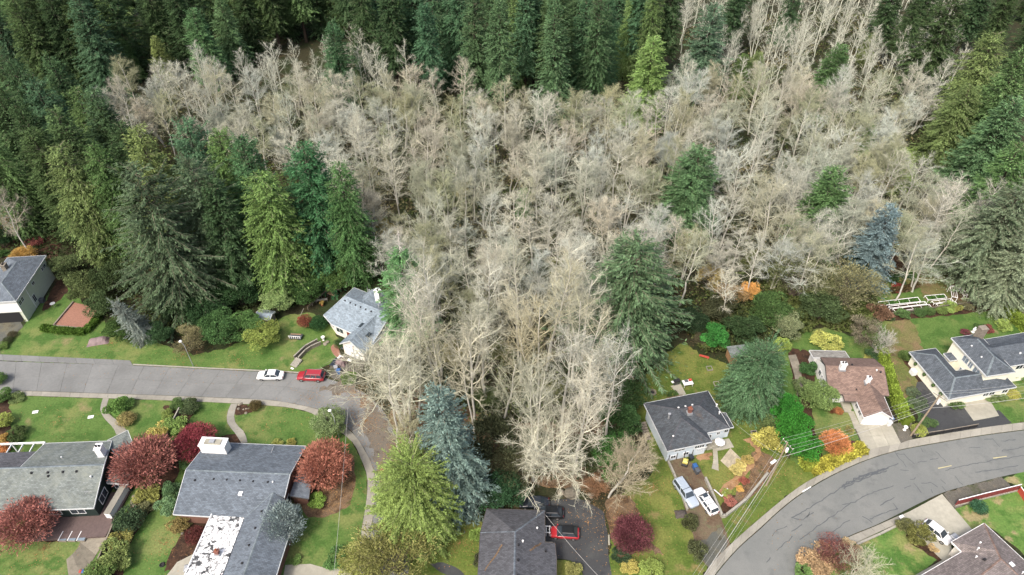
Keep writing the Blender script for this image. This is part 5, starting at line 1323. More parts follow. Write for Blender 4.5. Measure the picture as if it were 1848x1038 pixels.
UND = [(852, 305, 2.6, 5), (838, 345, 2.4, 4), (1180, 395, 2.2, 3.5), (1112, 335, 2.6, 6), (1030, 250, 3.0, 6), (760, 545, 2.6, 4), (1000, 480, 2.2, 3.5), (905, 640, 2.4, 4), (1000, 700, 2.6, 4), (880, 720, 2.4, 3.5), (1300, 330, 2.6, 4.5), (1420, 300, 2.4, 4), (1090, 690, 2.4, 4), (560, 300, 2.6, 4.5), (1590, 330, 3.0, 5), (960, 800, 2.6, 3.5), (820, 640, 2.4, 4)]
mk = P(946, 340, 8)
UNO = []
for (x, y, r, h) in UND:
    p = P(x, y, h * .5); UNO.append(((p - mk).length, plant('understorey_bush', BROAD[rsx.randrange(3)], (9, 4.4), (p.x, p.y, 0), h, r, dull(vary(rsx.choice([C(92, 112, 52, .6), C(70, 98, 50, .6), C(128, 132, 62, .6), C(150, 140, 60, .6)]), .1, rsx)), 'bush', 'shrub', 'green bushes showing among the bare alders')[0]))
for k, (d_, o) in enumerate(sorted(UNO, key=lambda q: q[0])): o['label'] = 'leafy bush among the bare alders, %s one out from the tiny green fir' % ordw(k)
# ------------------------------------------------------------------ houses
shingle_mat('m_roof_grey', C(118, 130, 136, .74), moss=(C(134, 146, 150), .5, .7))
shingle_mat('m_roof_night', C(90, 98, 106, .74))
shingle_mat('m_roof_slate', C(106, 116, 126, .74))
shingle_mat('m_roof_moss', C(122, 130, 126, .74), moss=(C(146, 152, 140), .48, .7))
shingle_mat('m_roof_dark', C(82, 88, 94, .74), moss=(C(104, 92, 84), .56, .72))
shingle_mat('m_roof_char', C(88, 90, 96, .74))
shingle_mat('m_roof_blue', C(140, 156, 168, .74))
shingle_mat('m_roof_brown', C(138, 114, 102, .74))
shingle_mat('m_roof_tan', C(132, 122, 118, .74))
shingle_mat('m_roof_old', C(150, 148, 140, .74), moss=(C(112, 108, 96), .5, .7))
ground_mat('m_flatroof', [C(244, 244, 242, .78), (C(226, 228, 226, .78), .45, .6), (C(160, 162, 162), .5, .57), (C(84, 86, 88), .54, .6)], [0.4, 2.2, 1.1], fine=0.06, fscale=6, bump=0.05, stretch=(1, 1, 1))
plain('m_wall_white', C(240, 240, 236, .78), rough=0.6, var=0.03)
plain('m_wall_green', C(206, 214, 192, .76), rough=0.7, var=0.05)
plain('m_wall_dkgreen', C(44, 62, 58), rough=0.6, var=0.1)
plain('m_wall_blue', C(214, 228, 238, .72), rough=0.65, var=0.04)
plain('m_wall_cream', C(250, 246, 222, .78), rough=0.65, var=0.03)
plain('m_wall_beige', C(244, 236, 222, .74), rough=0.65, var=0.04)
plain('m_wall_brick', C(140, 98, 82), rough=0.85, var=0.2, scale=8)
plain('m_deck', C(112, 94, 90), rough=0.85, var=0.12, scale=3)
plain('m_door', C(150, 74, 44), rough=0.5)
plain('m_fascia', C(222, 226, 226, .7), rough=0.5)
plain('m_fascia_dark', C(92, 84, 78), rough=0.6)

def roof(parent, planes, mat, fascia='m_fascia', th=0.2, name='roof', skip=None):
    """planes: lists of (x,y,z); one skin of shingles, with a fascia board hung from its open edges"""
    V, idx, F = [], {}, []
    def vi(p):
        k = tuple(round(c, 3) for c in p)
        if k not in idx: idx[k] = len(V); V.append(k)
        return idx[k]
    for pl in planes:
        q = [vi(p) for p in pl]
        a, b, c = (Vector(V[i]) for i in q[:3])
        if (b - a).cross(c - a).z < 0: q = q[::-1]
        F.append(tuple(q))
    from collections import Counter
    ed = Counter(); dirn = {}
    for f in F:
        for a, b in zip(f, f[1:] + f[:1]):
            ed[frozenset((a, b))] += 1; dirn[frozenset((a, b))] = (a, b)
    n = len(V)
    o = link(name, mesh(name, V + [(x, y, z - th) for x, y, z in V], F + [tuple(i + n for i in f[::-1]) for f in F], [mat]), parent)
    fb = MB()
    for e, k in ed.items():
        if k != 1: continue
        a, b = (Vector(V[i]) for i in dirn[e])
        d = b - a; d2 = Vector((d.x, d.y, 0))
        if d2.length < 1e-3 or (skip and skip((a + b) / 2)): continue
        nrm = Vector((d2.y, -d2.x, 0)).normalized() * 0.06
        up = Vector((0, 0, 0.015)); dn = Vector((0, 0, -th - 0.02))
        P0 = [a + dn, b + dn, b + up, a + up]
        fb.add(P0 + [p + nrm for p in P0], [(4, 5, 6, 7), (3, 2, 1, 0), (0, 1, 5, 4), (2, 3, 7, 6), (1, 2, 6, 5), (3, 0, 4, 7)])
    fb.build('fascia', fascia, o)
    return o

def ridge_caps(rf, lines, mat, w=0.16):
    for a, b in lines:
        a, b = Vector(a), Vector(b); d = (b - a).normalized(); s = Vector((-d.y, d.x, 0)).normalized() * w; mb = MB()
        up, dn = Vector((0, 0, 0.045)), Vector((0, 0, -0.035))
        mb.add([a - s + dn, b - s + dn, a + up, b + up, a + s + dn, b + s + dn], [(0, 1, 3, 2), (2, 3, 5, 4)])
        mb.build('ridge_cap', mat, rf)

def walls(parent, poly, h, mat, gables=(), z0=0.0, name='wall'):
    """prism over poly (ccw); gables: (edge index, t, apex z) raises a triangle over that edge"""
    n = len(poly)
    V = [(x, y, z0) for x, y in poly] + [(x, y, h) for x, y in poly]
    F = []
    G = {i: (t, z) for i, t, z in gables}
    for i in range(n):
        j = (i + 1) % n
        if i in G:
            t, z = G[i]; a, b = poly[i], poly[j]
            V.append((a[0] + (b[0] - a[0]) * t, a[1] + (b[1] - a[1]) * t, z)); F.append((i, j, n + j, len(V) - 1, n + i))
        else: F.append((i, j, n + j, n + i))
    o = link(name, mesh(name, V, F, [mat]), parent)
    o_poly[o.name] = poly
    return o
o_poly = {}

def opening(parent, poly, i, t, wd, z, hg, kind='window', frame='m_trim', pane='m_glass', bars=1, dp=0.05):
    """window or door on edge i of the wall polygon, centred at fraction t"""
    a, b = Vector(poly[i]), Vector(poly[(i + 1) % len(poly)])
    d = (b - a).normalized(); nr = Vector((d.y, -d.x)); c = a + (b - a) * t
    rot = atan2(d.y, d.x)
    fw = 0.09
    m = MB()
    def bar(x0, x1, z0, z1): m.box(x0, x1, -dp, dp, z0, z1)
    bar(-wd / 2 - fw, -wd / 2, z - fw, z + hg + fw); bar(wd / 2, wd / 2 + fw, z - fw, z + hg + fw)
    bar(-wd / 2, wd / 2, z - fw, z); bar(-wd / 2, wd / 2, z + hg, z + hg + fw)
    for k in range(bars): 
        x = -wd / 2 + wd * (k + 1) / (bars + 1); m.box(x - .03, x + .03, -dp + .01, dp - .01, z, z + hg)
    f = m.build(kind, frame, parent, loc=(c.x + nr.x * .012, c.y + nr.y * .012, 0), rotz=rot)
    MB().box(-wd / 2, wd / 2, -0.03, 0.025, z + .001, z + hg - .001).build('pane' if kind == 'window' else 'door_leaf', pane, f)
    return f

def chimney(parent, x, y, w, d, z0, z1, mat='m_white', flues=1, rot=0.0):
    m = MB().box(-w / 2, w / 2, -d / 2, d / 2, z0, z1).box(-w / 2 - .07, w / 2 + .07, -d / 2 - .07, d / 2 + .07, z1, z1 + .14)
    o = m.build('chimney', mat, parent, loc=(x, y, 0), rotz=rot)
    for k in range(flues):
        fx = (k - (flues - 1) / 2) * .45
        MB().lathe([(.15, z1 + .14), (.15, z1 + .42), (.11, z1 + .42), (.11, z1 + .2)], 8).build('flue', 'm_terracotta' if mat == 'm_brick' else 'm_dark', o, loc=(fx, 0, 0))
    MB().box(-w / 2 - .12, w / 2 + .12, -d / 2 - .12, d / 2 + .12, z0 + .02, z0 + .5).build('flashing', 'm_galv', o)
    return o

def vent(parent, x, y, z, s=.28, mat='m_dark', h=.22): MB().box(-s / 2, s / 2, -s / 2, s / 2, -.15, h, 0, .04).build('roof_vent', mat, parent, loc=(x, y, z))
def pipe(parent, x, y, z, h=.6, r=.07, mat='m_galv'): MB().lathe([(r, -.3), (r, h), (r * 1.8, h), (r * 1.8, h + .12), (.02, h + .2)], 8).build('vent_pipe', mat, parent, loc=(x, y, z))
def house(label, x, y, ang): return thing('house', label, 'house', (x, y, 0), radians(ang))

# ---- pale green two-storey house at the picture edge
h = house('pale green two-storey house with a slate hip roof at the picture edge', -94.3, 97.7, 95.4)
W_, E_ = 7.6, 5.7
R = roof(h, [[(0, 0, 5.7), (14, 0, 5.7), (10, 3.4, 7.5), (3.6, 3.4, 7.5)], [(14, 0, 5.7), (14, W_, 5.7), (10, 3.4, 7.5)], [(0, 0, 5.7), (3.6, 3.4, 7.5), (0, W_, 5.7)], [(14, W_, 5.7), (0, W_, 5.7), (3.6, 3.4, 7.5), (10, 3.4, 7.5)]], 'm_roof_slate')
ridge_caps(R, [((3.6, 3.4, 7.5), (10, 3.4, 7.5)), ((14, 0, 5.7), (10, 3.4, 7.5)), ((0, 0, 5.7), (3.6, 3.4, 7.5))], 'm_roof_grey')
pl = [(0.4, 0.4), (13.6, 0.4), (13.6, W_ - .4), (0.4, W_ - .4)]
walls(h, pl, 5.65, 'm_wall_green')
for t_, z_, w_, hg_ in ((.9, 3.9, 1.0, .7), (.84, 3.9, .7, .7), (.5, 3.9, .8, .6), (.06, 3.8, .8, .9), (.13, 3.8, .7, .9), (.36, 1.1, .9, 1.5)): opening(h, pl, 0, t_, w_, z_, hg_)
MB().box(0.28, .36, .3, 7.2, 2.7, 5.3).build('white_front_panel', 'm_white', h)
for k in range(3): opening(h, pl, 3, .9 - k * .13, .8, 3.9, .6)
MB().box(.3, .385, 1.0, 6.8, .1, 2.5).build('garage_shade_panel', 'm_dark', h)  # dark panel on the solid wall, stands for the shade inside the garage
MB().box(4.2, 4.32, .3, .39, .2, 5.5).build('downpipe', 'm_trim', h)
chimney(h, 8.6, 5.0, 1.0, .8, 5.5, 8.0, 'm_oldwood', 2)
MB().bbox(-.6, .2, -.5, .3, .0, .9).build('gas_meter_box', 'm_greyplastic', h, loc=(6.2, 0, 0))

# ---- grey-roofed house among the trees
h = house('bluish grey-roofed house tucked under the bare alders', -36.0, 96.8, -29)
e, rz = 3.0, 5.2
main = [[(0, -.2, e), (3, -1.4, e), (7.6, -1.4, e), (12.8, -1.4, e), (12.8, 4.4, rz), (2, 4.4, rz)], [(0, -.2, e), (2, 4.4, rz), (0, 9, e)], [(2, 4.4, rz), (12.8, 4.4, rz), (12.8, 9, e), (0, 9, e)]]
R = roof(h, main, 'm_roof_blue')
ridge_caps(R, [((2, 4.4, rz), (12.8, 4.4, rz)), ((0, -.2, e), (2, 4.4, rz))], 'm_roof_blue')
for s_ in range(6): vent(R, 2.6 + s_ * 1.25, 3.5, 4.88, .26)
pl = [(0.5, 0.4), (3.2, -.9), (12.4, -.9), (12.4, 8.6), (.5, 8.6)]
walls(h, pl, 2.98, 'm_wall_beige', [(2, .56, 5.1)])
opening(h, pl, 0, .45, 1.8, 1.0, 1.3, bars=2); opening(h, pl, 1, .12, 1.6, 1.0, 1.2); opening(h, pl, 1, .36, 1.0, .1, 2.1, 'door', 'm_trim', 'm_door', 0)
rw = roof(h, [[(7.4, -4.5, 2.75), (10.2, -4.5, 4.85), (10.2, 3.4, 4.85), (7.4, -.6, 2.75)], [(10.2, -4.5, 4.85), (13.0, -4.5, 2.75), (13.0, 3.4, 2.75), (10.2, 3.4, 4.85)]], 'm_roof_blue', name='wing_roof', skip=lambda m: m.y > -3.5 and m.x < 12.8 or m.y > 3)
ridge_caps(rw, [((10.2, -4.5, 4.85), (10.2, 3.4, 4.85))], 'm_roof_blue')
for (a_, b_) in ((8.6, -1.0), (8.9, .4)): MB().bbox(-.45, .45, -.6, .6, 0, .12).build('skylight', 'm_glass', rw, loc=(11.4 if b_ < 0 else 9.0, b_, 3.95))
pw = [(7.8, -4.1), (12.6, -4.1), (12.6, -1.0), (7.8, -1.0)]
walls(h, pw, 2.7, 'm_wall_beige', [(0, .5, 4.7)], name='wing_wall')
for k in range(5): opening(h, pw, 0, .16 + k * .17, .5, 2.3, .16, bars=0)
opening(h, pw, 0, .5, 3.6, .1, 2.0, 'garage_door', 'm_trim', 'm_white', 0)
rb = roof(h, [[(3.2, 9.6, 3.0), (5.9, 9.6, 5.1), (5.9, 4.5, 5.1), (3.2, 7.2, 3.4)], [(5.9, 9.6, 5.1), (8.6, 9.6, 3.0), (8.6, 7.2, 3.4), (5.9, 4.5, 5.1)]], 'm_roof_blue', name='rear_gable_roof', skip=lambda m: m.y < 9.3)
walls(h, [(3.6, 9.2), (8.2, 9.2), (8.2, 8.7), (3.6, 8.7)][::-1], 3.0, 'm_wall_beige', [(3, .5, 4.9)], name='rear_gable_wall')
chimney(h, 7.6, 7.4, 1.1, .8, 3.6, 6.6, 'm_white', 1); pipe(h, 4.6, 8.4, 4.2); pipe(h, 9.6, 5.0, 5.0)

# ---- dark green house with the deck
h = house('long grey-roofed house with dark green walls and a brown deck', -74.6, 54.7, 2.6)
e, rz = 3.2, 5.4
R = roof(h, [[(-9, 0, e), (13.4, 0, e), (13.4, 6, rz), (-9, 6, rz)], [(1, 6, rz), (13.4, 6, rz), (11.4, 12, e), (1, 12, e)]], 'm_roof_moss')
ridge_caps(R, [((-9, 6, rz), (13.4, 6, rz))], 'm_roof_grey')
pl = [(-9, .5), (13.0, .5), (13.0, 9), (11.0, 11.5), (1, 11.5), (1, 6), (-9, 6)]
walls(h, pl, 3.15, 'm_wall_dkgreen')
link('gable_wall', mesh('gable_wall', [(13.0, .5, 3.1), (13.0, 8.9, 3.1), (13.0, 8.9, 4.2), (13.0, 6, 5.2), (13.0, .5, 3.25)], [(0, 1, 2, 3, 4)], ['m_wall_dkgreen']), h)
for t_, w_ in ((.66, 1.5), (.74, 1.2), (.88, 2.0), (.56, 1.2)): opening(h, pl, 0, t_, w_, 1.2, 1.2)
opening(h, pl, 1, .3, 2.0, .9, 1.4); 
for x_ in (3.0, 5.4, 7.6, 9.6): vent(R, x_, 5.1, 5.1, .3)
vent(R, 5.6, 4.6, 4.9, .3); pipe(R, 12.0, 4.2, 4.7, .3, .08, 'm_trim'); pipe(R, 6, 8, 4.7, .15, .07, 'm_trim')
chimney(h, 12.0, 8.4, .9, 1.2, 4.3, 6.5, 'm_white', 2, .05)
m = MB(); m.tube((12.6, 1.6, 3.6), (12.6, 1.6, 5.2), .025); m.tube((12.1, 1.6, 5.0), (13.2, 1.6, 5.0), .02); m.tube((12.3, 1.35, 4.8), (12.3, 1.85, 4.8), .015); m.tube((12.9, 1.35, 4.9), (12.9, 1.85, 4.9), .015)
m.build('aerial', 'm_galv', h)
rw = roof(h, [[(13.5, 4.4, 2.9), (16.6, 4.2, 2.7), (15.4, 10.6, 2.85), (13.0, 14.2, 3.0), (10.6, 12.2, 3.1), (13.2, 9, 3.3), (13.5, 6, 3.3)]], 'm_roof_moss', name='wing_roof')
pw = [(13.6, 4.8), (16.2, 4.7), (15.1, 10.4), (13.6, 12.6)]
walls(h, pw, 2.6, 'm_wall_dkgreen', name='wing_wall'); opening(h, pw, 0, .5, 1.7, 1.0, 1.2, bars=2)
# open white-framed roof at the back corner
pg = MB()
for x_ in (-4.2, -2.4, -.7, .85): pg.box(x_ - .06, x_ + .06, 6.1, 12.2, 3.05, 3.25)
pg.box(-6, .95, 12.1, 12.3, 3.0, 3.3); pg.box(-6, .95, 6.05, 6.2, 3.0, 3.3)
for x_ in (-4.2, .85): pg.box(x_ - .08, x_ + .08, 12.05, 12.2, 0, 3.0)
pg.build('pergola_frame', 'm_trim', h)
MB().box(-6, .75, 6.2, 10.4, 3.32, 3.36).build('pergola_sheet', 'm_roof_char', h)
# deck, its boards and edge
dk = MB().prism([(2.5, -3.2), (15.2, -3.0), (16.0, 4.5), (13.2, 4.4), (13.0, .45), (2.5, .45)], .02, .42).build('deck', 'm_deck', h)
for k in range(14): MB().box(2.6 + .9 * k, 2.62 + .9 * k, -3.1, .4, .421, .426).build('deck_joint', 'm_fascia_dark', dk)

# ---- the big grey roof with the white flat wing
h = house('large grey-roofed house with a white flat wing and big white chimney', -49.3, 54.4, -3.7)
e, rz = 3.0, 5.2
R = roof(h, [[(0, 0, e), (10.6, 0, e), (14, 3.6, 4.5), (15.8, 3.0, 4.25), (15.8, 6.4, rz), (0, 6.1, rz)], [(0, 6.1, rz), (15.8, 6.4, rz), (15.8, 13, e), (3, 12.8, e), (3, 10.6, 3.7), (0, 10.6, 3.7)]], 'm_roof_slate', skip=lambda m: m.x > 11 and m.y < 5 and m.x < 15.7)
ridge_caps(R, [((0, 6.1, rz), (15.8, 6.4, rz))], 'm_roof_grey')
pl = [(.5, .5), (15.4, .5), (15.4, 12.5), (3.4, 12.4), (3.4, 10.1), (.5, 10.1)]
walls(h, pl, 2.95, 'm_wall_brick', [(1, .5, 4.9)])
opening(h, pl, 1, .3, 1.6, 1.0, 1.2)
for x_ in (1.8, 4.6, 6.6, 8.6, 10.6, 12.8): vent(R, x_, 5.0 if x_ > 2 else 4.7, 4.78 if x_ > 2 else 4.66, .3)
MB().bbox(-.3, .3, -.3, .3, -.1, .25).build('roof_fan', 'm_trim', R, loc=(9.2, 3.2, 4.2)); pipe(R, 13.6, 5.0, 4.8, .2, .07, 'm_trim')
MB().box(11.0, 11.06, 10.4, 12.2, 3.6, 3.66).build('roof_rod', 'm_galv', R)
rw = roof(h, [[(10.6, 0, e), (14, 3.6, 4.5), (14.2, -14, 4.5), (10.8, -14, e)], [(14, 3.6, 4.5), (15.8, 3.0, 3.72), (17.8, -.4, e), (18.0, -14, e), (14.2, -14, 4.5)]], 'm_roof_slate', name='wing_roof', skip=lambda m: m.y > 1 or m.x < 11.5)
ridge_caps(rw, [((14, 3.6, 4.5), (14.2, -14, 4.5)), ((10.6, 0, e), (14, 3.6, 4.5))], 'm_roof_grey')
for y_ in (.6, -2, -4.6, -7.2): vent(rw, 13.2, y_, 4.15, .28)
walls(h, [(11.2, -13.6), (17.4, -13.6), (17.4, .4), (11.2, .4)], 2.9, 'm_wall_brick', name='wing_wall')
fl = MB().prism([(5.7, 1.2), (5.6, -14), (10.7, -14), (10.5, 1.0)][::-1], 2.7, 3.06).build('flat_roof', 'm_flatroof', h)
m = MB()
for a_, b_ in (((5.62, 1.2), (5.52, -14)), ((5.7, 1.25), (10.5, 1.05))):
    d_ = Vector((b_[0] - a_[0], b_[1] - a_[1])).normalized(); s_ = (-d_.y * .09, d_.x * .09)
    m.prism(ccw([(a_[0] - s_[0], a_[1] - s_[1]), (b_[0] - s_[0], b_[1] - s_[1]), (b_[0] + s_[0], b_[1] + s_[1]), (a_[0] + s_[0], a_[1] + s_[1])]), 2.6, 3.14)
m.build('roof_kerb', 'm_fascia', fl)
walls(h, [(6.1, -13.6), (10.6, -13.6), (10.6, .5), (6.1, .5)], 2.68, 'm_wall_white', name='flat_wing_wall')
chimney(fl, 8.9, -5.6, .55, .5, 2.9, 3.9, 'm_brick', 1)
rr2 = roof(h, [[(15.9, 4.2, 2.75), (18.8, 4.0, 2.6), (17.9, 9.6, 2.75), (15.9, 9.8, 3.0)]], 'm_roof_slate', 'm_fascia_dark', name='porch_roof')
walls(h, [(16.0, 4.6), (18.3, 4.5), (17.5, 9.3), (16.0, 9.4)], 2.5, 'm_wall_brick', name='porch_wall')
ch = MB().box(-2.0, 2.0, -.8, .8, 0, 5.6).box(-2.1, 2.1, -.9, .9, 5.6, 5.75).build('chimney', 'm_white', h, loc=(2.4, 10.9, 0))
MB().box(-1.3, 1.3, -.5, .5, 5.751, 5.9).build('chimney_cap', 'm_concrete', ch); MB().box(-.5, .3, -.35, .35, 5.9, 6.1).build('flue', 'm_galv', ch)

# ---- charcoal-roofed house at the bottom
h = house('charcoal-roofed house beside the blacktop with the red car', -3.7, 55.3, -1.9)
e, rz = 3.0, 4.8
R = roof(h, [[(0, 0, e), (8.5, 0, e), (4.3, -4.5, rz)], [(0, 0, e), (4.3, -4.5, rz), (-.7, -3.8, e)], [(-.7, -3.8, e), (4.3, -4.5, rz), (4.4, -16, rz), (-.5, -16, e)], [(8.5, 0, e), (8.5, -5, e), (6.6, -7.2, 3.85), (4.4, -16, rz), (4.3, -4.5, rz)], [(8.5, -5, e), (9.9, -5, 2.9), (10.1, -7.4, 2.9), (6.6, -7.2, 3.85)], [(6.6, -7.2, 3.85), (10.1, -7.4, 2.9), (9.9, -16, 2.9), (4.4, -16, rz)]], 'm_roof_char', 'm_fascia_dark')
ridge_caps(R, [((4.3, -4.5, rz), (4.4, -16, rz)), ((4.3, -4.5, rz), (8.5, 0, e)), ((-.7, -3.8, e), (4.3, -4.5, rz))], 'm_roof_slate', .14)
pl = [(-.2, -15.5), (9.4, -15.5), (9.4, -5.4), (8.1, -5.4), (8.1, -.4), (.3, -.4)]
walls(h, pl, 2.95, 'm_wall_beige'); opening(h, pl, 3, .5, 1.4, 1.0, 1.2)
for y_ in (-6.4, -8.6, -10.8): vent(R, 4.8, y_, 4.68, .3)
vent(R, 8.6, -6.5, 3.35, .3)
for x_, y_, z_ in ((7.4, -3.2, 3.55), (5.4, -5.8, 4.55)): pipe(R, x_, y_, z_, .12, .08, 'm_trim')
for i_, (x0, y0, x1, y1) in enumerate(((2.6, -6.2, .4, -9.6), (8.0, -5.2, 6.4, -6.8))):
    m = MB(); ribbon(m, [(0, 0), (x1 - x0, y1 - y0)], .22, .0, 60 + i_, .1)
    zz = lambda x: (e + (x + .7) / 5.0 * (rz - e)) if i_ == 0 else (rz - (x - 4.3) / 4.2 * (rz - e))
    m.V = [(x + x0, y + y0, zz(x + x0) + .05) for x, y, z in m.V]; m.build('needle_drift', 'm_litter', R)
bs = MB(); bs.box(8.55, 9.7, -5.0, -3.4, .02, .35)
bs.build('porch_step', 'm_concrete', h)
m = MB()
for x_ in (8.75, 9.25): m.box(x_ - .05, x_ + .05, -2.4, -1.3, .9, 1.0)
for y_ in (-2.4, -1.4): m.box(8.6, 9.4, y_, y_ + .1, 1.0, 1.08)
for x_ in (8.75, 9.25):
    for y_ in (-2.35, -1.35): m.box(x_ - .05, x_ + .05, y_ - .05, y_ + .05, 0, .9)
m.build('porch_rail', 'm_white', h)

# ---- pale blue house
h = house('pale blue house with a dark hip roof above the old driveway', 22.0, 74.5, 13.6)
e, rz = 3.6, 5.8
R = roof(h, [[(0, 0, e), (11.6, 0, e), (7.6, -4.1, rz), (4.1, -4.1, rz)], [(11.6, 0, e), (11.6, -8, e), (7.6, -4.1, rz)], [(0, 0, e), (4.1, -4.1, rz), (3.8, -5.8, rz), (0, -9.8, e)], [(0, -9.8, e), (3.8, -5.8, rz), (7.6, -9.8, e)], [(3.8, -5.8, rz), (4.1, -4.1, rz), (7.6, -8, e), (7.6, -9.8, e)], [(4.1, -4.1, rz), (7.6, -4.1, rz), (11.6, -8, e), (7.6, -8, e)]], 'm_roof_dark')
ridge_caps(R, [((4.1, -4.1, rz), (7.6, -4.1, rz)), ((0, -9.8, e), (3.8, -5.8, rz)), ((7.6, -9.8, e), (3.8, -5.8, rz)), ((11.6, -8, e), (7.6, -4.1, rz)), ((11.6, 0, e), (7.6, -4.1, rz)), ((0, 0, e), (4.1, -4.1, rz))], 'm_roof_char')
pl = [(.5, -9.3), (7.1, -9.3), (7.1, -7.5), (11.1, -7.5), (11.1, -.5), (.5, -.5)]
walls(h, pl, 3.55, 'm_wall_blue')
opening(h, pl, 0, .3, 1.7, 2.3, .8, bars=2); opening(h, pl, 0, .82, 1.6, 2.0, 1.1, bars=3)
opening(h, pl, 0, .17, .8, .6, .6); opening(h, pl, 0, .5, .8, .8, .6)
for k in range(4): MB().box(-.04, .04, -.05, .05, 0, 1.7).build('wall_batten', 'm_fascia_dark', h, loc=(.9 + k * 1.35, -9.36, 0))
opening(h, pl, 2, .3, 1.2, 1.1, 1.0); opening(h, pl, 2, .75, .5, 1.8, .6); opening(h, pl, 1, .5, .9, .1, 2.0, 'door', 'm_trim', 'm_dark', 0)
opening(h, pl, 5, .4, 1.4, 2.2, .9); opening(h, pl, 5, .75, 1.2, 2.2, .9)
chimney(h, 5.6, -4.9, .55, .55, 5.2, 6.5, 'm_brick', 1)
pipe(h, 2.2, -4.7, 5.0, .9, .14); pipe(h, 1.6, -8.0, 4.3, .3, .08, 'm_trim')
for x_ in (4.3, 5.5, 6.7): vent(R, x_, -3.6, 5.6, .28, 'm_trim', .1)
pr = roof(h, [[(11.0, -4.6, 3.4), (12.7, -4.6, 3.0), (12.6, -7.6, 3.0), (11.0, -7.6, 3.4)]], 'm_roof_dark', name='porch_roof')
pp = [(11.15, -7.2), (12.3, -7.2), (12.3, -4.9), (11.15, -4.9)]
walls(h, pp, 2.95, 'm_wall_blue', name='porch_wall'); opening(h, pp, 0, .5, .6, 1.5, .8)
pipe(h, 11.3, -3.6, 3.4, .9, .09, 'm_trim'); pipe(h, 11.0, -5.2, 3.9, .5, .09, 'm_trim')
# side stair rail and back deck
m = MB()
for k in range(7): m.box(-1.1, -.1, -2.2 - k * .42, -1.85 - k * .42, 0, 1.2 - .17 * k)
for y_ in (-1.8, -3.2, -4.7): m.box(-1.12, -1.04, y_ - .04, y_ + .04, 0, 1.9 - (-1.8 - y_) * .4)
m.build('side_stair', 'm_oldwood', h)
m = MB()
m.box(5.2, 8.2, .3, 2.0, .3, .5)
for x_ in (5.25, 6.7, 8.1):
    for y_ in (.4, 1.9): m.box(x_ - .05, x_ + .05, y_ - .05, y_ + .05, 0, 1.4)
m.box(5.2, 8.2, 1.86, 1.94, 1.3, 1.4); m.box(5.2, 5.28, .4, 1.85, 1.3, 1.4); m.box(8.1, 8.18, .4, 1.85, 1.3, 1.4)
m.build('back_deck', 'm_wood', h)
MB().box(9.2, 12.4, -9.4, -7.6, .02, .12).build('front_terrace', 'm_concrete', h)
m = MB()
for k in range(5): m.box(7.8 + .45 * k, 8.25 + .45 * k, -8.9, -7.65, .02, .2 + .16 * k)
m.build('front_steps', 'm_concrete', h)
m = MB()
for k in range(6): m.box(5.4 + .32 * k, 5.45 + .32 * k, -9.55, -9.5, 1.2, 2.0)
m.box(5.3, 7.2, -9.57, -9.48, 2.0, 2.08); m.build('balcony_rail', 'm_white', h)

# ---- white house with the brown roof
h = house('white house with a brown roof and a gabled garage by the road', 54.2, 85.2, -2)
e, rz = 2.6, 4.8
R = roof(h, [[(.2, -7.8, e), (10.4, -7.8, e), (10.4, -3.3, rz), (.4, -3.3, rz)], [(.4, -3.3, rz), (10.4, -3.3, rz), (10.9, .8, e), (1.4, .8, e)]], 'm_roof_brown', 'm_fascia_dark')
ridge_caps(R, [((.4, -3.3, rz), (10.4, -3.3, rz))], 'm_roof_brown')
pl = [(.7, -7.4), (10.0, -7.4), (10.0, .4), (.7, .4)]
walls(h, pl, 2.55, 'm_wall_white', [(3, .5, 4.6), (1, .5, 4.6)])
opening(h, pl, 3, .32, .8, 1.2, 1.0, frame='m_trim'); opening(h, pl, 3, .6, .7, 1.3, .9); opening(h, pl, 3, .46, .3, 1.7, .4, bars=0); opening(h, pl, 0, .12, 1.5, 1.0, 1.2)
lw = roof(h, [[(.1, .75, 2.55), (6.6, .75, 2.55), (6.5, 2.9, 2.2), (.1, 2.9, 2.2)]], 'm_roof_old', 'm_trim', name='lean_to_roof')
walls(h, [(.4, .8), (6.2, .8), (6.2, 2.6), (.4, 2.6)], 2.15, 'm_wall_white', name='lean_to_wall')
wr = roof(h, [[(4.6, -12.5, 2.35), (7.0, -12.5, 4.05), (7.0, -6.2, 4.05), (4.6, -8.2, 2.35)], [(7.0, -12.5, 4.05), (9.4, -12.5, 2.35), (9.6, -7.6, 2.35), (7.0, -6.2, 4.05)]], 'm_roof_brown', 'm_trim', name='garage_roof', skip=lambda m: m.y > -9)
ridge_caps(wr, [((7.0, -12.5, 4.05), (7.0, -6.2, 4.05))], 'm_roof_brown')
pw = [(4.9, -12.1), (9.1, -12.1), (9.1, -7.3), (4.9, -7.3)]
walls(h, pw, 2.3, 'm_wall_white', [(0, .5, 3.9)], name='garage_wall')
opening(h, pw, 0, .5, 3.2, .1, 1.9, 'garage_door', 'm_trim', 'm_white', 0); opening(h, pw, 3, .4, .9, 1.0, .8); opening(h, pw, 3, .7, .9, 1.0, .8)
pr = roof(h, [[(2.6, -7.85, 2.62), (5.0, -7.85, 2.62), (5.0, -9.1, 2.4), (2.6, -9.1, 2.4)]], 'm_roof_brown', 'm_fascia_dark', name='porch_roof')
MB().box(3.0, 4.5, -9.0, -7.5, .02, .35).box(3.1, 4.3, -9.6, -9.0, .02, .2).build('porch_step', 'm_concrete', h)
chimney(h, 3.1, -3.7, .9, .7, 4.2, 5.9, 'm_white', 2); chimney(h, 6.9, -6.0, .6, .6, 3.4, 5.0, 'm_white', 1)
vent(R, 5.2, -2.7, 4.55, .3); pipe(R, 9.0, -3.9, 4.5, .15, .08, 'm_trim'); pipe(R, 9.6, -4.2, 4.4, .12, .1, 'm_dark'); vent(R, 5.0, -7.0, 2.98, .25)

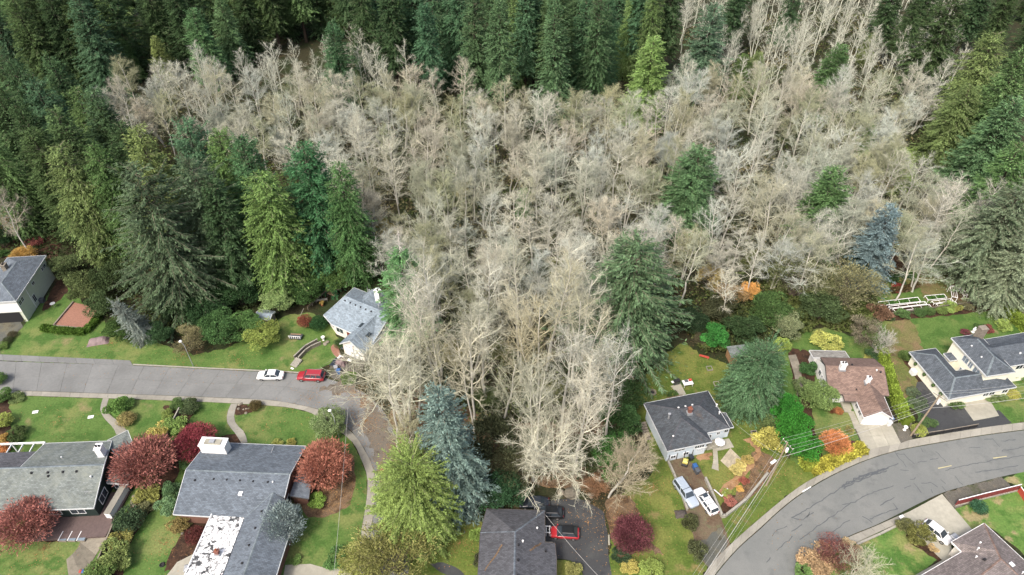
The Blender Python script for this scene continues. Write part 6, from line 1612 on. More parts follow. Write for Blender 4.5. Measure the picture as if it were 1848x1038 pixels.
# ---- cream house
h = house('cream house with dark slate hip roofs on two levels', 72.1, 87.2, 10.1)
e, rz = 2.7, 4.6
R = roof(h, [[(0, 0, e), (5.3, 0, e), (2.3, -3, rz)], [(0, 0, e), (2.3, -3, rz), (2.3, -8.4, rz), (0, -11.2, e)], [(0, -11.2, e), (2.3, -8.4, rz), (8, -8.4, rz), (13.2, -10.8, e)], [(5.3, 0, e), (5.3, -5.6, e), (2.3, -8.4, rz), (2.3, -3, rz)], [(5.3, -5.6, e), (13, -5.6, e), (8, -8.4, rz), (2.3, -8.4, rz)], [(13, -5.6, e), (13.2, -10.8, e), (8, -8.4, rz)]], 'm_roof_night')
ridge_caps(R, [((2.3, -3, rz), (2.3, -8.4, rz)), ((2.3, -8.4, rz), (8, -8.4, rz)), ((0, -11.2, e), (2.3, -8.4, rz)), ((0, 0, e), (2.3, -3, rz))], 'm_roof_grey')
pl = [(.5, -10.7), (12.7, -10.4), (12.7, -5.9), (4.9, -5.9), (4.9, -.5), (.5, -.5)]
walls(h, pl, 2.65, 'm_wall_cream')
for t_ in (.62, .72, .93): opening(h, pl, 0, t_, 1.0, 1.1, .9)
for t_ in (.15, .35, .6, .85): MB().lathe([(.2, 0), (.34, .35), (.3, .5), (.05, .7)], 7).build('wall_planter', 'm_leaf', h, loc=(.34, -10.7 + 10.2 * t_, 1.3), color=C(96, 124, 64, .6))
MB().bbox(-.4, .4, -.5, .5, 0, 1.0).build('heat_pump', 'm_trim', h, loc=(-.2, -2.9, 0))
ue, ur = 5.5, 7.4
UR = roof(h, [[(6.9, -9.7, ue), (9.3, -7.2, ur), (9.3, -3.0, ur), (6.9, -.4, ue)], [(6.9, -9.7, ue), (12.4, -9.7, ue), (9.3, -7.2, ur)], [(12.4, -9.7, ue), (12.4, -6.9, ue), (10.6, -5.1, ur - .3), (9.3, -5.1, ur), (9.3, -7.2, ur)], [(6.9, -.4, ue), (9.3, -3.0, ur), (12.4, -.4, ue)], [(9.3, -3.0, ur), (9.3, -5.1, ur), (10.6, -5.1, ur - .3), (12.4, -3.2, ue), (12.4, -.4, ue)]], 'm_roof_night', name='upper_roof', skip=lambda m: m.x > 10.5 and -7 < m.y < -3)
ridge_caps(UR, [((9.3, -7.2, ur), (9.3, -3.0, ur)), ((6.9, -9.7, ue), (9.3, -7.2, ur)), ((12.4, -9.7, ue), (9.3, -7.2, ur))], 'm_roof_grey')
pu = [(7.3, -9.3), (12.0, -9.3), (12.0, -.8), (7.3, -.8)]
walls(h, pu, 5.45, 'm_wall_cream', name='upper_wall')
for t_, z_, w_ in ((.55, 3.6, 1.2), (.4, 3.6, .8), (.22, 3.6, 1.3), (.5, 1.1, .9)): opening(h, pu, 3, 1 - t_, w_, z_, 1.1, pane='m_skyglass')
roof(h, [[(10.6, -5.1, 7.0), (24, -4.6, 7.0), (24, -8.0, 5.3), (12.42, -8.2, 5.3), (12.42, -6.9, 5.6)], [(10.6, -5.1, 7.0), (12.42, -3.2, 5.6), (12.42, -1.6, 5.3), (24, -1.2, 5.3), (24, -4.6, 7.0)]], 'm_roof_night', name='east_roof', skip=lambda m: m.x < 12.6)
pe = [(12.05, -7.8), (23.6, -7.6), (23.6, -1.6), (12.05, -1.9)]
walls(h, pe, 5.2, 'm_wall_cream', name='east_wall')
for t_ in (.3, .42, .6): opening(h, pe, 0, t_, 1.4, 3.6, 1.0)
ep = roof(h, [[(5.7, -3.4, 2.9), (7.2, -3.4, 2.9), (6.5, -2.5, 3.5)], [(5.7, -1.6, 2.9), (7.2, -1.6, 2.9), (6.5, -2.5, 3.5)], [(5.7, -3.4, 2.9), (6.5, -2.5, 3.5), (5.7, -1.6, 2.9)], [(7.2, -3.4, 2.9), (6.5, -2.5, 3.5), (7.2, -1.6, 2.9)]], 'm_roof_night', name='entry_roof')
walls(h, [(6.0, -3.1), (7.29, -3.1), (7.29, -1.9), (6.0, -1.9)], 2.85, 'm_wall_cream', name='entry_wall')
MB().box(5.94, 5.99, -2.9, -2.1, .1, 2.1).build('front_door', 'm_door', h)
MB().box(5.0, 6.0, -3.2, -1.8, .02, .25).build('entry_step', 'm_rustpath', h)
chimney(h, 11.0, -1.6, 1.3, 1.0, 5.4, 8.4, 'm_oldwood', 0)
for x_, y_ in ((8.1, -3.6), (8.0, -6.3)): pipe(h, x_, y_, 6.3, .15, .08, 'm_trim')
pipe(h, 15.5, -6.5, 6.1, .15, .08, 'm_trim')

# ---- taupe hip roof in the lower corner
h = house('taupe hip-roofed house by the pale concrete drive', 61.9, 50.1, 25.3)
e, rz = 3.0, 5.0
R = roof(h, [[(0, 0, e), (6.7, 0, e), (3.0, -3.9, 4.75)], [(0, 0, e), (3.0, -3.9, 4.75), (2.2, -5.0, rz), (0, -1.65, e)], [(-9, -1.65, e), (0, -1.65, e), (2.2, -5.0, rz), (-4, -5.6, rz)], [(6.7, 0, e), (6.7, -16, e), (2.2, -11, rz), (2.2, -5.0, rz), (3.0, -3.9, 4.75)], [(-9, -1.65, e), (-4, -5.6, rz), (2.2, -5.0, rz), (2.2, -11, rz), (-9, -12, e)]], 'm_roof_tan', 'm_white')
ridge_caps(R, [((6.7, 0, e), (3.0, -3.9, 4.75)), ((3.0, -3.9, 4.75), (2.2, -5.0, rz)), ((2.2, -5, rz), (-4, -5.6, rz)), ((2.2, -5, rz), (2.2, -11, rz))], 'm_roof_brown')
walls(h, [(-8.5, -12), (6.2, -15), (6.2, -.5), (.5, -.5), (.5, -2.1), (-8.5, -2.1)], 2.95, 'm_wall_beige')
for x_, y_, z_ in ((2.6, -2.0, 3.9), (1.4, -2.5, 4.15), (.2, -3.2, 4.0), (3.2, -7.5, 4.75)): pipe(R, x_, y_, z_, .2, .07, 'm_trim')
vent(R, .6, -4.0, 4.4, .36); MB().box(2.8, 3.3, -6.4, -5.8, 4.6, 4.85).build('roof_vent', 'm_trim', R)
m = MB().bbox(-.5, .5, -.5, .5, 0, 1.0, .1); m.build('heat_pump', 'm_galv', h, loc=(3.0, .75, 0))

# ---- small shed with an orange plywood side behind the dense fir
p = P(1328, 648)
h = thing('garden_shed', 'small flat-topped shed with an orange wooden side behind the dense fir', 'shed', (p.x, p.y, 0), .15)
MB().box(-1.6, 1.6, -1.1, 1.1, 0, 1.9).build('wall', 'm_woodchip', h)
MB().add([(-1.8, -1.3, 1.92), (1.8, -1.3, 1.92), (1.8, 1.3, 2.2), (-1.8, 1.3, 2.2), (-1.8, -1.3, 2.0), (1.8, -1.3, 2.0), (1.8, 1.3, 2.28), (-1.8, 1.3, 2.28)], [(3, 2, 1, 0), (4, 5, 6, 7), (0, 1, 5, 4), (1, 2, 6, 5), (2, 3, 7, 6), (3, 0, 4, 7)]).build('roof', 'm_roof_moss', h)
p = P(1846, 490)
h = thing('garden_shed', 'white shed roof at the picture edge beyond the hedge', 'shed', (p.x + 2, p.y, 0), .3)
MB().box(-2, 2, -1.4, 1.4, 0, 2).build('wall', 'm_wall_white', h)
roof(h, [[(-2.2, -1.6, 2), (2.2, -1.6, 2), (2.2, 0, 2.9), (-2.2, 0, 2.9)], [(-2.2, 0, 2.9), (2.2, 0, 2.9), (2.2, 1.6, 2), (-2.2, 1.6, 2)]], 'm_white')
p = P(482, 580)
h = thing('garden_shed', 'small grey-roofed shed hidden behind the yellow-green rhododendron', 'shed', (p.x, p.y, 0), -.2)
MB().box(-1.4, 1.4, -1, 1, 0, 1.8).build('wall', 'm_oldwood', h)
roof(h, [[(-1.6, -1.2, 1.8), (1.6, -1.2, 1.8), (1.6, 0, 2.3), (-1.6, 0, 2.3)], [(-1.6, 0, 2.3), (1.6, 0, 2.3), (1.6, 1.2, 1.8), (-1.6, 1.2, 1.8)]], 'm_roof_blue')
# ------------------------------------------------------------------ vehicles
def paint(name, col): 
    m = plain(name, col, rough=0.28, spec=0.5); b = m.node_tree.nodes['Principled BSDF']; b.inputs['Coat Weight'].default_value = 0.6; b.inputs['Coat Roughness'].default_value = 0.08
    return m
paint('m_car_white', C(244, 244, 244, .8)); paint('m_car_red', C(176, 30, 46, .7)); paint('m_car_red2', C(190, 20, 36, .7)); paint('m_car_silver', C(176, 190, 204, .7)); paint('m_car_dark', C(44, 50, 60, .7)); paint('m_car_black', C(26, 28, 30, .8))
def loft(sections, mats, name, parent, smooth=True):
    """sections: (x, zb, zs, zt, halfwidth, topwidth)"""
    V, F = [], []
    for x, zb, zt, w, tw in sections:
        hgt = zt - zb
        half = [(w * .86, zb), (w, zb + hgt * .28), (w, zb + hgt * .62), (w * .97, zt - hgt * .12), (tw, zt), (tw * .5, zt + .015)]
        ring = half + [(-a, b) for a, b in half[::-1]]
        V += [(x, a, b) for a, b in ring]
    n = 12
    for k in range(len(sections) - 1):
        for i in range(n): F.append((k * n + i, k * n + (i + 1) % n, (k + 1) * n + (i + 1) % n, (k + 1) * n + i))
    F += [tuple(range(n))[::-1], tuple(range((len(sections) - 1) * n, len(sections) * n))]
    return link(name, mesh(name, V, F, mats, None, smooth), parent)
def car(label, px, py, ang, L, W, H, col, kind, z=0.06, name='car', cat='car', roofcol=None):
    """nose along +x; kind: sedan, wagon, hatch, pickup"""
    p = P(px, py, H * .45)
    t = thing(name, label, cat, (p.x, p.y, z), radians(ang))
    w = W / 2; a = L / 2; bl = H * .6          # belt line
    K = {'sedan': dict(hood=.70, ws0=.46, ws1=.12, rw1=-.42, rw0=-.72, tail=.97), 'wagon': dict(hood=.66, ws0=.48, ws1=.22, rw1=-.82, rw0=-.95, tail=1.0),
         'hatch': dict(hood=.62, ws0=.56, ws1=.2, rw1=-.62, rw0=-.9, tail=.96), 'pickup': dict(hood=.68, ws0=.44, ws1=.2, rw1=-.9, rw0=-.97, tail=1.0)}[kind]
    hz = bl * .93
    body = loft([(-a, .34, bl * .8, w * .84, w * .7), (-a * .95, .24, bl * .94, w * .95, w * .84), (-a * .75, .2, bl, w, w * .9), (0, .19, bl, w, w * .92), (a * K['ws0'], .19, bl * 1.0, w, w * .9), (a * K['hood'], .2, hz * .98, w * .99, w * .86), (a * .9, .24, hz * .9, w * .93, w * .78), (a * .98, .3, hz * .74, w * .8, w * .64), (a, .36, hz * .62, w * .7, w * .52)], [col], 'body', t)
    x0, x1, x2, x3 = a * K['ws0'], a * K['ws1'], a * K['rw1'], a * K['rw0']
    wb, wt = w * .9, w * .72
    V = [(x0, -wb, bl - .04), (x0, wb, bl - .04), (x3, wb, bl - .04), (x3, -wb, bl - .04), (x1, -wt, H - .05), (x1, wt, H - .05), (x2, wt, H - .05), (x2, -wt, H - .05),
         (x1 - .12, -wt * .85, H), (x1 - .12, wt * .85, H), (x2 + .12, wt * .85, H), (x2 + .12, -wt * .85, H)]
    link('cabin', mesh('cabin', V, [(0, 1, 5, 4), (1, 2, 6, 5), (2, 3, 7, 6), (3, 0, 4, 7), (4, 5, 9, 8), (5, 6, 10, 9), (6, 7, 11, 10), (7, 4, 8, 11), (8, 9, 10, 11)], [roofcol or col]), t)
    def glass(q, nm, off):
        q = [Vector(v) for v in q]; c = sum(q, Vector()) / len(q); nr = (q[1] - q[0]).cross(q[2] - q[0]).normalized()
        if nr.dot(c - Vector((0, 0, H * .6))) < 0: nr = -nr
        q = [c + (v - c) * .9 + nr * off for v in q]
        link(nm, mesh(nm, q, [tuple(range(len(q)))], ['m_glass']), t)
    glass([V[0], V[1], V[5], V[4]], 'windscreen', .015); glass([V[2], V[3], V[7], V[6]], 'rear_window', .015)
    for s_ in (1, -1):
        i = (1, 2, 6, 5) if s_ > 0 else (0, 3, 7, 4)
        A, B, Cc, D = (Vector(V[k]) for k in i); 
        cuts = (0, .45, 1) if kind in ('sedan', 'hatch') else (0, .36, .68, 1) if kind == 'wagon' else (0, .42, 1)
        for c0, c1 in zip(cuts[:-1], cuts[1:]): glass([A.lerp(B, c0), A.lerp(B, c1), D.lerp(Cc, c1), D.lerp(Cc, c0)], 'side_window', .012)
        MB().box(-.08, .08, -.09, .09, -.06, .06).build('mirror', col, t, loc=(x0 - .12, s_ * (w + .06), bl + .06))
        MB().bbox(-.1, .12, -.16, .16, -.07, .07).build('headlight', 'm_lamp_glass', t, loc=(a * .91, s_ * w * .66, hz * .74))
        MB().bbox(-.05, .05, -.16, .16, -.08, .1).build('tail_light', 'm_taillight', t, loc=(-a * .985, s_ * w * .66, bl * .76))
        if kind == 'wagon': MB().box(x2 + .2, x1 - .2, -.025, .025, 0, .06).build('roof_rail', 'm_metal', t, loc=(0, s_ * wt * .86, H + .005))
    wr = .33 if H < 1.6 else .37
    for sx in (.62, -.6):
        for s_ in (1, -1):
            wl = MB().lathe([(wr * .62, -.11), (wr * .95, -.11), (wr, -.06), (wr, .06), (wr * .95, .11), (wr * .62, .11)], 14).build('wheel', 'm_rubber', t, loc=(a * sx, s_ * (w - .1), wr))
            wl.rotation_euler = (pi / 2, 0, 0)
            MB().lathe([(wr * .6, -.113), (wr * .6, .113), (.05, .118)], 10).build('rim', 'm_rim', wl)
    MB().box(-.02, .02, -.26, .26, -.06, .06).build('number_plate', 'm_trim', t, loc=(-a - .005, 0, .62))
    return t, bl
car('white sedan parked along the kerb of the concrete street', 488, 677, 180, 4.75, 1.82, 1.45, 'm_car_white', 'sedan')
car('red estate car with roof rails parked behind the white sedan', 561, 678, 177, 4.95, 1.95, 1.75, 'm_car_red', 'wagon', name='suv')
t, bl = car('silver pickup with a ribbed cargo canopy beside the drive wall', 1238, 889, -67, 5.1, 1.82, 1.65, 'm_car_silver', 'pickup', name='pickup_truck', cat='pickup')
for s_ in (-.5, -.25, 0, .25, .5): MB().box(-2.1, -.3, s_ - .04, s_ + .04, 1.652, 1.7).build('canopy_rib', 'm_car_silver', t)
MB().box(-.16, -.08, -.7, .7, 1.05, 1.67).build('gap_shade_strip', 'm_dark', t)  # solid dark strip painting in the shade between cab and canopy
t, bl = car('white estate car with a sunroof on the old driveway', 1274, 904, 113, 4.75, 1.8, 1.5, 'm_car_white', 'wagon')
MB().box(.1, .7, -.4, .4, 1.502, 1.515).build('sunroof', 'm_glass', t)
for x_ in (-.3, -1.1): MB().box(x_ - .04, x_ + .04, -.62, .62, 1.53, 1.58).build('roof_bar', 'm_metal', t)
car('white hatchback on the pale concrete drive', 1691, 960, -54, 4.1, 1.74, 1.5, 'm_car_white', 'hatch')
car('red car with a black roof on the blacktop drive', 1019, 961, 176, 4.2, 1.8, 1.55, 'm_car_red2', 'hatch', roofcol='m_car_black')
car('dark blue car half hidden behind the charcoal roof', 964, 907, 180, 4.5, 1.8, 1.5, 'm_car_dark', 'sedan')
t, bl = car('black hatchback under the overhanging white branches', 990, 925, 178, 4.4, 1.8, 1.55, 'm_car_black', 'hatch')

# ------------------------------------------------------------------ poles and wires
def pole(label, base, h, lean, parts=True, arm_ang=0.0, can=True):
    p = P(*base); t = thing('utility_pole', label, 'utility pole', (p.x, p.y, 0))
    top = Vector((lean[0], lean[1], h))
    m = MB(); m.tube((0, 0, -.2), top, .17, .11, 10); m.build('post', 'm_pole', t, smooth=False)
    arm = MB(); d = Vector((cos(arm_ang), sin(arm_ang), 0)); c = top + Vector((0, 0, -.35))
    arm.tube(c - d * 1.1 + Vector((0.1, -.12, 0)), c + d * 1.1 + Vector((.1, -.12, 0)), .06, .06, 6); arm.build('crossarm', 'm_oldwood', t)
    ends = []
    for k in (-1.0, -.45, .45, 1.0):
        q = c + d * k + Vector((.1, -.12, .06)); MB().lathe([(.03, 0), (.06, .05), (.04, .1), (.06, .14), (.02, .2)], 7).build('insulator', 'm_trim', t, loc=q); ends.append(Vector((p.x, p.y, 0)) + q + Vector((0, 0, .2)))
    if can:
        q = top * .86 + Vector((.32, -.2, 0)); MB().lathe([(.2, -.45), (.22, -.4), (.22, .3), (.14, .42), (.05, .5)], 12).build('transformer', 'm_trim', t, loc=q)
    return t, ends, Vector((p.x, p.y, 0)) + top
t1, e1, top1 = pole('leaning utility pole at the hedge end by the blacktop drive', (1644, 786), 10.2, (.75, .1), arm_ang=2.2, can=True)
t2, e2, top2 = pole('utility pole on the verge between the walled bed and the road', (1383, 876), 10.9, (.5, .1), arm_ang=2.0)
lp = P(1396, 833, 7.6) - P(1383, 876)
MB().tube((.3, 0, 7.0), (lp.x, lp.y, 7.5), .05, .05, 6).build('lamp_arm', 'm_galv', t2)
MB().bbox(-.5, .5, -.2, .2, 0, .16).build('lamp_head', 'm_trim', t2, loc=(lp.x, lp.y, 7.45), rotz=atan2(lp.y, lp.x - .3))
def wire(label, a, b, sag, r=.012, group='overhead wires along the curving road', mat='m_wire'):
    a, b = Vector(a), Vector(b); pts = []
    for i in range(13):
        s = i / 12; q = a.lerp(b, s); q.z -= sag * 4 * s * (1 - s); pts.append(q - a)
    o = MB().path(pts, r, 5).build('overhead_wire', mat, loc=a)
    return tag(o, label, 'wire', group)
nm = ['outermost', 'second', 'third', 'innermost']
Dn = (P(1253, 1060, 9.5) - top2); Dn = Vector((Dn.x, Dn.y, 0))
Dr = Vector((P(1930, 690, 9.5).x - top1.x, P(1930, 690, 9.5).y - top1.y, 0))
for k in range(4):
    wire('%s of four thin wires strung between the two poles' % nm[k], e1[k], e2[k], .7)
    wire('%s of four wires running off the bottom edge from the verge pole' % nm[k], e2[k], e2[k] + Dn + Vector((0, 0, .2)), .6)
    wire('%s of four wires running off past the cream house' % nm[k], e1[k], e1[k] + Dr, .7)
wire('lower thick cable strung between the two poles', top1 * .0 + Vector((top1.x - .2, top1.y, 7.0)), Vector((top2.x - .1, top2.y, 7.2)), .5, .03, 'low cables on the poles')
wire('lower thick cable leaving the verge pole for the bottom edge', Vector((top2.x - .1, top2.y, 7.2)), Vector((top2.x - .1, top2.y, 7.2)) + Dn, .5, .04, 'low cables on the poles')
wire('lower thick cable passing in front of the cream house', Vector((top1.x - .2, top1.y, 7.0)), Vector((top1.x - .2, top1.y, 7.0)) + Dr, .5, .03, 'low cables on the poles')
wire('service drop from the verge pole to the pale blue house', Vector((top2.x, top2.y, 7.4)), P(1302, 742, 4.4), .5, .015, 'service drops')
wire('service drop sagging across the blacktop to the charcoal roof', P(985, 930, 3.6), P(1085, 1045, 5.0), .4, .022, 'service drops')
wire('service drop over the lawn beside the rust-brown maple', P(628, 735, 5.5), P(600, 1060, 6.0), .5, .02, 'service drops')
# white conduit guard on the low cable
# street lamps
def street_lamp(label, px, py, h, ang):
    p = P(px, py); t = thing('street_lamp', label, 'street lamp', (p.x, p.y, 0), ang)
    MB().tube((0, 0, 0), (0, 0, h), .07, .05, 8).build('post', 'm_galv', t)
    MB().path([(0, 0, h), (.5, 0, h + .35), (1.2, 0, h + .4)], .035, 6).build('arm', 'm_galv', t)
    MB().lathe([(.08, -.1), (.26, -.06), (.3, .04), (.2, .16), (.05, .2)], 10).build('lamp_head', 'm_trim', t, loc=(1.3, 0, h + .36))
street_lamp('street lamp standing in the sparse khaki tree', 349, 661, 5.2, 2.4)
street_lamp('street lamp half hidden by the pale feathery cypress', 612, 790, 5.4, 2.2)
p = P(641, 648); t = thing('post', 'grey metal post in front of the gabled garage', 'post', (p.x, p.y, 0)); MB().tube((0, 0, 0), (0, 0, 3.2), .06, .05, 8).build('shaft', 'm_galv', t); MB().bbox(-.12, .12, -.12, .12, 3.2, 3.35).build('cap', 'm_galv', t)

# ------------------------------------------------------------------ fences and walls
def board_fence(label, line, h, bw, mat, cap=None, cat='fence', name='fence', base=0.0, th=.06, z0=0.0):
    L = gpts(line); o = Vector((L[0][0], L[0][1], 0)); t = thing(name, label, cat, o)
    for a, b in zip(L[:-1], L[1:]):
        a, b = Vector((*a, 0)) - o, Vector((*b, 0)) - o; ln = (b - a).length; n = max(1, round(ln / bw)); ang = atan2(b.y - a.y, b.x - a.x)
        me = MB().box(.02, ln / n - .02, -th / 2, th / 2, z0, h).box(0, .08, -th, th, 0, h + .02); md = mesh('board', me.V, me.F, [mat])
        for i in range(n): link('board', md, t, loc=a.lerp(b, i / n), rotz=ang)
        if cap: MB().box(-.02, ln + .02, -.06, .06, h + .021, h + .07).build('cap_rail', cap, t, loc=a, rotz=ang)
        if base: MB().box(0, ln, -.14, .14, 0, base).build('footing', 'm_kerb', t, loc=a + Vector((0, 0, 0)), rotz=ang)
plain('m_redfence', C(148, 62, 62, .65), rough=.7, var=.15, scale=2); plain('m_redfence2', C(206, 78, 56, .65), rough=.7, var=.12, scale=2)
board_fence('dark red panel fence with a white cap beside the gravel verge', [(1722, 914), (1768, 902), (1834, 886)], 1.7, .95, 'm_redfence', 'm_white', base=.35)
board_fence('orange-red panel fence returning along the corner lawn', [(1836, 887), (1862, 925)], 1.2, 1.1, 'm_redfence2', 'm_white')
board_fence('dark retaining wall along the foot of the vegetable garden', [(1582, 573), (1650, 565), (1700, 557), (1786, 546)], .8, 1.6, 'm_fascia_dark', 'm_oldwood', 'wall', 'retaining_wall', th=.2)
board_fence('low dark wall along the pavement below the blacktop', [(1646, 790), (1700, 782), (1762, 771)], .8, 1.5, 'm_dark', 'm_oldwood', 'wall', 'retaining_wall', th=.16)
board_fence('short dark fence from the pole to the lime hedge', [(1648, 788), (1640, 766)], .8, .5, 'm_oldwood', None)
def low_wall(label, line, h, th, mat, cap='m_kerb'):
    L = gpts(line); o = Vector((L[0][0], L[0][1], 0)); t = thing('garden_wall', label, 'wall', o)
    for a, b in zip(L[:-1], L[1:]):
        a, b = Vector((*a, 0)) - o, Vector((*b, 0)) - o; ln = (b - a).length; ang = atan2(b.y - a.y, b.x - a.x)
        MB().box(0, ln, -th / 2, th / 2, 0, h).build('wall', mat, t, loc=a, rotz=ang); MB().box(-.03, ln + .03, -th / 2 - .04, th / 2 + .04, h + .002, h + .08).build('coping', cap, t, loc=a, rotz=ang)
low_wall('pale concrete wall enclosing the sloping flower bed', [(1272, 866), (1283, 890), (1302, 934), (1308, 934), (1345, 905), (1384, 858)], .7, .25, 'm_kerb')
low_wall('white-capped timber edge at the top of the flower bed', [(1288, 886), (1302, 898), (1312, 884)], .3, .07, 'm_wood', 'm_trim')
low_wall('pale wall along the lawn side of the old driveway', [(1205, 834), (1216, 858), (1240, 922)], .5, .22, 'm_kerb')
low_wall('pale capped wall between deck and planting', [(200, 938), (236, 876)], 1.6, .9, 'm_white', 'm_walk')
low_wall('old board fence down the slope below the deck', [(208, 952), (175, 1030)], 1.0, .12, 'm_oldwood', 'm_oldwood')
low_wall('weathered fence in the boundary bed', [(326, 742), (300, 795)], .9, .12, 'm_oldwood', 'm_walk')
low_wall('wooden edging of the raised heather bed', [(1634, 528), (1660, 518)], .5, .12, 'm_wood', 'm_wood')
low_wall('concrete kerb wall along the bright lawn of the corner lot', [(1545, 984), (1588, 965), (1626, 946)], .3, .22, 'm_kerb')
# timber ramp walls and steps on the street lawn
def ramp(label, line, h):
    L = gpts(line); o = Vector((L[0][0], L[0][1], 0)); t = thing('timber_wall', label, 'wall', o)
    for a, b in zip(L[:-1], L[1:]):
        a, b = Vector((*a, 0)) - o, Vector((*b, 0)) - o; ln = (b - a).length; ang = atan2(b.y - a.y, b.x - a.x)
        for q in range(3): MB().box(0, ln, -.07, .07, q * h / 3 + .003, (q + 1) * h / 3 - .01).build('timber', 'm_oldwood', t, loc=a, rotz=ang)
        MB().box(-.03, ln + .03, -.12, .12, h, h + .07).build('cap_rail', 'm_walk', t, loc=a, rotz=ang)
ramp('upper of two timber walls stepping down the street lawn', [(532, 649), (552, 630), (574, 618)], .9)
ramp('lower of two timber walls stepping down the street lawn', [(540, 650), (552, 637), (562, 630), (580, 622)], .8)
p = P(535, 656); t = thing('garden_steps', 'short flight of pale steps at the foot of the timber walls', 'steps', (p.x, p.y, 0), -.5)
for k in range(4): MB().box(-.7, .7, -.9 + .45 * k, -.46 + .45 * k, 0, .12 + .13 * k).build('step', 'm_walk', t)

# ------------------------------------------------------------------ vegetable garden frames
def frame(label, quad, h=.5, bars=4, group='white pipe frames in the vegetable garden'):
    q = [P(x, y, h) for x, y in quad]; o = Vector((q[0].x, q[0].y, 0)); t = thing('crop_cage', label, 'crop cage', o, 0, group)
    m = MB()
    for a, b in zip(q, q[1:] + q[:1]): m.tube(a - o, b - o, .06, .06, 6)
    m.build('rail', 'm_white', t)
    for a in q: MB().tube((a.x - o.x, a.y - o.y, 0), a - o, .05, .05, 6).build('leg', 'm_white', t)
    for i in range(1, bars):
        MB().tube(q[0].lerp(q[1], i / bars) - o, q[3].lerp(q[2], i / bars) - o, .035, .035, 5).build('crossbar', 'm_white', t)
z1 = lambda pts: [(1540 + x / 5.766, 500 + y / 5.766) for x, y in pts]
frame('largest white pipe frame over green crops, highest on the slope', z1([(262, 258), (670, 210), (700, 255), (270, 300)]), .6)
frame('narrow white pipe frame just below the largest one', z1([(370, 305), (745, 255), (765, 280), (385, 325)]), .5)
frame('lowest long white pipe frame by the retaining wall', z1([(412, 330), (790, 285), (810, 310), (435, 358)]), .4)
frame('white pipe frame near the garden steps, highest one', z1([(745, 195), (945, 178), (975, 218), (780, 240)]), .6, 2)
frame('white pipe frame below it near the garden steps', z1([(815, 250), (1020, 225), (1040, 245), (840, 275)]), .5, 3)
frame('lowest short white pipe frame near the garden steps', z1([(865, 280), (1060, 255), (1078, 275), (885, 302)]), .4, 3)
frame('tall white pipe rack standing beyond the crops', z1([(1008, 95), (1065, 95), (1085, 215), (1028, 205)]), 1.6, 3)
frame('leaning white pipe trellis beside the tall rack', z1([(1085, 110), (1120, 105), (1190, 185), (1150, 195)]), 1.0, 3)
def crops(label, quad, seed):
    q = [P(x, y, 0) for x, y in quad]; g = np.random.default_rng(seed); n = 500
    u, v = g.uniform(.04, .96, n), g.uniform(.08, .92, n)
    pos = np.array([list(q[0].lerp(q[1], a).lerp(q[3].lerp(q[2], a), b)) for a, b in zip(u, v)]); pos[:, 2] = g.uniform(.05, .4, n)
    o = pos.mean(0); o[2] = 0
    B = NB(); V, F = cards(pos - o, g.normal(size=(n, 3)) + np.array([[0, 0, .5]]), g.normal(0, .5, (n, 3)) + np.array([[0, 0, 1.]]), np.full(n, .4), np.full(n, .25)); B.add(V, F, 0)
    tag(link('crop_bed', B.mesh('crop_bed', ['m_leaf']), loc=o, color=C(88, 136, 56, .6)), label, 'crops')
crops('bed of green leaves inside the largest white frame', z1([(262, 268), (670, 220), (700, 265), (270, 310)]), 1)
crops('bed of green leaves inside the short frame by the steps', z1([(745, 205), (945, 188), (975, 228), (780, 250)]), 2)

# ------------------------------------------------------------------ loose things in the yards
def wheelie_bin(label, px, py, col, ang=0.0, h=1.1, lidcol=None):
    p = P(px, py, h * .6); t = thing('wheelie_bin', label, 'bin', (p.x, p.y, 0), ang)
    MB().box(-.26, .26, -.3, .3, .1, h - .12, 0, -.05).build('body', col, t); MB().bbox(-.34, .34, -.4, .36, h - .12, h, .04).build('lid', lidcol or col, t)
    for s_ in (-1, 1):
        w_ = MB().lathe([(.02, -.04), (.12, -.04), (.12, .04), (.02, .04)], 10).build('wheel', 'm_rubber', t, loc=(s_ * .24, .32, .12)); w_.rotation_euler = (0, pi / 2, 0)
    MB().tube((-.25, .42, h - .1), (.25, .42, h - .1), .02).build('handle', 'm_dark', t)
plain('m_yellowplastic', C(232, 216, 96, .65), rough=.45); plain('m_tarp', C(150, 128, 128), rough=.7, var=.15, scale=2); plain('m_tan', C(196, 150, 112), rough=.7)
wheelie_bin('blue wheeled bin at the mouth of the gravel drive', 611, 670, 'm_blueplastic')
wheelie_bin('pale blue wheeled bin behind the bright blue one', 606, 664, 'm_galv', .4)
wheelie_bin('blue wheeled bin beside the drive wall of the blue house', 1254, 842, 'm_blueplastic', .3)
wheelie_bin('grey-blue wheeled bin below the blue one on the old drive', 1258, 850, 'm_greyplastic', .3)
wheelie_bin('dark wheeled bin nearest the blue house on the old drive', 1247, 826, 'm_car_dark', .2)
wheelie_bin('blue-lidded bin at the corner of the white garage', 1608, 756, 'm_galv', .1, 1.1, 'm_blueplastic')
wheelie_bin('white bin at the corner of the white garage', 1605, 763, 'm_trim', .1)
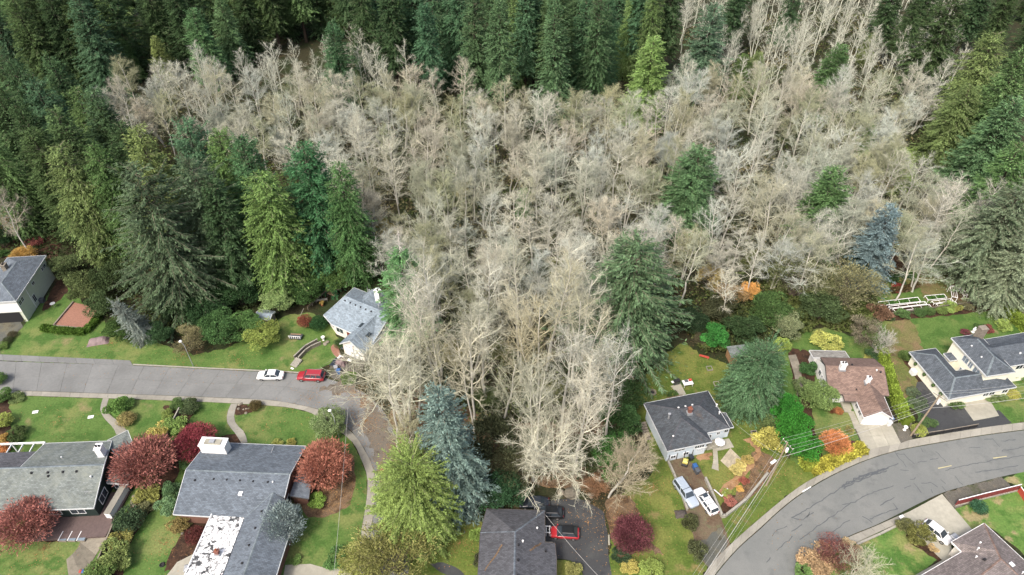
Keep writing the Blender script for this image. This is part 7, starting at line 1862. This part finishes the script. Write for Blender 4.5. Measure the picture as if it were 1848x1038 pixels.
# covered trailer and clutter on the gravel drive
def tarp(label, px, py, l, w_, h, mat, ang, name='tarp_cover'):
    p = P(px, py); t = thing(name, label, 'tarpaulin', (p.x, p.y, 0), ang); g = np.random.default_rng(int(px))
    nx, ny = 9, 7; V, F = [], []
    for i in range(nx):
        for j in range(ny):
            u, v = i / (nx - 1), j / (ny - 1); edge = min(u, 1 - u, v, 1 - v)
            z = h * min(1, edge * 4) ** .6 * (1 - .25 * abs(v - .5) * 2) + g.uniform(-.05, .05) * (edge > 0) + .03
            V.append(((u - .5) * l + g.uniform(-.06, .06), (v - .5) * w_ + g.uniform(-.06, .06), max(.03, z)))
    for i in range(nx - 1):
        for j in range(ny - 1): k = i * ny + j; F.append((k, k + ny, k + ny + 1, k + 1))
    link('sheet', mesh('sheet', V, F, [mat]), t)
    m = MB()
    for sx in (-1, 1):
        for sy in (-1, 1): m.tube((sx * l * .48, sy * w_ * .48, 0), (sx * l * .48, sy * w_ * .48, .25), .03)
    m.build('peg', 'm_metal', t)
tarp('brownish tarpaulin thrown over something on the street lawn', 178, 617, 3.8, 2.0, .9, 'm_tarp', .25)
tarp('grey-mauve tarpaulin over a load on the gravel drive', 614, 658, 1.9, 1.5, 1.1, 'm_tarp', .2)
tarp('brown tarpaulin heap behind the grey-mauve one', 620, 652, 2.0, 1.3, .9, 'm_deck', -.2)
def flatboard(label, px, py, l, w_, h, mat, ang, cat='board', name='board'):
    p = P(px, py, h); t = thing(name, label, cat, (p.x, p.y, 0), ang)
    MB().bbox(-l / 2, l / 2, -w_ / 2, w_ / 2, h, h + .06).build('top', mat, t)
    m = MB()
    for sx in (-1, 1):
        for sy in (-1, 1): m.box(sx * (l / 2 - .08) - .04, sx * (l / 2 - .08) + .04, sy * (w_ / 2 - .08) - .04, sy * (w_ / 2 - .08) + .04, 0, h)
    m.build('leg', 'm_metal', t)
flatboard('white table top lying on the gravel drive', 617, 646, 1.6, .8, .5, 'm_white', -.5, 'table', 'folding_table')
flatboard('black solar panel leaning low on the gravel drive', 609, 652, 1.7, 1.1, .4, 'm_car_dark', -.5, 'panel', 'solar_panel')
flatboard('second dark panel lower down on the gravel drive', 603, 658, 1.5, .9, .3, 'm_car_dark', -.5, 'panel', 'solar_panel')
flatboard('small white table beside the garage post', 631, 650, .9, .6, .6, 'm_white', -.3, 'table', 'folding_table')
flatboard('grey bench pushed against the garage door', 621, 629, 1.6, .5, .5, 'm_greyplastic', -.5, 'bench', 'bench')
# barbecue
p = P(635, 640); t = thing('barbecue', 'round black barbecue beside the garage post', 'barbecue', (p.x, p.y, 0))
MB().lathe([(.05, .5), (.34, .6), (.4, .8), (.36, 1.0), (.15, 1.12), (.03, 1.15)], 12).build('bowl', 'm_dark', t)
for k in range(3): MB().tube((.12 * cos(k * 2.1), .12 * sin(k * 2.1), .6), (.36 * cos(k * 2.1), .36 * sin(k * 2.1), 0), .02).build('leg', 'm_metal', t)
# garden cart with planters
p = P(535, 610); t = thing('garden_cart', 'grey garden cart with white rail and wood on the street lawn', 'cart', (p.x, p.y, 0), -.1)
MB().box(-1.2, 1.2, -.6, .6, .3, .6).build('bed', 'm_greyplastic', t)
for k in range(6): MB().box(-1.1 + k * .42, -1.0 + k * .42, -.66, -.6, .5, 1.0).build('rail_post', 'm_white', t)
MB().box(-1.2, 1.2, -.66, -.6, 1.0, 1.08).build('rail', 'm_white', t); MB().tube((-1.0, .2, .75), (1.0, .25, .8), .14).build('log', 'm_wood', t)
for sx in (-.8, .8): w_ = MB().lathe([(.03, -.05), (.24, -.05), (.24, .05), (.03, .05)], 12).build('wheel', 'm_rubber', t, loc=(sx, -.5, .24)); w_.rotation_euler = (pi / 2, 0, 0)
# white urn and stones
p = P(584, 614); t = thing('garden_urn', 'white urn at the end of the upper timber wall', 'urn', (p.x, p.y, 0)); MB().lathe([(.22, 0), (.14, .15), (.12, .3), (.32, .6), (.36, .9), (.28, .92)], 12).build('body', 'm_white', t); MB().lathe([(.27, .8), (.26, .86), (.02, .9)], 12).build('soil', 'm_mulch', t)
def rocks(label, px, py, n, s, mat='m_stone', sp=.6, group=None):
    p = P(px, py); rr = random.Random(int(px * 7 + py))
    for k in range(n):
        m = MB(); r = s * rr.uniform(.6, 1.2)
        m.lathe([(r * .7, 0), (r, r * .3), (r * .8, r * .62), (r * .3, r * .75)], 7)
        m.V = [(x * rr.uniform(.8, 1.2), y * rr.uniform(.8, 1.2), z) for x, y, z in m.V]
        tag(m.build('stone', mat, loc=(p.x + rr.uniform(-sp, sp), p.y + rr.uniform(-sp, sp), .03)), label, 'stone', group or label)
rocks('pale stepping stone near the white urn', 590, 622, 4, .4)
rocks('rough stone in the bed beside the round brownish shrub', 440, 738, 8, .25, sp=1.1)
rocks('white paving scrap at the foot of the short steps', 532, 663, 2, .25, 'm_white', .5)
rocks('grey boulder in the shade bed beside the deck fence', 245, 905, 6, .3, sp=1.2)
rocks('pale boulder at the back of the blacktop', 1070, 900, 3, .4, sp=1.2)
rocks('edging stone on the mulch beside the dark red mound', 333, 968, 3, .25, sp=.8)
# cluttered side yard behind the grey-roofed house: fence rails and boards
board_fence('old rail fence round the cluttered side yard', [(556, 560), (580, 538), (608, 514), (622, 520)], .9, 1.6, 'm_oldwood', 'm_wood', th=.05, z0=.55)
flatboard('pale plank bench in the cluttered side yard', 580, 541, 2.4, .6, .5, 'm_walk', .2, 'bench', 'plank_bench')
flatboard('wooden planter table in the cluttered side yard', 600, 530, 2.0, 1.0, .6, 'm_wood', -.4, 'table', 'planter_table')
flatboard('weathered board table by the rear fence of the side yard', 608, 522, 1.6, .9, .7, 'm_oldwood', .5, 'table', 'planter_table')
p = P(582, 552); t = thing('plant_pot', 'pot of yellow and pink flowers in the side yard', 'plant pot', (p.x, p.y, 0)); MB().lathe([(.2, 0), (.32, .5), (.28, .5)], 10).build('pot', 'm_terracotta', t); link('crown', SHRUB[1][1], t, loc=(0, 0, .4), scale=(.3, .3, .35), color=C(210, 180, 90, .62))
p = P(540, 575); t = thing('seesaw_beam', 'pale pole leaning by the rust coloured shrub', 'pole', (p.x, p.y, 0)); MB().tube((0, 0, .1), (.6, 2.0, .9), .06).build('beam', 'm_walk', t); MB().box(-.25, .25, -.2, .2, 0, .3).build('foot', 'm_redfence2', t)
# fire pit, patio set, umbrella, well covers on the mossy lawn
p = P(1177, 709); t = thing('fire_pit', 'stone fire ring on the mossy lawn', 'fire pit', (p.x, p.y, 0))
for k in range(10): MB().bbox(-.2, .2, -.14, .14, 0, .28).build('stone', 'm_stone', t, loc=(.55 * cos(k * .628), .55 * sin(k * .628), .02), rotz=k * .628 + pi / 2)
MB().lathe([(.4, .03), (.4, .06), (.05, .08)], 10).build('ash', 'm_dark', t)
p = P(1240, 695); t = thing('patio_table', 'white patio table with clutter behind the blue house', 'table', (p.x, p.y, 0), .2)
MB().bbox(-.9, .9, -.6, .6, .7, .78).build('top', 'm_trim', t)
for sx in (-1, 1):
    for sy in (-1, 1): MB().box(sx * .75 - .04, sx * .75 + .04, sy * .5 - .04, sy * .5 + .04, .02, .7).build('leg', 'm_trim', t)
MB().bbox(.3, .8, .1, .5, .78, 1.2, .1).build('red_cooler', 'm_redfence2', t); MB().bbox(-.5, .1, .0, .5, .78, 1.0, .05).build('box', 'm_greyplastic', t)
sheet('patio', [(1210, 697), (1228, 692), (1238, 712), (1226, 716)], 0.05, 'm_concrete')
p = P(1220, 693); t = thing('gas_grill', 'black gas grill on the little patio', 'grill', (p.x, p.y, 0), .3); MB().bbox(-.6, .6, -.3, .3, .7, 1.15, .12).build('hood', 'm_dark', t); MB().box(-.5, .5, -.28, .28, .02, .7).build('cart', 'm_car_dark', t); MB().box(-1.0, -.6, -.25, .25, .75, .8).build('side_shelf', 'm_trim', t)
for lb, x, y in (('white-framed square planter farther up the mossy lawn', 1280, 666), ('white-framed square planter nearer the house on the mossy lawn', 1293, 694), ('white-framed box beside the sandy patch', 1361, 783)):
    p = P(x, y); t = thing('planter_box', lb, 'planter', (p.x, p.y, 0), .1)
    for a_ in ((-.5, .5, -.5, -.42), (-.5, .5, .42, .5), (-.5, -.42, -.41, .41), (.42, .5, -.41, .41)): MB().box(a_[0], a_[1], a_[2], a_[3], .02, .3).build('side', 'm_walk', t)
    MB().box(-.41, .41, -.41, .41, .02, .2).build('soil', 'm_lawn_mossy' if x < 1330 else 'm_dark', t)
p = P(1260, 640, .4); t = thing('garden_bench', 'orange slatted bench at the top of the mossy lawn', 'bench', (p.x + 1, p.y - .5, 0), -.4)
for k in range(3): MB().box(-.9, .9, -.25 + .18 * k, -.12 + .18 * k, .42, .47).build('slat', 'm_redfence2', t)
for sx in (-.7, .7): MB().box(sx - .05, sx + .05, -.2, .2, 0, .42).build('leg', 'm_wood', t)
p = P(1300, 795, 2.2); t = thing('parasol', 'white closed-top parasol by the front door of the blue house', 'parasol', (p.x, p.y, 0)); MB().tube((0, 0, 0), (0, 0, 2.3), .03).build('pole', 'm_galv', t); MB().lathe([(.85, 1.8), (.83, 1.88), (.45, 2.15), (.05, 2.35)], 8).build('canopy', 'm_white', t)
sheet('sandbox_ground', [(1352, 791), (1364, 790), (1373, 804), (1362, 810)], 0.06, 'm_woodchip')
p = P(1237, 832, .8); t = thing('kids_car', 'yellow and black ride-on toy car on the old drive', 'toy car', (p.x, p.y, 0), 1.2)
MB().bbox(-.7, .7, -.45, .45, .25, .6, .1).build('body', 'm_dark', t); MB().bbox(-.45, .35, -.4, .4, .6, 1.15, .18).build('roof', 'm_yellowplastic', t)
for sx in (-.45, .45):
    for sy in (-.42, .42): w_ = MB().lathe([(.03, -.06), (.2, -.06), (.2, .06), (.03, .06)], 10).build('wheel', 'm_rubber', t, loc=(sx, sy, .2)); w_.rotation_euler = (pi / 2, 0, 0)
tarp('dark brown mat thrown over a heap beside the drive wall', 1229, 928, 1.9, 1.4, .35, 'm_fascia_dark', .1)
# cold frames below the deck
for k, (x0, x1) in enumerate(((112, 125), (127, 143), (145, 158))):
    p = P((x0 + x1) / 2, 970); t = thing('cold_frame', 'glass-topped cold frame under the deck edge, %s' % ('nearest the rusty red tree', 'middle one of three', 'nearest the stone path')[k], 'cold frame', (p.x, p.y, 0), -.02)
    MB().box(-.55, .55, -.75, .75, .02, .35).build('box', 'm_oldwood', t); MB().box(-.5, .5, -.7, .7, .36, .4).build('glass_lid', 'm_skyglass', t); MB().box(-.62, -.52, -.75, .75, .34, .44).build('rim', 'm_trim', t)
p = P(150, 1032); t = thing('toy', 'blue and orange plastic toy on the stone path', 'toy', (p.x, p.y, 0)); MB().bbox(-.1, .5, -.25, .25, .05, .35, .08).build('blue_half', 'm_blueplastic', t); MB().bbox(-.5, -.11, -.2, .2, .05, .3, .08).build('orange_half', 'm_redfence2', t)
p = P(342, 1024, .9); t = thing('covered_grill', 'silver-grey covered grill beside the white flat roof', 'grill', (p.x, p.y, 0), .2); MB().bbox(-.75, .75, -.5, .5, .06, 1.2, .25).build('cover', 'm_galv', t); MB().box(-.9, .9, -.55, .55, .0, .06).build('base', 'm_greyplastic', t)
p = P(293, 1020); t = thing('tyre_ring', 'black rubber ring lying on the side lawn', 'tyre', (p.x, p.y, 0)); MB().lathe([(.22, .03), (.36, .04), (.4, .14), (.34, .22), (.24, .2), (.22, .1)], 14).build('ring', 'm_rubber', t); MB().lathe([(.2, .03), (.18, .05)], 10).build('inner_soil', 'm_mulch', t)
for lb, x, y in (('white paper square on the big lawn, by the picture edge', 64, 744), ('white paper square on the big lawn, near the curved path', 164, 753)):
    p = P(x, y); t = thing('lawn_sign', lb, 'board', (p.x, p.y, 0), .2); MB().box(-.45, .45, -.3, .3, .04, .09).build('panel', 'm_white', t); MB().box(-.03, .03, -.5, -.31, .03, .06).build('stake', 'm_metal', t)
# mailbox
p = P(1622, 940); t = thing('mailbox', 'white mailbox at the corner of the concrete drive', 'mailbox', (p.x, p.y, 0), .4); MB().box(-.06, .06, -.06, .06, 0, 1.0).build('post', 'm_oldwood', t); MB().bbox(-.3, .3, -.2, .2, 1.0, 1.4, .12).build('box', 'm_white', t)
# white bath by the gravel verge of the garage
p = P(1632, 776); t = thing('garden_figure', 'white garden ornament on the gravel by the pole', 'ornament', (p.x, p.y, 0)); MB().lathe([(.3, 0), (.2, .2), (.15, .6), (.35, .8), (.3, .9)], 10).build('body', 'm_white', t); MB().lathe([(.28, .82), (.02, .86)], 10).build('basin', 'm_skyglass', t)
p = P(1758, 596, .6); t = thing('garden_figure', 'white garden statue behind the chimney of the cream house', 'ornament', (p.x, p.y, 0)); MB().lathe([(.35, 0), (.3, .2), (.22, .3), (.3, .9), (.14, 1.1), (.17, 1.3), (.05, 1.45)], 10).build('body', 'm_white', t); MB().box(-.4, .4, -.4, .4, 0, .1).build('plinth', 'm_stone', t)
p = P(88, 552, .5); t = thing('satellite_dish', 'grey dish standing on the lawn of the green house', 'dish', (p.x + 1, p.y, 0)); MB().lathe([(.05, .9), (.35, 1.0), (.5, 1.15)], 12).build('bowl', 'm_galv', t); MB().tube((0, 0, 0), (0, 0, .95), .04).build('stand', 'm_metal', t)
# no cars in the green house's garage: a dark panel paints its shade
p = P(1030, 893); t = thing('boulder', 'large pale rock at the back of the blacktop drive', 'rock', (p.x, p.y, 0)); mm = MB().lathe([(1.0, 0), (1.2, .4), (.9, .9), (.4, 1.1)], 9); mm.V = [(x * random.uniform(.8, 1.2), y * random.uniform(.7, 1.1), z) for x, y, z in mm.V]; mm.build('stone', 'm_stone', t); MB().lathe([(.5, 0), (.6, .25), (.3, .5)], 7).build('small_stone', 'm_stone', t, loc=(-1.5, .3, 0))
p = P(1099, 975); t = thing('kerb_block', 'concrete parking block beside the maroon plum', 'kerb block', (p.x, p.y, 0), 1.5); MB().bbox(-.8, .8, -.12, .12, .03, .2, .05).build('block', 'm_concrete', t); MB().tube((-.6, 0, 0), (-.6, 0, .23), .03).build('pin', 'm_metal', t)
